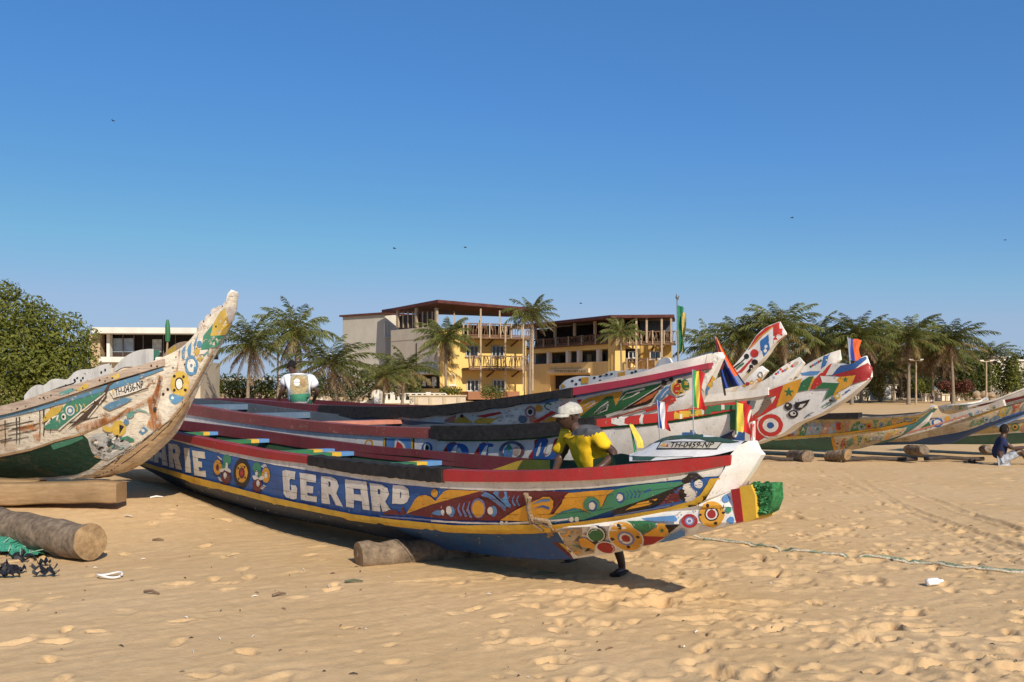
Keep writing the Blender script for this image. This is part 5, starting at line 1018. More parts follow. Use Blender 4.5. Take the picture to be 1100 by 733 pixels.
# rope across the sand
def rope():
    root=thing('mooring_rope','green and white twisted double rope lying across the sand at right','rope',at(760,581,10.2)); k=[(735,577,.0),(800,583,.0),(870,590,0),(940,597,0),(1000,602,0),(1060,607.5,0),(1130,614,0),(1200,620,0)]
    for off,mat in((0,plain('rope_green',(.20,.25,.17),.5,60,.9,.6)),(2.2,plain('rope_pale',(.50,.45,.34),.5,60,.9,.6))):
        m=MB(); pts=[]
        for i in range(140):
            x=735+(1190-735)*i/139; y=interp(k,x)[0]+off*.8*(1 if x>960 else .2)+.9*math.sin(x*.031)+.25*math.sin(x*.11+off); d=1.66/(y-HZ)*F; p=at(x,y,d); p.z=gs(p.x,p.y)+.012+.004*math.sin(i*.6+off); 
            if x<760: p.z+=.28*((760-x)/25)**1.3*.3
            pts.append(p)
        m.tube(pts,[.013*(1+.22*math.sin(i*2.1)) for i in range(140)],mat,seg=7); m.build('strand',root)
rope()
# torn green net and black sheeting at lower left
def rags():
    NETM=plain('green_netting',(.05,.26,.17),.7,70,.85,.8); PALE=plain('pale_netting',(.28,.40,.30),.5,60,.9,.6); BP=plain('torn_black_plastic',(.018,.018,.022),.5,20,.5,.4)
    c=at(2,583,10.0); root=thing('fishing_net','heap of torn green fishing net in the lower left corner','net',(c.x,c.y,gz(c.x,c.y))); m=MB(); rows=[]
    for i in range(26):
        row=[]
        for k in range(26):
            u,v=i/25*2-1,k/25*2-1; r=min(1,u*u*.9+v*v*.9); x=c.x-.25+u*.95+.1*mnoise.noise((u*3,v*3,5)); y=c.y+.12+v*.46-u*.28; row.append(Vector((x,y,gz(x,y)+.03+.24*(1-r)**.7*(.55+.6*mnoise.noise((u*2.2,v*2.2,1)))+.05*mnoise.noise((u*8,v*8,2)))))
        rows.append(row)
    m.grid(rows,NETM)
    m.build('mesh_heap',root,angle=70); m=MB()
    for k in range(170):
        u,v=random.uniform(-1,1),random.uniform(-1,1); x=c.x-.25+u*.9; y=c.y+.1+v*.45-u*.28; z=gz(x,y)+.04+.2*max(0,1-u*u*.9-v*v*.9)**.7*(.55+.6*mnoise.noise((u*2.2,v*2.2,1)))
        a=random.uniform(0,6.3); L=random.uniform(.08,.28); m.tube([Vector((x,y,z)),Vector((x+L*.5*math.cos(a),y+L*.4*math.sin(a),z+random.uniform(.0,.06))),Vector((x+L*math.cos(a),y+L*.8*math.sin(a),z-.04))],[.006,.005,.003],random.choice((NETM,PALE,PALE)),seg=4,cap=False)
    m.build('loose_cords',root)
    o=at(20,603,9.2); root=thing('plastic_sheeting','torn strips of black plastic beside the green net','plastic',(o.x,o.y,gz(o.x,o.y))); m=MB()
    for k in range(26):
        px,py=random.uniform(-25,56),random.uniform(584,622); p=at(px,py,1700/(py-HZ)); a=random.uniform(-.6,.9); L=random.uniform(.08,.30); w=random.uniform(.02,.06); row=[]; n=7
        for i in range(n):
            t=i/(n-1)-.5; q=p+Vector((math.cos(a)*L*t,math.sin(a)*L*t*.7,0)); z=gs(q.x,q.y)+.02+.05*abs(math.sin(i*1.7+k)); ww=w*(1-abs(t)*1.5)*(1+.5*math.sin(i*2.2+k)); row.append([Vector((q.x-math.sin(a)*ww,q.y+math.cos(a)*ww,z)),Vector((q.x,q.y,z+.03*math.sin(k+i))),Vector((q.x+math.sin(a)*ww,q.y-math.cos(a)*ww,z-.012))])
        m=MB(); m.grid(row,BP); m.build('torn_strip',root,angle=60)
rags()
# small litter: each visible piece is a thing
m=MB(); c=at(118,622,1700/(622-HZ)); c.z=gs(c.x,c.y)+.03; n=26
m.tube([c+Vector((.105*math.cos(a),.085*math.sin(a),.012*math.sin(a*2))) for a in [6.0*k/n for k in range(n+1)]],.009,FW,seg=7); solo(m,'plastic_ring','thin white plastic ring on the sand below the thick log','litter',c)
m=MB(); a=at(995,632.5,1700/(631-HZ)); a.z=gs(a.x,a.y)+.035; d=Vector((.14,.01,.012)); PB=plain('white_plastic_bottle',(.80,.80,.80),.08,10,.35); m.tube([a,a+d*.08,a+d*.7,a+d*.85,a+d*.9,a+d*1.05],[.022,.032,.032,.016,.013,.013],PB,seg=12); solo(m,'plastic_bottle','small white plastic bottle lying on the footprints at right','bottle',a-Vector((0,0,.03)))
for i,(px,py,L,ang,mat,lb) in enumerate(((168,556,.16,.5,FW,'white stick of debris on the sand between the log and blue boat'),(170,584,.13,-.1,plain('brown_stick',(.20,.13,.08),.3),'short brown stick right of the thick log'),(310,640,.0,0,None,''),(138,570,.12,-.3,plain('pale_driftwood',(.55,.46,.35),.2),'pale sliver of driftwood just right of the thick log'),(585,620,.22,.3,plain('green_twig',(.10,.12,.07),.3),'dark twig on the sand below the bow of the blue boat'),(300,642,.12,.7,plain('brown_stick',(.2,.13,.08)),'small dark twig in the smooth foreground sand'),(380,628,.16,.2,plain('green_twig',(.1,.12,.07)),'weedy green twig in front of the pale roller'),(163,640,.18,-.5,plain('brown_stick',(.2,.13,.08)),'thin twig in the lower left sand near the ring'))):
    if not mat: continue
    d=1700/(py-HZ); p=at(px,py,d); p.z=gs(p.x,p.y)+.015; v=Vector((math.cos(ang),math.sin(ang),0))*L; m=MB(); m.tube([p-v*.5,p+Vector((0,0,.012)),p+v*.5],[.010,.012,.006],mat,seg=6); solo(m,'driftwood_stick',lb,'debris',p)
m=MB()
for k in range(260):
    py=random.uniform(520,730); px=random.uniform(-10,1110); d=1700/(py-HZ); p=at(px,py,d)
    if random.random()<.6 and not(px<420 and py<640): continue
    z=gs(p.x,p.y)+.006; r=random.uniform(.003,.011); mat=random.choice((plain('shell_white',(.7,.65,.56),.2),plain('brown_stick',(.2,.13,.08)),plain('dark_crumb',(.06,.045,.03),.3),plain('dark_crumb',(.06,.045,.03)))); a=random.uniform(0,3.1); v=Vector((math.cos(a),math.sin(a),0))*r*random.uniform(1,3.2)
    m.tube([Vector((p.x,p.y,z))-v,Vector((p.x,p.y,z+r*.6)),Vector((p.x,p.y,z))+v],[r*.3,r*.6,r*.2],mat,seg=5)
o=m.build('beach_litter'); tag(o,'scatter of shell bits, twigs and crumbs over the sand','litter',kind='stuff')
# ================================================================== people
def skin_geo(nodes,edges,sub=2):
    me=bpy.data.meshes.new('body_frame'); me.from_pydata([Vector(n[0]) for n in nodes],edges,[]); o=bpy.data.objects.new('body_frame',me); C.objects.link(o)
    md=o.modifiers.new('Skin','SKIN'); md.use_smooth_shade=True
    if not me.skin_vertices: 
        bm=bmesh.new(); bm.from_mesh(me); bm.verts.layers.skin.verify(); bm.to_mesh(me); bm.free()
    for i,n in enumerate(nodes):
        r=n[1]; me.skin_vertices[0].data[i].radius=(r,r) if not hasattr(r,'__len__') else r
    me.skin_vertices[0].data[0].use_root=True
    s=o.modifiers.new('Sub','SUBSURF'); s.levels=sub; s.render_levels=sub
    dg=bpy.context.evaluated_depsgraph_get(); dg.update(); ev=o.evaluated_get(dg); r=bpy.data.meshes.new_from_object(ev)
    V=[v.co.copy() for v in r.vertices]; Fc=[tuple(p.vertices) for p in r.polygons]
    C.objects.unlink(o); bpy.data.objects.remove(o); bpy.data.meshes.remove(r); bpy.data.meshes.remove(me); return V,Fc
SKIN=plain('dark_brown_skin',(.075,.038,.024),.25,30,.45,.15,spec=.5); EYE=plain('eye_white',(.6,.56,.5),.05,9,.3); HAIR=plain('black_hair',(.012,.010,.009),.4,90,.9,.6)
def head(mb,c,fwd,s=1.0,tilt=0,roll=0,hair=True,mat=None):
    """a head with brow, nose, mouth, chin, ears and eyes; c = centre, fwd = direction it looks"""
    f=Vector(fwd).normalized(); l=Vector((0,0,1)).cross(f).normalized(); u=f.cross(l); mat=mat or SKIN
    if tilt: q=Matrix.Rotation(tilt,3,l); f=q@f; u=q@u
    W=lambda x,y,z: Vector(c)+(f*x+l*y+u*z)*s
    seg,rings=30,26; rows=[]
    for i in range(rings+1):
        th=math.pi*i/rings; row=[]
        for k in range(seg):
            ph=2*math.pi*k/seg; x,y,z=math.sin(th)*math.cos(ph),math.sin(th)*math.sin(ph),math.cos(th)
            X,Y,Z_=x*.100,y*.077,z*.122
            if z<0: Y*=1+.32*z; X=X*(1+.16*z)+.012*-z*(1 if x>0 else -.3)
            if x<0: X*=1.04+.10*max(0,z)
            if x>.4:
                e=math.exp(-(y/.16)**2)
                X+=.026*e*math.exp(-((z+.17)/.15)**2)*1.1+.010*e*math.exp(-((z+.02)/.16)**2)        # nose
                X+=.009*math.exp(-((z-.20)/.09)**2)*math.exp(-(y/.6)**2)                                # brow
                X-=.012*math.exp(-((abs(y)-.40)/.15)**2)*math.exp(-((z-.03)/.10)**2)                   # eye sockets
                X+=.010*math.exp(-(y/.28)**2)*(math.exp(-((z+.44)/.06)**2)+math.exp(-((z+.56)/.06)**2)); X-=.006*math.exp(-(y/.3)**2)*math.exp(-((z+.50)/.03)**2)
                X+=.014*math.exp(-(y/.3)**2)*math.exp(-((z+.83)/.14)**2)                                # chin
            row.append(W(X,Y,Z_))
        rows.append(row)
    mb.grid(rows,mat,tri=False,close=True)
    for sy in(-1,1):
        for j in range(3): mb.ball(W(-.008,sy*(.076+.004*j),-.008+.010*j),(.020*s,.010*s,.026*s),mat,8,6)
        mb.ball(W(.083,sy*.031,.004),.0125*s,EYE,10,8); mb.ball(W(.0925,sy*.031,.003),.0065*s,HAIR,8,6)
    if hair:
        rows=[]
        for i in range(12):
            th=.5*math.pi*1.25*i/11; row=[]
            for k in range(24):
                ph=2*math.pi*k/24; lim=1-.32*max(0,math.cos(ph)); t=th*lim; row.append(W(-.006+math.sin(t)*math.cos(ph)*.105,math.sin(t)*math.sin(ph)*.083,math.cos(t)*.130))
            rows.append(row)
        mb.grid(rows,HAIR,tri=False,close=True)
def hand_nodes(nodes,edges,wrist,palm,dirv,side,r=.009):
    """palm and five bent fingers that grow from node index wrist"""
    d=Vector(dirv).normalized(); s=Vector(side).normalized(); n=d.cross(s).normalized(); p=Vector(palm); ip=len(nodes); nodes.append((p,(.036,.020))); edges.append((wrist,ip))
    for k,L in enumerate((.068,.078,.074,.058)):
        b=p+d*.035+s*(.030-.020*k); i=len(nodes); nodes += [(b,r),(b+d*L*.55-n*.010,r*.95),(b+d*L*.85-n*.030,r*.8)]; edges += [(ip,i),(i,i+1),(i+1,i+2)]
    b=p+s*.042; i=len(nodes); nodes += [(b,r*1.1),(b+d*.035+s*.022-n*.012,r),(b+d*.062+s*.026-n*.026,r*.85)]; edges += [(ip,i),(i,i+1),(i+1,i+2)]
def wrinkle(V,a,f,seed=0): return [v+Vector((mnoise.noise(v*f+Vector((seed,0,0))),mnoise.noise(v*f+Vector((0,seed,9))),mnoise.noise(v*f*.7+Vector((7,0,seed)))))*a for v in V]
# ---- man in yellow, leaning on the far side of the front boat
def yellow_man():
    d=8.78; f0=at(667,613,8.62); root=thing('person','man in yellow shirt and pale cap leaning forward behind the blue boat','person',(f0.x,f0.y,gz(f0.x,f0.y)))
    A=lambda x,y,dd: at(x,y,dd)
    nodes=[(A(657,523,8.88),.135),(A(646,500,8.86),.13),(A(630,482,8.8),.12),(A(620,464,8.78),.07),(A(614.5,456,8.76),.055),(A(611.5,449,8.75),.06),
      (A(635,468,8.63),.050),(A(661,487,8.53),.048),(A(646,502,8.40),.036),(A(613,470,8.93),.050),(A(601,492,8.97),.044),(A(596,507,8.80),.032),
      (A(650,535,8.76),.10),(A(657,568,8.62),.066),(A(667.5,603,8.62),.040),(A(668.5,612.5,8.62),.036),(A(662,615.5,8.50),.030),
      (A(640,535,8.97),.10),(A(630,568,9.05),.066),(A(618,597,9.3),.040),(A(617,601,9.3),.036),(A(610,603,9.2),.03)]
    edges=[(0,1),(1,2),(2,3),(3,4),(4,5),(2,6),(6,7),(7,8),(2,9),(9,10),(10,11),(0,12),(12,13),(13,14),(14,15),(15,16),(0,17),(17,18),(18,19),(19,20),(20,21)]
    hand_nodes(nodes,edges,8,A(636,507,8.38),(-.8,-.3,-.2),(0,-.6,.8)); hand_nodes(nodes,edges,11,A(592,510,8.74),(-.6,-.5,-.3),(0,-.6,.8))
    V,Fc=skin_geo(nodes,edges); m=MB(); m.add(V,Fc,SKIN); head(m,A(610,446.5,8.74),(-.86,-.42,-.22),1.06,hair=False); 
    m.build('body',root,angle=180)
    # shirt: torso and short sleeves
    N=[(A(656,526,8.88),.19),(A(645,503,8.86),.215),(A(629,482,8.8),.255),(A(626,467,8.78),.18),(A(619,458.5,8.77),.085),(A(636,466,8.60),.085),(A(648,476,8.56),.072),(A(655,482,8.55),.066),(A(610,469,8.97),.085),(A(603,481,8.97),.075),(A(601,488,8.97),.068)]
    E=[(0,1),(1,2),(2,3),(3,4),(2,5),(5,6),(6,7),(2,8),(8,9),(9,10)]
    V,Fc=skin_geo(N,E,3); V=wrinkle(V,.022,5,3); V=wrinkle(V,.018,13,5)
    SH=plain('yellow_jersey',(.80,.50,.015),.14,18,.75,.3); YK=plain('charcoal_yoke',(.085,.085,.09),.2,18,.8,.2); m=MB(); top=[]; low=[]
    for f in Fc:
        c=sum((V[i] for i in f),Vector())/len(f); px=550+F*c.x/c.y; py=HZ-(c.z-CAMZ)/c.y*F
        (top if py<468.5-.5*max(0,px-636) and px>614 else low).append(f)
    m.add(V,low,SH); o0=len(m.v); m.add(V,top,YK); o=m.build('shirt',root,angle=180)
    # shorts
    N=[(A(646,523,8.86),.165),(A(645,530,8.86),.16),(A(650,538,8.76),.115),(A(655,556,8.66),.10),(A(640,538,8.97),.115),(A(634,556,9.02),.10)]; V,Fc=skin_geo(N,[(0,1),(1,2),(2,3),(1,4),(4,5)]); m=MB(); m.add(wrinkle(V,.012,9),Fc,plain('dark_shorts_cloth',(.02,.025,.04),.3,14,.85)); m.build('shorts',root,angle=180)
    # cap
    CP=plain('pale_grey_cap',(.46,.44,.38),.3,30,.85,.5); c=A(612,441.5,8.74); f=Vector((-.86,-.42,-.10)).normalized(); l=Vector((0,0,1)).cross(f).normalized(); u=f.cross(l); m=MB(); rows=[]
    for i in range(11):
        th=math.pi*.56*i/10; row=[]
        for k in range(28): ph=2*math.pi*k/28; row.append(c+f*(math.sin(th)*math.cos(ph)*.128)+l*(math.sin(th)*math.sin(ph)*.097)+u*(math.cos(th)*.093+.004*math.sin(k*3.1))-u*.01)
        rows.append(row)
    m.grid(rows,CP,tri=False,close=True); br=[]
    for i in range(7):
        t=i/6; br.append([c+f*(.105+.085*t*math.cos(a)**.6)*math.cos(a*.9)+l*(.094*math.sin(a)*(1-.12*t))-u*(.012+.020*t+.012*t*math.sin(a)**2) for a in [-1.25+2.5*k/12 for k in range(13)]])
    m.grid(br,CP,tri=False); m.grid([[q-u*.006 for q in r] for r in br],CP,tri=False); m.build('cap',root,angle=60)
    # sandal
    m=MB(); s=A(667,616,8.58); m.box(s+Vector((-.02,-.04,.012)),(.095,.25,.022),plain('dark_sandal',(.03,.025,.02),.3),rz=-.45); m.build('sandal',root,smooth=False)
    m=MB(); s=A(613,605,9.25); m.box(s+Vector((-.02,-.04,.02)),(.095,.25,.022),plain('dark_sandal',(.03,.025,.02)),rz=-.45); m.build('sandal',root,smooth=False)
yellow_man()
# ---- man seated on the sand at right, facing right
def seated_man():
    d=20.7; g=at(1070,500,d); root=thing('person','man in dark blue shirt sitting on the sand, seen from behind, arms on knees','person',(g.x,g.y,gz(g.x,g.y))); A=lambda x,y,o=0: at(x,y,d+o)
    nodes=[(A(1074,492),.135),(A(1072,484),.13),(A(1074,476.5),.14),(A(1077,470),.07),(A(1078.5,466),.055),(A(1079,463),.05),(A(1079,475,-.19),.065),(A(1088,482,-.24),.042),(A(1100,481,-.12),.033),(A(1077,475,.19),.065),(A(1087,482,.26),.042),(A(1099,480.5,.14),.033),
      (A(1078,494,-.12),.085),(A(1096,484,-.14),.062),(A(1105,496,-.14),.042),(A(1106,499,-.14),.036),(A(1111,499.6,-.14),.028),(A(1078,494,.12),.085),(A(1097,484,.16),.062),(A(1106,496,.16),.042),(A(1107,499,.16),.036),(A(1112,499.6,.16),.028)]
    edges=[(0,1),(1,2),(2,3),(3,4),(4,5),(2,6),(6,7),(7,8),(2,9),(9,10),(10,11),(0,12),(12,13),(13,14),(14,15),(15,16),(0,17),(17,18),(18,19),(19,20),(20,21)]
    hand_nodes(nodes,edges,8,A(1104,482,-.08),(1,.1,-.3),(0,1,.2)); hand_nodes(nodes,edges,11,A(1103,481,.1),(1,-.1,-.3),(0,-1,.2))
    V,Fc=skin_geo(nodes,edges); m=MB(); m.add(V,Fc,SKIN); head(m,A(1079,462),(.95,.28,-.05),1.05); m.build('body',root,angle=180)
    N=[(A(1074,494),.155),(A(1072,485),.15),(A(1074,477),.165),(A(1077,471.5),.09),(A(1079,475.5,-.2),.088),(A(1084,479.5,-.225),.074),(A(1077,475.5,.2),.088),(A(1083,480,.24),.074)]
    V,Fc=skin_geo(N,[(0,1),(1,2),(2,3),(2,4),(4,5),(2,6),(6,7)]); m=MB(); m.add(wrinkle(V,.025,6),Fc,plain('dark_blue_tshirt',(.018,.026,.075),.3,16,.85,.3)); m.build('shirt',root,angle=180)
    SG=plain('grey_patterned_shorts',(.32,.34,.38),.6,14,.85); N=[(A(1075,495),.14),(A(1078,494,-.12),.105),(A(1093,486,-.14),.088),(A(1078,494,.12),.105),(A(1094,486,.16),.088)]; V,Fc=skin_geo(N,[(0,1),(1,2),(0,3),(3,4)]); m=MB(); m.add(wrinkle(V,.02,8),Fc,SG); m.build('shorts',root,angle=180)
    for i,(x,y) in enumerate(((1041,497.5),(1046,498))):
        q=MB(); c=at(x,y,1700/(y-HZ)); c.z=gz(c.x,c.y)+.03; q.box(c,(.26,.10,.025),plain('dark_sandal',(.03,.025,.02)),rz=.3+i); q.tube([c+Vector((.0,-.05,.01)),c+Vector((.03,0,.06)),c+Vector((0,.05,.01))],.012,plain('dark_sandal',(.03,.025,.02)),seg=5); solo(q,'sandal',('dark sandal on the sand left of the seated man, outer one','dark sandal on the sand, nearer to the seated man')[i],'sandal',c,group='sandals on the sand',smooth=False)
seated_man()
# ---- man in white T-shirt, back to us, bending over behind the third boat
def white_man():
    d=17.4; g=at(320,430,d); root=thing('person','man in white T-shirt with a printed back, hunched over on the boats','person',g); A=lambda x,y,o=0: at(x,y,d+o)
    nodes=[(A(321,436),.14),(A(321,424,.03),.135),(A(320,412,.08),.15),(A(316,404,.14),.07),(A(314,399,.2),.055),(A(313.5,396,.22),.05),(A(308,409,.06),.07),(A(303,420,.0),.045),(A(299,429,.12),.033),(A(334,410,.1),.07),(A(341,421,.12),.045),(A(337,430,.3),.033),(A(314,438,.2),.1),(A(312,438,.5),.07),(A(312,450,.55),.05),(A(329,438,.2),.1),(A(331,438,.5),.07),(A(331,450,.55),.05)]
    edges=[(0,1),(1,2),(2,3),(3,4),(4,5),(2,6),(6,7),(7,8),(2,9),(9,10),(10,11),(0,12),(12,13),(13,14),(0,15),(15,16),(16,17)]
    hand_nodes(nodes,edges,8,A(298,432,.14),(-.2,.2,-1),(0,1,0)); hand_nodes(nodes,edges,11,A(336,433,.34),(-.2,.4,-1),(0,-1,0))
    V,Fc=skin_geo(nodes,edges); m=MB(); m.add(V,Fc,SKIN); head(m,A(313.5,394,.22),(.1,1,-.5),1.0); m.build('body',root,angle=180)
    N=[(A(321,437),.20),(A(321,424,.03),.225),(A(320.5,411,.08),.25),(A(317.5,404,.12),.16),(A(307,409,.06),.13),(A(303,415,.03),.11),(A(335,409.5,.1),.13),(A(340,416,.11),.11)]
    V,Fc=skin_geo(N,[(0,1),(1,2),(2,3),(2,4),(4,5),(2,6),(6,7)],3); m=MB(); m.add(wrinkle(V,.02,6),Fc,plain('white_tshirt',(.80,.80,.82),.06,10,.85,.2)); p=Paint(m,step=3,base=.006)
    p.put([(312,402.5),(331,402.5),(332,424),(311,426)],plain('print_grey',(.30,.30,.26),.5,40)); p.put([(314,406),(322,403.5),(330,407),(330,420),(318,424),(313,416)],plain('print_gold',(.36,.28,.14),.5,30),smooth=True); p.put(ell(319,411,3.4,4),FW); p.put([(322,407),(328,409),(328,417),(323,414)],plain('print_tan',(.35,.22,.10),.4)); p.put([(309,424),(332,423),(333,431),(309,431)],plain('print_green',(.05,.22,.13),.3))
    m.build('shirt',root,angle=180)
    N=[(A(321,437),.16),(A(314,439,.2),.12),(A(312,439,.42),.10),(A(329,439,.2),.12),(A(331,439,.42),.1)]; V,Fc=skin_geo(N,[(0,1),(1,2),(0,3),(3,4)]); m=MB(); m.add(V,Fc,plain('green_shorts_cloth',(.03,.12,.08),.3)); m.build('shorts',root,angle=180)
white_man()
# ---- far people
def far_person(px,py,h,label,shirt,legs,pose=0,d=None):
    d=d or 100; g=at(px,py,d); s=h/1.72*d/F; root=thing('person',label,'person',g); c=lambda x,y,z: g+Vector((x,y,z))*s
    sw=.12 if pose else .05
    nodes=[(c(0,0,.92),.13*s),(c(0,0,1.2),.14*s),(c(0,0,1.42),.08*s),(c(0,0,1.52),.055*s),(c(0,0,1.56),.05*s),(c(.21,0,1.36),.06*s),(c(.27,.02,1.08),.045*s),(c(.25,-.08,.84),.035*s),(c(-.21,0,1.36),.06*s),(c(-.27,.02,1.08),.045*s),(c(-.25,-.08,.84),.035*s),(c(.1,0,.85),.09*s),(c(.10+sw*.5,0,.48),.065*s),(c(.1+sw,.0,.08),.045*s),(c(.12+sw,-.1,.03),.03*s),(c(-.1,0,.85),.09*s),(c(-.10-sw*.5,0,.48),.065*s),(c(-.1-sw,0,.08),.045*s),(c(-.1-sw,-.1,.03),.03*s)]
    V,Fc=skin_geo(nodes,[(0,1),(1,2),(2,3),(3,4),(1,5),(5,6),(6,7),(1,8),(8,9),(9,10),(0,11),(11,12),(12,13),(13,14),(0,15),(15,16),(16,17),(17,18)]); m=MB(); m.add(V,Fc,SKIN); head(m,c(0,-.02,1.62),(-.5,-1,0),s); m.build('body',root,angle=180)
    V,Fc=skin_geo([(c(0,0,.95),.155*s),(c(0,0,1.2),.165*s),(c(0,0,1.38),.12*s),(c(.21,0,1.36),.08*s),(c(.25,.01,1.18),.07*s),(c(-.21,0,1.36),.08*s),(c(-.25,.01,1.18),.07*s)],[(0,1),(1,2),(1,3),(3,4),(1,5),(5,6)]); m=MB(); m.add(V,Fc,shirt); m.build('shirt',root,angle=180)
    V,Fc=skin_geo([(c(0,0,.92),.155*s),(c(.1,0,.82),.11*s),(c(.1+sw*.5,0,.5),.09*s),(c(-.1,0,.82),.11*s),(c(-.1-sw*.5,0,.5),.09*s)],[(0,1),(1,2),(0,3),(3,4)]); m=MB(); m.add(V,Fc,legs); m.build('trousers',root,angle=180)
DK=plain('far_dark_cloth',(.03,.03,.045),.3); BR=plain('far_brown_cloth',(.10,.045,.03),.3)
far_person(964,430,15,'distant person in dark red brown clothes standing by the low grey wall',BR,BR,0,100)
far_person(1001,435.5,12,'distant person in black shirt and pale trousers walking left of the white boards',DK,FW,1,88)
far_person(1036,427,12,'distant dark clothed person near the beach chairs at right',DK,DK,0,104)
far_person(914,431.5,9,'distant person in dark clothes just right of the forked bow',DK,DK,1,100)
# ================================================================== buildings
class Facade:
    def __init__(s,P,Q): s.P=Vector((P[0],P[1],0)); d=Vector((Q[0],Q[1],0))-s.P; s.L=d.length; s.d=d/s.L; s.n=Vector((s.d.y,-s.d.x,0)); s.n=s.n if s.n.dot(-s.P)>0 else -s.n
    def u(s,px): k=(px-550)/F; return (k*s.P.y-s.P.x)/(s.d.x-k*s.d.y)
    def pt(s,u,z,o): q=s.P+s.d*u+s.n*o; q.z=z; return q
    def z(s,px,py): q=s.P+s.d*s.u(px); return CAMZ-(py-HZ)/F*q.y
    def box(s,mb,u0,u1,z0,z1,o0,o1,mat): mb.hexa([s.pt(u,z,o) for z in(z0,z1) for o in(o1,o0) for u in(u0,u1)],mat)
    def pbox(s,mb,px0,px1,pyt,pyb,o0,o1,mat,ref=None):
        r=ref if ref is not None else (px0+px1)/2; s.box(mb,s.u(px0),s.u(px1),s.z(r,pyb),s.z(r,pyt),o0,o1,mat)
    def window(s,root,px0,px1,pyt,pyb,frame,glass,name='window',bars=2,dep=.0,ref=None):
        m=MB(); r=ref or (px0+px1)/2; u0,u1,z0,z1=s.u(px0),s.u(px1),s.z(r,pyb),s.z(r,pyt); t=.09
        for a in((u0,u1,z0,z0+t),(u0,u1,z1-t,z1),(u0,u0+t,z0+t,z1-t),(u1-t,u1,z0+t,z1-t)): s.box(m,*a,.005+dep,.13+dep,frame)
        for k in range(1,bars): c=lerp(u0,u1,k/bars); s.box(m,c-t/2,c+t/2,z0+t,z1-t,.01+dep,.10+dep,frame)
        s.box(m,u0-.08,u1+.08,z0-.09,z0-.003,.005+dep,.22+dep,frame)
        w=m.build(name,root,smooth=False); m=MB(); s.box(m,u0+t,u1-t,z0+t,z1-t,.004+dep,.04+dep,glass); m.build('pane',w,smooth=False)
def wallmat(name,rgb,stain=.35):
    t=NT(name); a=t.noise(.35,6,.65); b=t.noise(1.2,6,.7,sc=(1,1,.25)); c=t.noise(8,5)
    col=t.mix(t.ramp(a,.35,.7),rgb,mul(rgb,.82)); col=t.mix(t.ramp(b,.50,.78,0,stain),col,mul(rgb,.45)); t.bump(c,.15,.02); MATS[name]=t.done(col,.9,.15); return MATS[name]
OCH=wallmat('ochre_render',(.84,.58,.20)); OCH2=wallmat('brightened_ochre_render',(.90,.62,.26)); GRW=wallmat('grey_cement_render',(.62,.53,.40)); CRM=wallmat('cream_render',(.66,.61,.50)); WHT=wallmat('whitewash',(.74,.70,.62))  # OCH2 is ochre lightened in colour for the wing side in grazing sun
GLS=plain('dark_window_glass',(.02,.028,.035),.3,3,.15,spec=.6); ROOFM=plain('rust_red_roofing',(.10,.035,.03),.4,2,.85); DKW=plain('dark_interior',(.022,.017,.014),.4,2,.95); CURT=plain('pale_curtain',(.45,.45,.42),.3,4,.9); BALW=woodmat('brown_balcony_wood',(.10,.05,.03),(.27,.16,.09),scale=3); POSTW=woodmat('pale_post_wood',(.33,.24,.16),(.52,.41,.28)); SCRN=plain('brown_screen',(.055,.04,.03),.3,6,.9); BLUI=plain('blue_grey_interior',(.09,.11,.14),.4,1,.9); TERR=wallmat('terracotta_wall',(.36,.17,.09)); SLABW=wallmat('pale_slab_edge',(.55,.45,.30))
def balcony(fc,root,px0,px1,pyt,pyb,o0,o1,ref=None,posts=6,name='balcony'):
    """a rustic timber balcony front: rails, uprights and crossed poles"""
    m=MB(); r=ref or (px0+px1)/2; u0,u1,z0,z1=fc.u(px0),fc.u(px1),fc.z(r,pyb),fc.z(r,pyt)
    fc.box(m,u0,u1,z0-.28,z0-.02,o0+.02,o1+.1,BALW); fc.box(m,u0-.05,u1+.05,z1-.10,z1,o1-.06,o1+.08,BALW); fc.box(m,u0,u1,z0+.02,z0+.14,o1-.05,o1+.05,BALW)
    n=int((u1-u0)/.30); rr=random.Random(int(px0))
    for i in range(n+1):
        u=lerp(u0,u1,i/n); v=u+rr.uniform(-.22,.22); m.bar(fc.pt(u,z0+.14,o1+.02*(i%2)),fc.pt(v,z1-.08,o1+.02*(i%2)),.07,.05,BALW)
        w=u+rr.uniform(-.3,.3); m.bar(fc.pt(u,z0+.5+rr.uniform(-.3,.3),o1-.03),fc.pt(w,z1-.12,o1-.03),.06,.05,POSTW if rr.random()<.35 else BALW)
    for i in range(posts): u=lerp(u0,u1,i/(posts-1)); fc.box(m,u-.06,u+.06,z0-.2,z1+.06,o1+.081,o1+.2,POSTW)
    m.build(name,root,smooth=False)
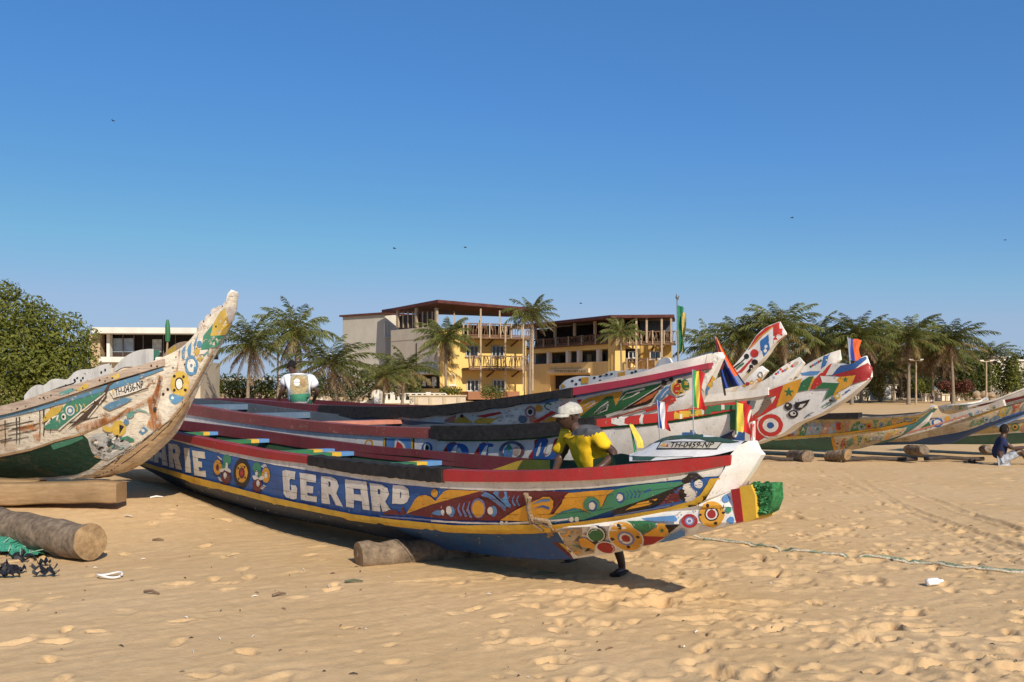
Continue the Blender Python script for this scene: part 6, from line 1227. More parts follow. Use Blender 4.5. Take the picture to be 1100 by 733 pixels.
def hotel():
    # ---- left wing
    L,C0,R=(-12.2,101.2),(-7.4,95),(1.5,98.6); S,Fr=Facade(L,C0),Facade(C0,R); d=Fr.d; nb=-Fr.n
    root=thing('hotel_wing','yellow and grey three storey hotel wing with open roof terrace, left of the longer one','building',(C0[0],C0[1],gz(*C0)))
    m=MB(); c=Vector((*C0,0)); zt=S.z(472,352); zg=.6
    P4=[Vector((*C0,0)),Vector((*R,0)),Vector((*R,0))+nb*9,Vector((*C0,0))+nb*11]; Lv=Vector((*L,0))
    def prism(mb,pts,z0,z1,mat):
        n=len(pts); vs=[Vector((p.x,p.y,z)) for z in(z0,z1) for p in pts]; mb.add(vs,[tuple(range(n-1,-1,-1)),tuple(range(n,2*n))]+[(i,(i+1)%n,n+(i+1)%n,n+i) for i in range(n)],mat)
    back=[Vector((*C0,0)),Vector((*R,0)),Vector((*R,0))+nb*8,Lv+nb*3,Lv]
    prism(m,back,zg,Fr.z(530,363),OCH); m.build('wall',root,smooth=False)
    m=MB(); S.box(m,S.u(422),S.L-.003,S.z(450,402),S.z(450,352.5),.004,.25,GRW); S.box(m,S.u(422),S.u(453),zg,S.z(450,402),.004,.25,GRW); S.pbox(m,449.3,449.9,369,402,.251,.30,DKW); S.pbox(m,422,474,364.3,364.9,.251,.28,SLABW,450); m.build('side_wall',root,smooth=False)
    m=MB(); S.pbox(m,453,472.5,403,417.5,.01,.05,DKW); S.pbox(m,455,458,408,415,.051,.12,WHT); S.pbox(m,460,463,407,414,.051,.12,WHT); S.pbox(m,465,469,405,415,.051,.12,CURT); S.pbox(m,450,473,400.5,402.3,.251,1.6,WHT); m.build('ground_floor_opening',root,smooth=False)
    m=MB(); Fr.box(m,.0,Fr.u(496.5),zg,Fr.z(485,354),.004,.12,OCH); Fr.pbox(m,474.8,476,358,420,.121,.2,OCH2); m.build('corner_wall',root,smooth=False)
    # screens and posts of the roof terrace
    m=MB(); S.pbox(m,428,470,337,352.3,-.1,-.03,SCRN,450)
    for i in range(9): x=428+42*i/8; S.pbox(m,x-.5,x+.5,335,352.3,-.02,.06,POSTW)
    m.build('terrace_screen',root,smooth=False)
    for x,b in((429,352),(449,352),(470.5,351)): m=MB(); S.pbox(m,x-1,x+1,331,b,.07,.30,POSTW); m.build('post',root,smooth=False)
    for x,t,b,o in((509,331,420,2.1),(535,349,420,2.1),(554,332,420,2.1),(564,334,420,2.1),(488,332,352,.0),(529,333,350,2.1),(497,340,363,.3),(505,342,363,-3),(526,342,363,-3),(548,342,363,-3)): m=MB(); u=Fr.u(x); q=1 if o>0 else .7; m.bar(Fr.pt(u,Fr.z(x,b),o),Fr.pt(u,Fr.z(x,t)-(.25 if t<340 else 0),o),.16*q,.16*q,POSTW); m.build('post',root,smooth=False)
    m=MB(); zc=Fr.z(470,323); zl=S.z(425,331.5); zr=Fr.z(565,333.5)
    A=Vector((*C0,0))+Fr.n*.8+S.n*.5; B=Vector((*L,0))+S.n*.5-S.d*.6; D=Vector((*R,0))+Fr.n*2.6+Fr.d*.6; E=D+nb*9; G=B+nb*5
    for p,z in((A,zc),(B,zl),(D,zr),(E,zr+.1),(G,zl+.2)): p.z=z
    low=[p-Vector((0,0,.32)) for p in(A,D,E,G,B)]; up=[A,D,E,G,B]; m.add(up+low,[(0,1,2,3,4),(9,8,7,6,5)]+[(i,(i+1)%5,5+(i+1)%5,5+i) for i in range(5)],ROOFM); m.build('roof',root,smooth=False)
    m=MB(); Fr.pbox(m,497,563,347,362.8,-4.2,-4,DKW); 
    for x in(503,517,540): Fr.pbox(m,x,x+6,352,362,-3.9,-3.3,BALW)
    m.build('terrace_back',root,smooth=False)
    balcony(Fr,root,495,563,349.3,362.5,.13,2.0,530,7); balcony(Fr,root,497,563,383,395.5,.005,2.0,530,7)
    m=MB(); Fr.pbox(m,495,563,363,364.6,.0,2.0,SLABW,530); Fr.pbox(m,497,563,396,397,.0,2.0,SLABW,530); m.build('balcony_slab',root,smooth=False)
    for x0,x1,t,b in((500,513.5,371.5,383),(528,541,371.5,383),(501,514,408,420.5),(529,542,408,420.5)): Fr.window(root,x0,x1,t,b,CURT if b<400 else WHT,GLS,bars=3)
    Fr.window(root,482,489,402,414,WHT,GLS); Fr.window(root,476.5,481,376,384,WHT,GLS,bars=1)
    for x in(522,549,523,550): 
        m=MB(); t,b=(364,372) if x in(522,549) else (397,405); m.bar(Fr.pt(Fr.u(x),Fr.z(x,b),.05),Fr.pt(Fr.u(x+4),Fr.z(x,t),1.6),.14,.14,BALW); m.build('bracket',root,smooth=False)
    m=MB(); Fr.pbox(m,494,548,420.6,429,.4,2.6,TERR,520); m.build('terrace_wall',root,smooth=False)
    # cream block further left
    b2=Facade((-20.2,111.1),(-14.6,107)); r2=thing('cream_building','cream block with a narrow green shuttered window beside the grey hotel wall','building',b2.pt(b2.L,1,0)); m=MB(); b2.box(m,0,b2.L,.8,b2.z(409,338),-6,0,wallmat('pale_grey_render',(.50,.46,.38))); m.build('wall',r2,smooth=False)
    m=MB(); e=Facade((-14.6,107),(-13.0,108.5)); e.box(m,0,e.L,.8,b2.z(409,338.3),-5,.05,CRM); m.build('corner_wall',r2,smooth=False); e.window(r2,412.5,419.5,347.5,362,WHT,plain('green_shutter',(.04,.10,.05),.3)); m=MB(); b2.box(m,-.3,b2.L+.3,b2.z(409,338)+.003,b2.z(409,336),-6.2,.3,ROOFM); m.build('roof',r2,smooth=False)
    m=MB(); b2.pbox(m,388,396,398,408,.003,.06,GLS); m.build('window',r2,smooth=False)
    # ---- long right wing
    L,C0,R=(.6,115.1),(11.17,98),(16.6,97.0); S,Fr=Facade(L,C0),Facade(C0,R); nb=-Fr.n
    root=thing('hotel_wing','long ochre hotel wing with white columns, timber gallery and lettered signboard','building',(C0[0],C0[1],gz(*C0)))
    m=MB(); pts=[Vector((*C0,0)),Vector((*R,0)),Vector((*R,0))+nb*10,Vector((*L,0))+nb*4]
    ins=[Vector((*C0,0))-S.n*2.8+Fr.d*.2,Vector((*R,0)),Vector((*R,0))+nb*10,Vector((*L,0))-S.n*2.8+nb*4,Vector((*L,0))-S.n*2.8]
    prism(m,ins,.6,Fr.z(690,369.3),OCH); m.build('wall',root,smooth=False)
    m=MB(); S.box(m,0,S.L,S.z(657,374.5),S.z(657,367.2),-2.9,0,OCH); S.box(m,0,S.L,S.z(657,402),S.z(657,388),-2.9,0,OCH2); 
    for a,b in((0,S.u(591)),(S.u(634),S.L)): S.box(m,a,b,.6,S.z(657,402.05),-2.9,-.004,OCH2)
    m.build('gallery_wall',root,smooth=False)
    m=MB(); S.box(m,0,S.L,S.z(657,388.1),S.z(657,374.4),-2.7,-2.6,BLUI)
    for x in(572,584,603,612,626,637,650): S.pbox(m,x,x+4,378,388,-2.59,-2.4,random.choice([DKW,CURT,BLUI,DKW]),657)
    m.build('gallery_back',root,smooth=False)
    for x in(563,571,588.5,609,621,642,655.5): m=MB(); u=S.u(x); S.box(m,u-.22,u+.22,S.z(657,388),S.z(657,374.5),-.45,.03,WHT); m.build('column',root,smooth=False)
    m=MB(); S.pbox(m,593,632,402.5,418,-.6,-.5,DKW,657); S.pbox(m,620,631,405,418,-.49,-.3,BALW,657); m.build('ground_floor_opening',root,smooth=False)
    m=MB(); S.pbox(m,590,634,396.6,401,.004,.25,plain('cream_signboard',(.66,.56,.36),.15),612); p=Paint(m,step=30,base=.02); 
    r=random.Random(3)
    for i in range(17): x=596+i*2.0; p.put([(x,397.8),(x+1.3,397.8),(x+r.uniform(.5,1.3),399.9),(x,399.9)],plain('sign_lettering',(.30,.20,.10),.2))
    m.build('signboard',root,smooth=False)
    m=MB(); S.box(m,S.u(656),S.L+.02,.6,S.z(664,358.5),.005,.35,OCH); Fr.box(m,-.3,Fr.u(672),.6,Fr.z(664,358.5),.005,.35,OCH); S.pbox(m,660,660.6,358.5,402,.351,.40,OCH2); m.build('corner_pillar',root,smooth=False)
    m=MB(); S.box(m,0,S.L,S.z(657,367.2),S.z(657,343),-2.8,-2.7,DKW); Fr.box(m,.2,Fr.L,Fr.z(690,369.2),Fr.z(690,343),-2.8,-2.7,DKW)
    for i in range(9): S.box(m,1+i*1.7,1.9+i*1.7,S.z(657,366),S.z(657,355),-2.69,-2.6,(BALW,SCRN,CURT)[i%3])
    m.build('upper_gallery_back',root,smooth=False)
    balcony(S,root,561,657,358.5,366.8,-.3,.1,657,8); balcony(Fr,root,665,726,356.5,368.6,.0,.9,690,6); balcony(Fr,root,674,707,385.5,396.5,.005,.8,690,4)
    m=MB(); Fr.pbox(m,665,726,369,370.6,.0,.9,SLABW,690); Fr.pbox(m,674,707,397,398,.0,.8,SLABW,690); m.build('balcony_slab',root,smooth=False)
    for x in(577,598,619,641): m=MB(); u=S.u(x); S.box(m,u-.13,u+.13,S.z(657,358),S.z(657,343.5),.11,.35,POSTW); m.build('post',root,smooth=False)
    for x in(664.5,684,695,711,721): m=MB(); u=Fr.u(x); m.bar(Fr.pt(u,Fr.z(690,398 if x==684 or x==711 else 369),.98),Fr.pt(u,Fr.z(690,342),.98),.2,.2,POSTW); m.build('post',root,smooth=False)
    for x0,x1,t,b in((675,685,377.5,385),(698,710,377.5,386)): Fr.window(root,x0,x1,t,b,WHT,GLS)
    m=MB(); Fr.pbox(m,686,722,343,355.5,-2.69,-2.5,BLUI,690); m.build('gallery_glazing',root,smooth=False)
    A=Vector((*C0,0))+S.n*.9+Fr.n*1.0; B=Vector((*L,0))+S.n*.9; D=Vector((*R,0))+Fr.n*1.2+Fr.d*.3; E=D+nb*11; G=B+nb*6
    for p,z in((A,Fr.z(664,339.7)),(B,Fr.z(664,339.7)+.1),(D,Fr.z(721,339)),(E,9.7),(G,9.7)): p.z=z
    up=[A,D,E,G,B]; low=[p-Vector((0,0,.30)) for p in up]; m=MB(); m.add(up+low,[(0,1,2,3,4),(9,8,7,6,5)]+[(i,(i+1)%5,5+(i+1)%5,5+i) for i in range(5)],ROOFM); m.build('roof',root,smooth=False)
    for x in(700,709): m=MB(); m.bar(Fr.pt(Fr.u(x),Fr.z(690,378),.05),Fr.pt(Fr.u(x+3),Fr.z(690,370),.8),.14,.14,BALW); m.build('bracket',root,smooth=False)
hotel()
def white_house():
    f=Facade(((-31.2),70),(-23.6,70.5)); root=thing('white_building','low white flat roofed building with a glazed upper storey, behind the weathered bow','building',f.pt(0,.1,0))
    m=MB(); f.box(m,0,f.L,f.z(150,359),f.z(150,352.8),-6,1.0,WHT); m.build('roof',root,smooth=False)
    m=MB(); f.box(m,0,f.L,0,f.z(150,388),-6,0,GRW); f.box(m,-.6,f.u(107.6),0,f.z(150,359.01),-6,.02,wallmat('buff_render',(.50,.36,.22))); f.box(m,f.u(110),f.L,f.z(150,389.5),f.z(150,383.8),.003,.6,WHT); m.build('wall',root,smooth=False)
    m=MB(); f.box(m,0,f.L,f.z(150,383.8),f.z(150,359.02),-5.5,-.9,DKW); f.pbox(m,117,140,363,378,-.89,-.8,plain('pale_blue_glass',(.34,.40,.46),.25,2,.2),150); f.pbox(m,160,170,364,378,-.89,-.8,CURT,150); f.pbox(m,117,160,378.5,383.5,-.89,-.75,SCRN,150)
    for x in(128,140,150,172,185): f.pbox(m,x,x+.8,359.1,383.7,-.79,-.7,GREY,150)
    m.build('glazing',root,smooth=False); m=MB(); f.pbox(m,114.5,117.8,359.02,383.7,-.6,.0,WHT,150); m.build('column',root,smooth=False)
white_house()
def far_house(name,label,x0,x1,yt,yb,d,mat,rt=None):
    f=Facade(((x0-550)/F*d,d),((x1-550)/F*d,d+1)); root=thing(name,label,'building',f.pt(0,1,0)); m=MB(); f.box(m,0,f.L,.5,f.z(x0,yt),-5,0,mat); m.build('wall',root,smooth=False)
    m=MB(); f.box(m,-.3,f.L+.3,f.z(x0,yt)+.003,f.z(x0,yt)+.25,-5.2,.4,rt or WHT); m.build('roof',root,smooth=False)
    n=max(2,int((x1-x0)/9))
    for i in range(n): a=x0+(x1-x0)*(i+.25)/n; f.window(root,a,a+(x1-x0)*.42/n,yt+3,yt+8,GRW,GLS,bars=1)
far_house('white_building','small white house glimpsed behind the last palm on the right',1062,1085,384,420,150,WHT)
far_house('white_building','white house at the right edge of the photo, above the maroon railed boat',1088,1125,388,420,160,wallmat('pale_grey_render',(.50,.46,.38)))
far_house('beach_hut','low grey walled hut behind the standing dark red person',946,998,413,431,112,wallmat('dull_grey_wall',(.34,.31,.27)),GREY)
# ================================================================== palms and other planting
PF=leafmat('palm_leaf',(.085,.112,.022),(.19,.20,.048)); PF2=leafmat('old_palm_leaf',(.26,.21,.07),(.34,.25,.11)); PFD=leafmat('dry_palm_leaf',(.20,.13,.07),(.28,.19,.10))
PT=woodmat('palm_trunk_bark',(.16,.12,.085),(.36,.29,.21),scale=4,sc=(.6,.6,6)); NUT=plain('coconut_husk',(.22,.16,.04),.4,6)
def palm(h,L,nf,lean,seed,wind=.25,skirt=.6):
    r=random.Random(seed); root=bpy.data.objects.new('coconut_palm',None); C.objects.link(root); m=MB(); n=12; pts=[]; rad=[]
    for i in range(n+1): t=i/n; pts.append(Vector((lean[0]*t*t,lean[1]*t*t,h*t))); rad.append((.15-.06*t+.10*max(0,.12-t)*3)*(1+.06*(i%2)))
    m.tube(pts,rad,PT,seg=9); m.build('trunk',root); top=pts[-1]; m=MB(); dr=MB()
    def frond(az,el,L,dry):
        mat=PFD if dry else (PF2 if el<-.15 and r.random()<.6 else PF); d=Vector((math.cos(az),math.sin(az),0)); P=[]; p=top+Vector((0,0,.05)); e=el; N=14; up=[]
        for i in range(N+1):
            P.append(p.copy()); t=i/N; v=d*math.cos(e)+Vector((wind*t*.5,0,math.sin(e))); v.normalize(); p=p+v*(L/N); e-=(.025+.115*t)*(1.0 if el>0 else .5)*r.uniform(.8,1.2); e=max(e,-1.5)
        tgt=dr if dry else m; tgt.tube(P,[.035*(1-.85*i/N)+.004 for i in range(N+1)],PFD if dry else PF2,seg=4,cap=False)
        M=34
        for k in range(2,M):
            t=k/M; i=min(N-1,int(t*N)); q=lerp(P[i],P[i+1],t*N-i); tan=(P[i+1]-P[i]).normalized(); side=tan.cross(Vector((0,0,1)));
            if side.length<.1: side=Vector((d.y,-d.x,0))
            side.normalize(); ll=L*.24*(math.sin(math.pi*min(1,.12+t*.86))**.6)*r.uniform(.8,1.15)
            for s in(-1,1):
                dv=(side*s*r.uniform(.45,.85)+tan*r.uniform(.6,1.0)+Vector((wind*.5,0,-r.uniform(.1,.75)*(1.3 if dry else 1)))).normalized(); tip=q+dv*ll+Vector((0,0,-ll*.22)); mid=q+dv*ll*.5; w=tan*(.044*L/3.6)*r.uniform(.7,1.3)
                tgt.add([q-w*.5,q+w*.5,mid+w,tip,mid-w],[(0,1,2,4),(4,2,3)],mat)
    for i in range(nf): u=i/nf; frond(i*2.39996+r.uniform(-.2,.2),1.42-1.95*u**.8+r.uniform(-.12,.12),L*r.uniform(.85,1.08)*(.8+.25*math.sin(math.pi*u)),False)
    for i in range(int(nf*skirt*.45)): frond(r.uniform(0,6.28),r.uniform(-1.3,-.6),L*r.uniform(.6,.9),True)
    for i in range(9): a=r.uniform(0,6.28); q=top+Vector((.22*math.cos(a),.22*math.sin(a),-.15-r.random()*.25)); dr.ball(q,(.10,.10,.13),NUT,7,5)
    m.build('fronds',root,smooth=False); dr.build('dry_skirt',root,smooth=False); return root
KINDS=[(5.0,3.7,30,(.3,.1),11,.15,.7),(6.6,3.8,36,(.7,.2),12,.30,.9),(4.2,3.9,28,(-.4,.2),13,.08,.7),(7.6,3.0,27,(.2,0),14,.5,.4),(5.6,3.8,33,(-.6,.1),15,.22,1.0)]
PROTO=[]
def put_palm(kind,px,py,bx,by,d,label,rz,sc):
    """crown centre at (px,py), foot at (bx,by)"""
    first=len(PROTO)<=kind or PROTO[kind] is None
    while len(PROTO)<=kind: PROTO.append(None)
    crown=at(px,py,d); foot=at(bx,by,d); g=gz(foot.x,d); h=(crown.z-g)/KINDS[kind][0]
    if first: PROTO[kind]=palm(*KINDS[kind]); o=PROTO[kind]; o.rotation_euler=(0,0,rz); o['category']='palm'; o['group']='coconut palms behind the beach'; o['label']=label
    else: o=dup(PROTO[kind],None,rz,None,label)
    o.location=(foot.x,d,g); o.scale=(sc,sc,h)
    return o
PALMS=[(0,264,364,266,430,68,'palm directly right of the weathered bow tip',.4,.95),(4,326,352,318,430,74,'palm above the man in the white T-shirt',2.0,.95),(2,368,384,362,430,64,'short spreading palm right of the man in white',1.0,1.05),(2,424,390,432,432,74,'short palm in front of the grey hotel wall',3.4,.85),(0,406,397,412,431,70,'small palm squeezed between two bigger ones left of the grey wall',5.0,.7),
 (1,483,362,479,421,90,'palm at the yellow corner of the left hotel wing',1.5,.95),(3,575,338,569,421,88,'tallest slim palm standing between the two hotel wings',.2,1.0),(3,671,356,668,402,92,'slim palm against the corner pillar of the long hotel wing',2.5,.85),
 (1,781,352,790,425,80,'first palm right of the tall green and yellow flag',.3,1.15),(2,757,366,760,425,92,'low palm half hidden by the tall green and yellow flag',2.2,1.0),(1,838,342,846,425,78,'palm rising straight above the red tipped bow',1.8,1.15),(4,868,356,872,425,84,'palm above the plain white bow with one blue stripe',4.0,1.2),(1,908,352,915,425,84,'palm behind the faded red and blue boat flag',5.0,1.1),(4,932,362,925,424,90,'palm just right of the faded red and blue flag',2.9,1.15),(1,983,352,976,418,84,'palm in the middle of the right-hand grove, above the thin lamp post',.8,1.2),(4,1008,368,1002,420,90,'lower palm between two tall ones in the right-hand grove',1.2,1.1),(1,1040,356,1024,418,86,'broad palm above the red flowered hedge',3.6,1.15),(3,1069,368,1064,420,100,'last separate palm at the right end of the grove',1.0,1.1),(0,958,372,960,420,98,'smaller palm above the dark red clothed person',.1,1.0),(4,812,366,816,425,96,'palm seen between the red tipped bow and its left neighbour',3.0,1.1),(2,797,378,799,426,92,'short palm low behind the orange and blue cloth',.9,1.15),(2,826,372,829,426,94,'short dense palm immediately left of the red tipped bow',2.6,1.1),(2,856,382,858,426,92,'short palm low above the small rounded white bow',4.1,1.15),(2,945,382,946,424,94,'short palm between the forked bow tip and the dark red person',5.3,1.1),(4,1023,376,1022,420,96,'low leafy palm left of the broad one above the red hedge',.4,.95),(2,966,386,968,422,100,'shortest palm just left of the thin lamp post',1.7,1.05),(0,888,372,892,425,98,'shaded palm low behind the blue striped bow',4.4,1.05)]
for k,a,b,c_,e,d,lb,rz,sc_ in PALMS: put_palm(k,a,b+(11 if a>740 else 7 if a<450 else 2),c_,e,d,lb,rz,sc_*(.93 if a>740 else .97))
def foliage(mb,blobs,n,mats,size,seed,droop=.2):
    r=random.Random(seed)
    vol=[b[3]*b[4]*b[5] for b in blobs]; tot=sum(vol)
    for b,v in zip(blobs,vol):
        for _ in range(int(n*v/tot)):
            q=Vector((r.gauss(0,1),r.gauss(0,1),r.gauss(0,1))).normalized(); k=r.random()**.28*(1+.34*mnoise.noise(q*2.6+Vector((b[0],b[1],b[2]))))
            c=Vector((b[0]+q.x*b[3]*k,b[1]+q.y*b[4]*k,b[2]+q.z*b[5]*k)); s=size*r.uniform(.6,1.4); a=(q+Vector((r.gauss(0,.6),r.gauss(0,.6),r.gauss(0,.6)+.3))).normalized(); t=a.cross(Vector((r.gauss(0,1),r.gauss(0,1),r.gauss(0,1)))).normalized(); w=a.cross(t)
            mt=mats[0] if r.random()<.7 else mats[1]
            mb.add([c-t*s,c+w*s*.45,c+t*s-a*s*droop,c-w*s*.45],[(0,1,2,3)],mt)
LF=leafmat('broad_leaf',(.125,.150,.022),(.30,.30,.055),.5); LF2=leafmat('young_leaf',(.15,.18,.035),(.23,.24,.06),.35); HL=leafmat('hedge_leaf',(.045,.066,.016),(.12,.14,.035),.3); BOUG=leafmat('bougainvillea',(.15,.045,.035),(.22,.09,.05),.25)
def big_tree():
    d=46; g=at(40,440,d); root=thing('leafy_tree','big dense green broadleaf tree at the left edge','tree',(g.x,d,gz(g.x,d))); m=MB(); o=Vector((g.x,d,0))
    m.tube([o,o+Vector((.2,0,1.4)),o+Vector((.1,.1,2.6))],[.30,.24,.2],PT,seg=9)
    for a in range(7): v=Vector((math.cos(a*.9)*1.7,math.sin(a*.9)*1.2,1.5+.3*(a%3))); s=o+Vector((.1,.1,2.0+.1*a)); m.tube([s,s+v*.5+Vector((0,0,.1)),s+v],[.13,.09,.04],PT,seg=7)
    m.build('trunk',root); m=MB(); B=[]
    for px,py,r,dz in((8,340,34,0),(40,352,30,-.4),(70,366,30,-.3),(85,385,24,.3),(20,385,42,-.8),(-20,370,40,0),(55,400,38,-.7),(10,425,40,-.5),(88,408,22,.2),(60,430,36,-.3),(96,362,12,.1),(36,326,13,0),(48,338,14,.3),(6,316,18,.2),(-30,330,26,.3),(-50,400,40,0),(104,358,6,0),(20,312,6,0),(78,345,12,.2)):
        c=at(px,py,d+dz); q=r*d/F; B.append((c.x,c.y,c.z,q,q*.9,q*.92))
    foliage(m,B,25000,(LF,LF2),.105,5,.4); m.build('crown',root,smooth=False)
big_tree()
def shrub(name,label,px0,px1,py,yb,d,n,mats,size,seed,cat='shrub',grp=None):
    g=at((px0+px1)/2,yb,d); root=thing(name,label,cat,(g.x,d,gz(g.x,d)),grp); r=random.Random(seed); m=MB(); st=MB(); B=[]; z0=gz(g.x,d); k=max(2,int((px1-px0)/9))
    for i in range(k):
        px=lerp(px0,px1,(i+.5)/k); c=at(px,lerp(py,yb,.5)+r.uniform(-2,2),d+r.uniform(-.8,.8)); hw=(px1-px0)/k*.8*d/F; hh=(yb-py)*.5*d/F*r.uniform(.8,1.2); B.append((c.x,c.y,c.z,hw,hw*.8,hh)); st.tube([Vector((g.x,d,z0)),Vector((c.x+.1,c.y,c.z))],[.06,.03],PT,seg=5)
    foliage(m,B,n,mats,size,seed); m.build('leaves',root,smooth=False); st.build('stems',root)
G='hedges and bushes behind the beach'
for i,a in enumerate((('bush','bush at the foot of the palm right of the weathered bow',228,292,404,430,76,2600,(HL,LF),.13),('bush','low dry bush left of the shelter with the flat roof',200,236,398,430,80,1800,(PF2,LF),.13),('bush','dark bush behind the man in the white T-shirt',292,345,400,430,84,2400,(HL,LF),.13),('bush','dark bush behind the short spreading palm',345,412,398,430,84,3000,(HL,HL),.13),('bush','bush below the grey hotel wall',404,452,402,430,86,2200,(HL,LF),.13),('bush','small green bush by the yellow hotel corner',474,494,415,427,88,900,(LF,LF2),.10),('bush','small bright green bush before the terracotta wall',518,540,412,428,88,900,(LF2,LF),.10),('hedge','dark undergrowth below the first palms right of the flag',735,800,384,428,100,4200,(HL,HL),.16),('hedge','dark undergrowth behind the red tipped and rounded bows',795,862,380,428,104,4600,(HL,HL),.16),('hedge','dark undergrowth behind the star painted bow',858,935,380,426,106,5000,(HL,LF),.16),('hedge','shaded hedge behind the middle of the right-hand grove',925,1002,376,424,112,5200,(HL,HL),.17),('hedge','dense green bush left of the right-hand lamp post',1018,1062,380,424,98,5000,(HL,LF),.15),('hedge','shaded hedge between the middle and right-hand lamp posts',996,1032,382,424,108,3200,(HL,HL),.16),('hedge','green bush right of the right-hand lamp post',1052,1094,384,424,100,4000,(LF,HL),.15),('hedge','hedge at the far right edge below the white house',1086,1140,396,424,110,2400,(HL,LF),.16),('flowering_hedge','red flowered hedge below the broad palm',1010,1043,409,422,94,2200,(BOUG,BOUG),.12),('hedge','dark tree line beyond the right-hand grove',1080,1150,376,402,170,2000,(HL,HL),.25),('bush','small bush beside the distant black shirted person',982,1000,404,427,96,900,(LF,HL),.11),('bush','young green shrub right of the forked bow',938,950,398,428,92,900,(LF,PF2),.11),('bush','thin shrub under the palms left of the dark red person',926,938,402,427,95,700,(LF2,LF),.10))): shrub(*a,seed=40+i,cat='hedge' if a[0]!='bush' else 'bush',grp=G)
# ================================================================== low walls, shelter, lamp posts, small beach furniture
def fence():
    d=84; f=Facade(((188-550)/F*d,d),((478-550)/F*d,d+1.5)); root=thing('balustrade','low pale balustrade running behind the boats below the palms','fence',f.pt(0,gz(0,d),0)); m=MB(); z=lambda py:f.z(330,py)
    f.box(m,0,f.L,.1,z(430),-.15,.15,WHT); f.box(m,0,f.L,z(423.4),z(422.4),-.1,.1,WHT); m.build('rail',root,smooth=False)
    for i in range(46): m=MB(); u=f.L*i/45; w=.10 if i%6 else .22; f.box(m,u-w,u+w,z(430)+.002,z(423.4 if i%6 else 421.4)-.002,-.08,.08,WHT); m.build('baluster',root,smooth=False)
    m=MB(); d=82; 
    root=thing('beach_shelter','flat roofed open shelter on thin pale posts right of the weathered bow','shelter',at(268,430,d)); f=Facade(((238-550)/F*d,d),((303-550)/F*d,d)); f.box(m,-.2,f.L,f.z(270,408.6),f.z(270,406.6),-2.4,.3,WHT); m.build('roof',root,smooth=False)
    for x in(239,279,301): m=MB(); u=f.u(x); f.box(m,u-.11,u+.11,.2,f.z(270,408.65),-.1,.12,POSTW); m.build('post',root,smooth=False)
    d=80
    for px0,px1,yt,yb,lb in((398,410,418.5,431,'grey rounded stone slab standing behind the boats'),(402,409.5,419,431.5,'white painted stone slab beside the grey one')):
        f=Facade(((px0-550)/F*d,d),((px1-550)/F*d,d)); m=MB(); o=f.pt(f.L/2,.3,0); mat=GRW if 'grey' in lb[:5] else WHT; pts=[(0,.2),(f.L,.2),(f.L,f.z(px0,yt+3)),(f.L*.75,f.z(px0,yt+.6)),(f.L*.5,f.z(px0,yt)),(f.L*.25,f.z(px0,yt+.6)),(0,f.z(px0,yt+3))]
        n=len(pts); o0=-.9 if mat is GRW else -.1; V=[f.pt(u,z,o0) for u,z in pts]+[f.pt(u,z,o0+.3) for u,z in pts]; m.add(V,[tuple(range(n)),tuple(range(2*n-1,n-1,-1))]+[(i,(i+1)%n,n+(i+1)%n,n+i) for i in range(n)],mat); solo(m,'stone_slab',lb,'stone',o,smooth=False)
    for (px0,px1,yt,yb,d,mat,lb) in ((440,500,426,432,80,GRW,'low pale terrace wall in front of the hotel'),(935,965,414,428,104,WHT,'white garden wall right of the forked bow'),(994,1010,424,428.5,96,CLEANW,'white boards behind the black shirted person'),(1012,1042,424.5,428.5,98,WHT,'row of low white seats at the back of the beach'),(918,936,418,429,100,WHT,'white stall front behind the forked bow tip')):
        f=Facade(((px0-550)/F*d,d),((px1-550)/F*d,d+.4)); m=MB(); f.box(m,0,f.L,.2,f.z(px0,yt),-.3,0,mat); f.box(m,-.1,f.L+.1,f.z(px0,yt)+.003,f.z(px0,yt)+.12,-.4,.1,SLABW); k=int(f.L/1.4)+1
        for i in range(k): u=f.L*(i+.5)/k; f.box(m,u-.14,u+.14,.2,f.z(px0,yt)-.05,.004,.12,SLABW)
        solo(m,'garden_wall',lb,'wall',f.pt(0,.3,0),smooth=False)
fence()
def lamp(px,yt,yb,d,label):
    b=at(px,yb,d); b.z=gz(b.x,d); t=at(px,yt,d); root=thing('lamp_post',label,'lamp',b,'lamp posts along the back of the beach'); m=MB(); m.tube([b,lerp(b,t,.5),t],[.10,.08,.07],POSTW,seg=8); m.build('post',root)
    m=MB(); m.box(t+Vector((0,0,.05)),(1.1,.12,.10),POSTW); m.build('cross_arm',root,smooth=False)
    for s in(-1,1): m=MB(); m.box(t+Vector((s*.46,0,.14)),(.34,.22,.09),CLEANW); m.build('lamp_head',root,smooth=False)
lamp(298.5,373,432,76,'thin pale lamp post left of the man in white'); lamp(984,388,428,84,'thin lamp post in the middle of the right-hand grove'); lamp(1059.5,389,428,86,'lamp post at the right beside the boulders')
for i,(px,py,r,lb) in enumerate(((1049,423.5,4.2,'tan boulder left of the right-hand lamp post'),(1057,424,4.8,'big tan boulder at the foot of the right-hand lamp post'),(1065,424.5,4,'tan boulder right of the right-hand lamp post'))):
    d=92; c=at(px,py,d); q=r*d/F; m=MB(); m.ball(c,(q,q*.8,q*.85),plain('tan_rock',(.36,.27,.18),.3,3,.9,.6,dist=.1),14,10,fn=lambda v:v*(1+.28*mnoise.noise(v*1.9+Vector((i*3,0,0))))); solo(m,'boulder',lb,'boulder',c-Vector((0,0,q*.8)))
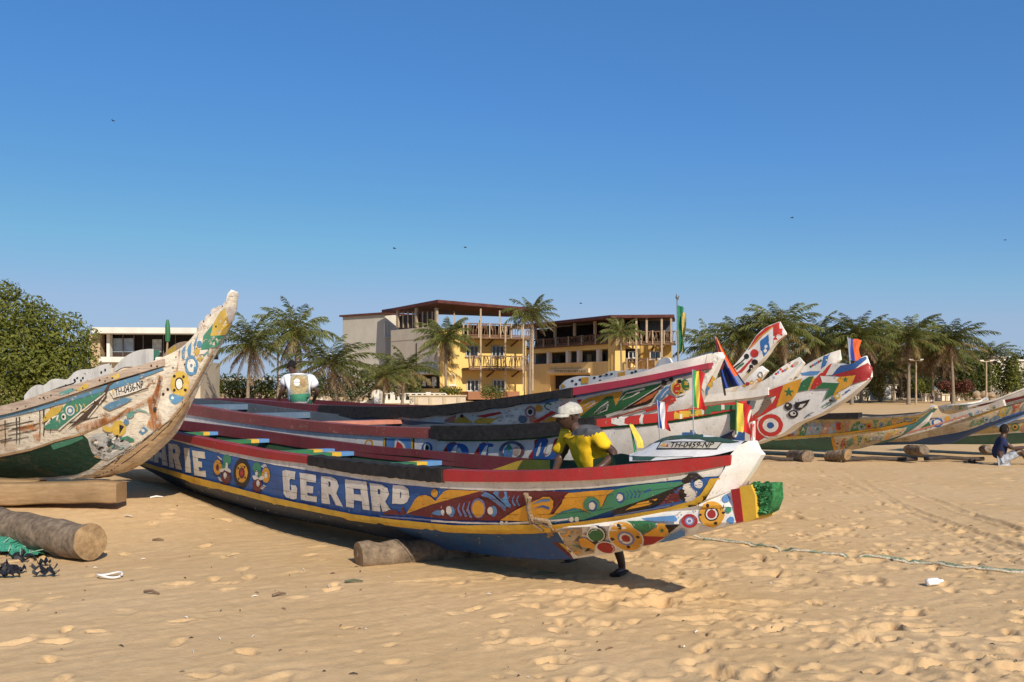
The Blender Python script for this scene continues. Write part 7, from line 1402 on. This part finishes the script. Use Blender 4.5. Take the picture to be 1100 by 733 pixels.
# ---- birds far off in the sky
for i,(px,py,s,lb) in enumerate(((122,130,1,'tiny dark bird high in the left sky'),(424,267,1.1,'tiny bird in the sky above the grey hotel wall'),(500,266,1,'tiny bird in the sky above the hotel terrace'),(851,234,1.1,'tiny bird high above the red tipped bow'),(624,326,1,'tiny bird just above the long hotel wing'),(1080,258,.9,'tiny bird at the far right of the sky'))):
    c=at(px,py,140); m=MB(); BD=plain('bird_black',(.03,.03,.03),.2); m.ball(c,(.22*s,.07*s,.07*s),BD,8,6); 
    for q in(-1,1): m.add([c+Vector((.08,0,0))*s,c+Vector((-.10,0,0))*s,c+Vector((-.05,q*.3,.12))*s,c+Vector((-.16,q*.55,.04))*s],[(0,2,1),(1,2,3)],BD)
    m.add([c+Vector((-.18,0,0))*s,c+Vector((-.36,.07,0))*s,c+Vector((-.36,-.07,0))*s],[(0,1,2)],BD); solo(m,'bird',lb,'bird',c,group='birds in the sky')
# ------------------------------------------------------------------ light, sky, camera
EL_,AZ=math.radians(34),math.atan2(.40,-.917)      # sun over the photographer's right shoulder
sc=bpy.context.scene
w=bpy.data.worlds.new('World'); sc.world=w; w.use_nodes=True; nt=w.node_tree; bg=nt.nodes['Background']
sky=nt.nodes.new('ShaderNodeTexSky'); sky.sky_type='NISHITA'; sky.sun_disc=False; sky.sun_elevation=EL_; sky.sun_rotation=AZ; sky.altitude=0; sky.air_density=1.0; sky.dust_density=.6; sky.ozone_density=5
hs=nt.nodes.new('ShaderNodeHueSaturation'); hs.inputs['Saturation'].default_value=1.25; nt.links.new(sky.outputs[0],hs.inputs['Color']); mx=nt.nodes.new('ShaderNodeMix'); mx.data_type='RGBA'; mx.blend_type='MULTIPLY'; mx.inputs[0].default_value=1; mx.inputs[7].default_value=(1.0,.91,.98,1); nt.links.new(hs.outputs[0],mx.inputs[6]); dk=nt.nodes.new('ShaderNodeMix'); dk.data_type='RGBA'; dk.blend_type='DARKEN'; dk.inputs[0].default_value=.75; K=.13; dk.inputs[7].default_value=(.42/K,.53/K,.69/K,1); nt.links.new(mx.outputs[2],dk.inputs[6]); hz=nt.nodes.new('ShaderNodeMix'); hz.data_type='RGBA'; hz.inputs[0].default_value=.28; hz.inputs[7].default_value=(.125/K,.30/K,.61/K,1); nt.links.new(dk.outputs[2],hz.inputs[6]); nt.links.new(hz.outputs[2],bg.inputs[0]); bg.inputs[1].default_value=K
sl=bpy.data.lights.new('sun','SUN'); sl.energy=5.0; sl.angle=math.radians(.5); sl.color=(1,.90,.75)
so=bpy.data.objects.new('sun',sl); C.objects.link(so); sd=Vector((.40*math.cos(EL_),-.917*math.cos(EL_),math.sin(EL_)))
so.rotation_euler=sd.to_track_quat('Z','Y').to_euler(); so.location=(10,-20,30)
cam=bpy.data.cameras.new('camera'); co=bpy.data.objects.new('camera',cam); C.objects.link(co); co.location=(0,0,CAMZ); co.rotation_euler=(math.pi/2,0,0)
cam.sensor_width=36; cam.lens=36*F/1100; cam.shift_y=(HZ-366.5)/1100; cam.clip_end=5000; cam.clip_start=.05
sc.camera=co
sc.view_settings.view_transform='Standard'; sc.view_settings.look='None'; sc.view_settings.exposure=0
sc.render.engine='CYCLES'; sc.cycles.use_denoising=True; sc.cycles.max_bounces=6; sc.cycles.transparent_max_bounces=12
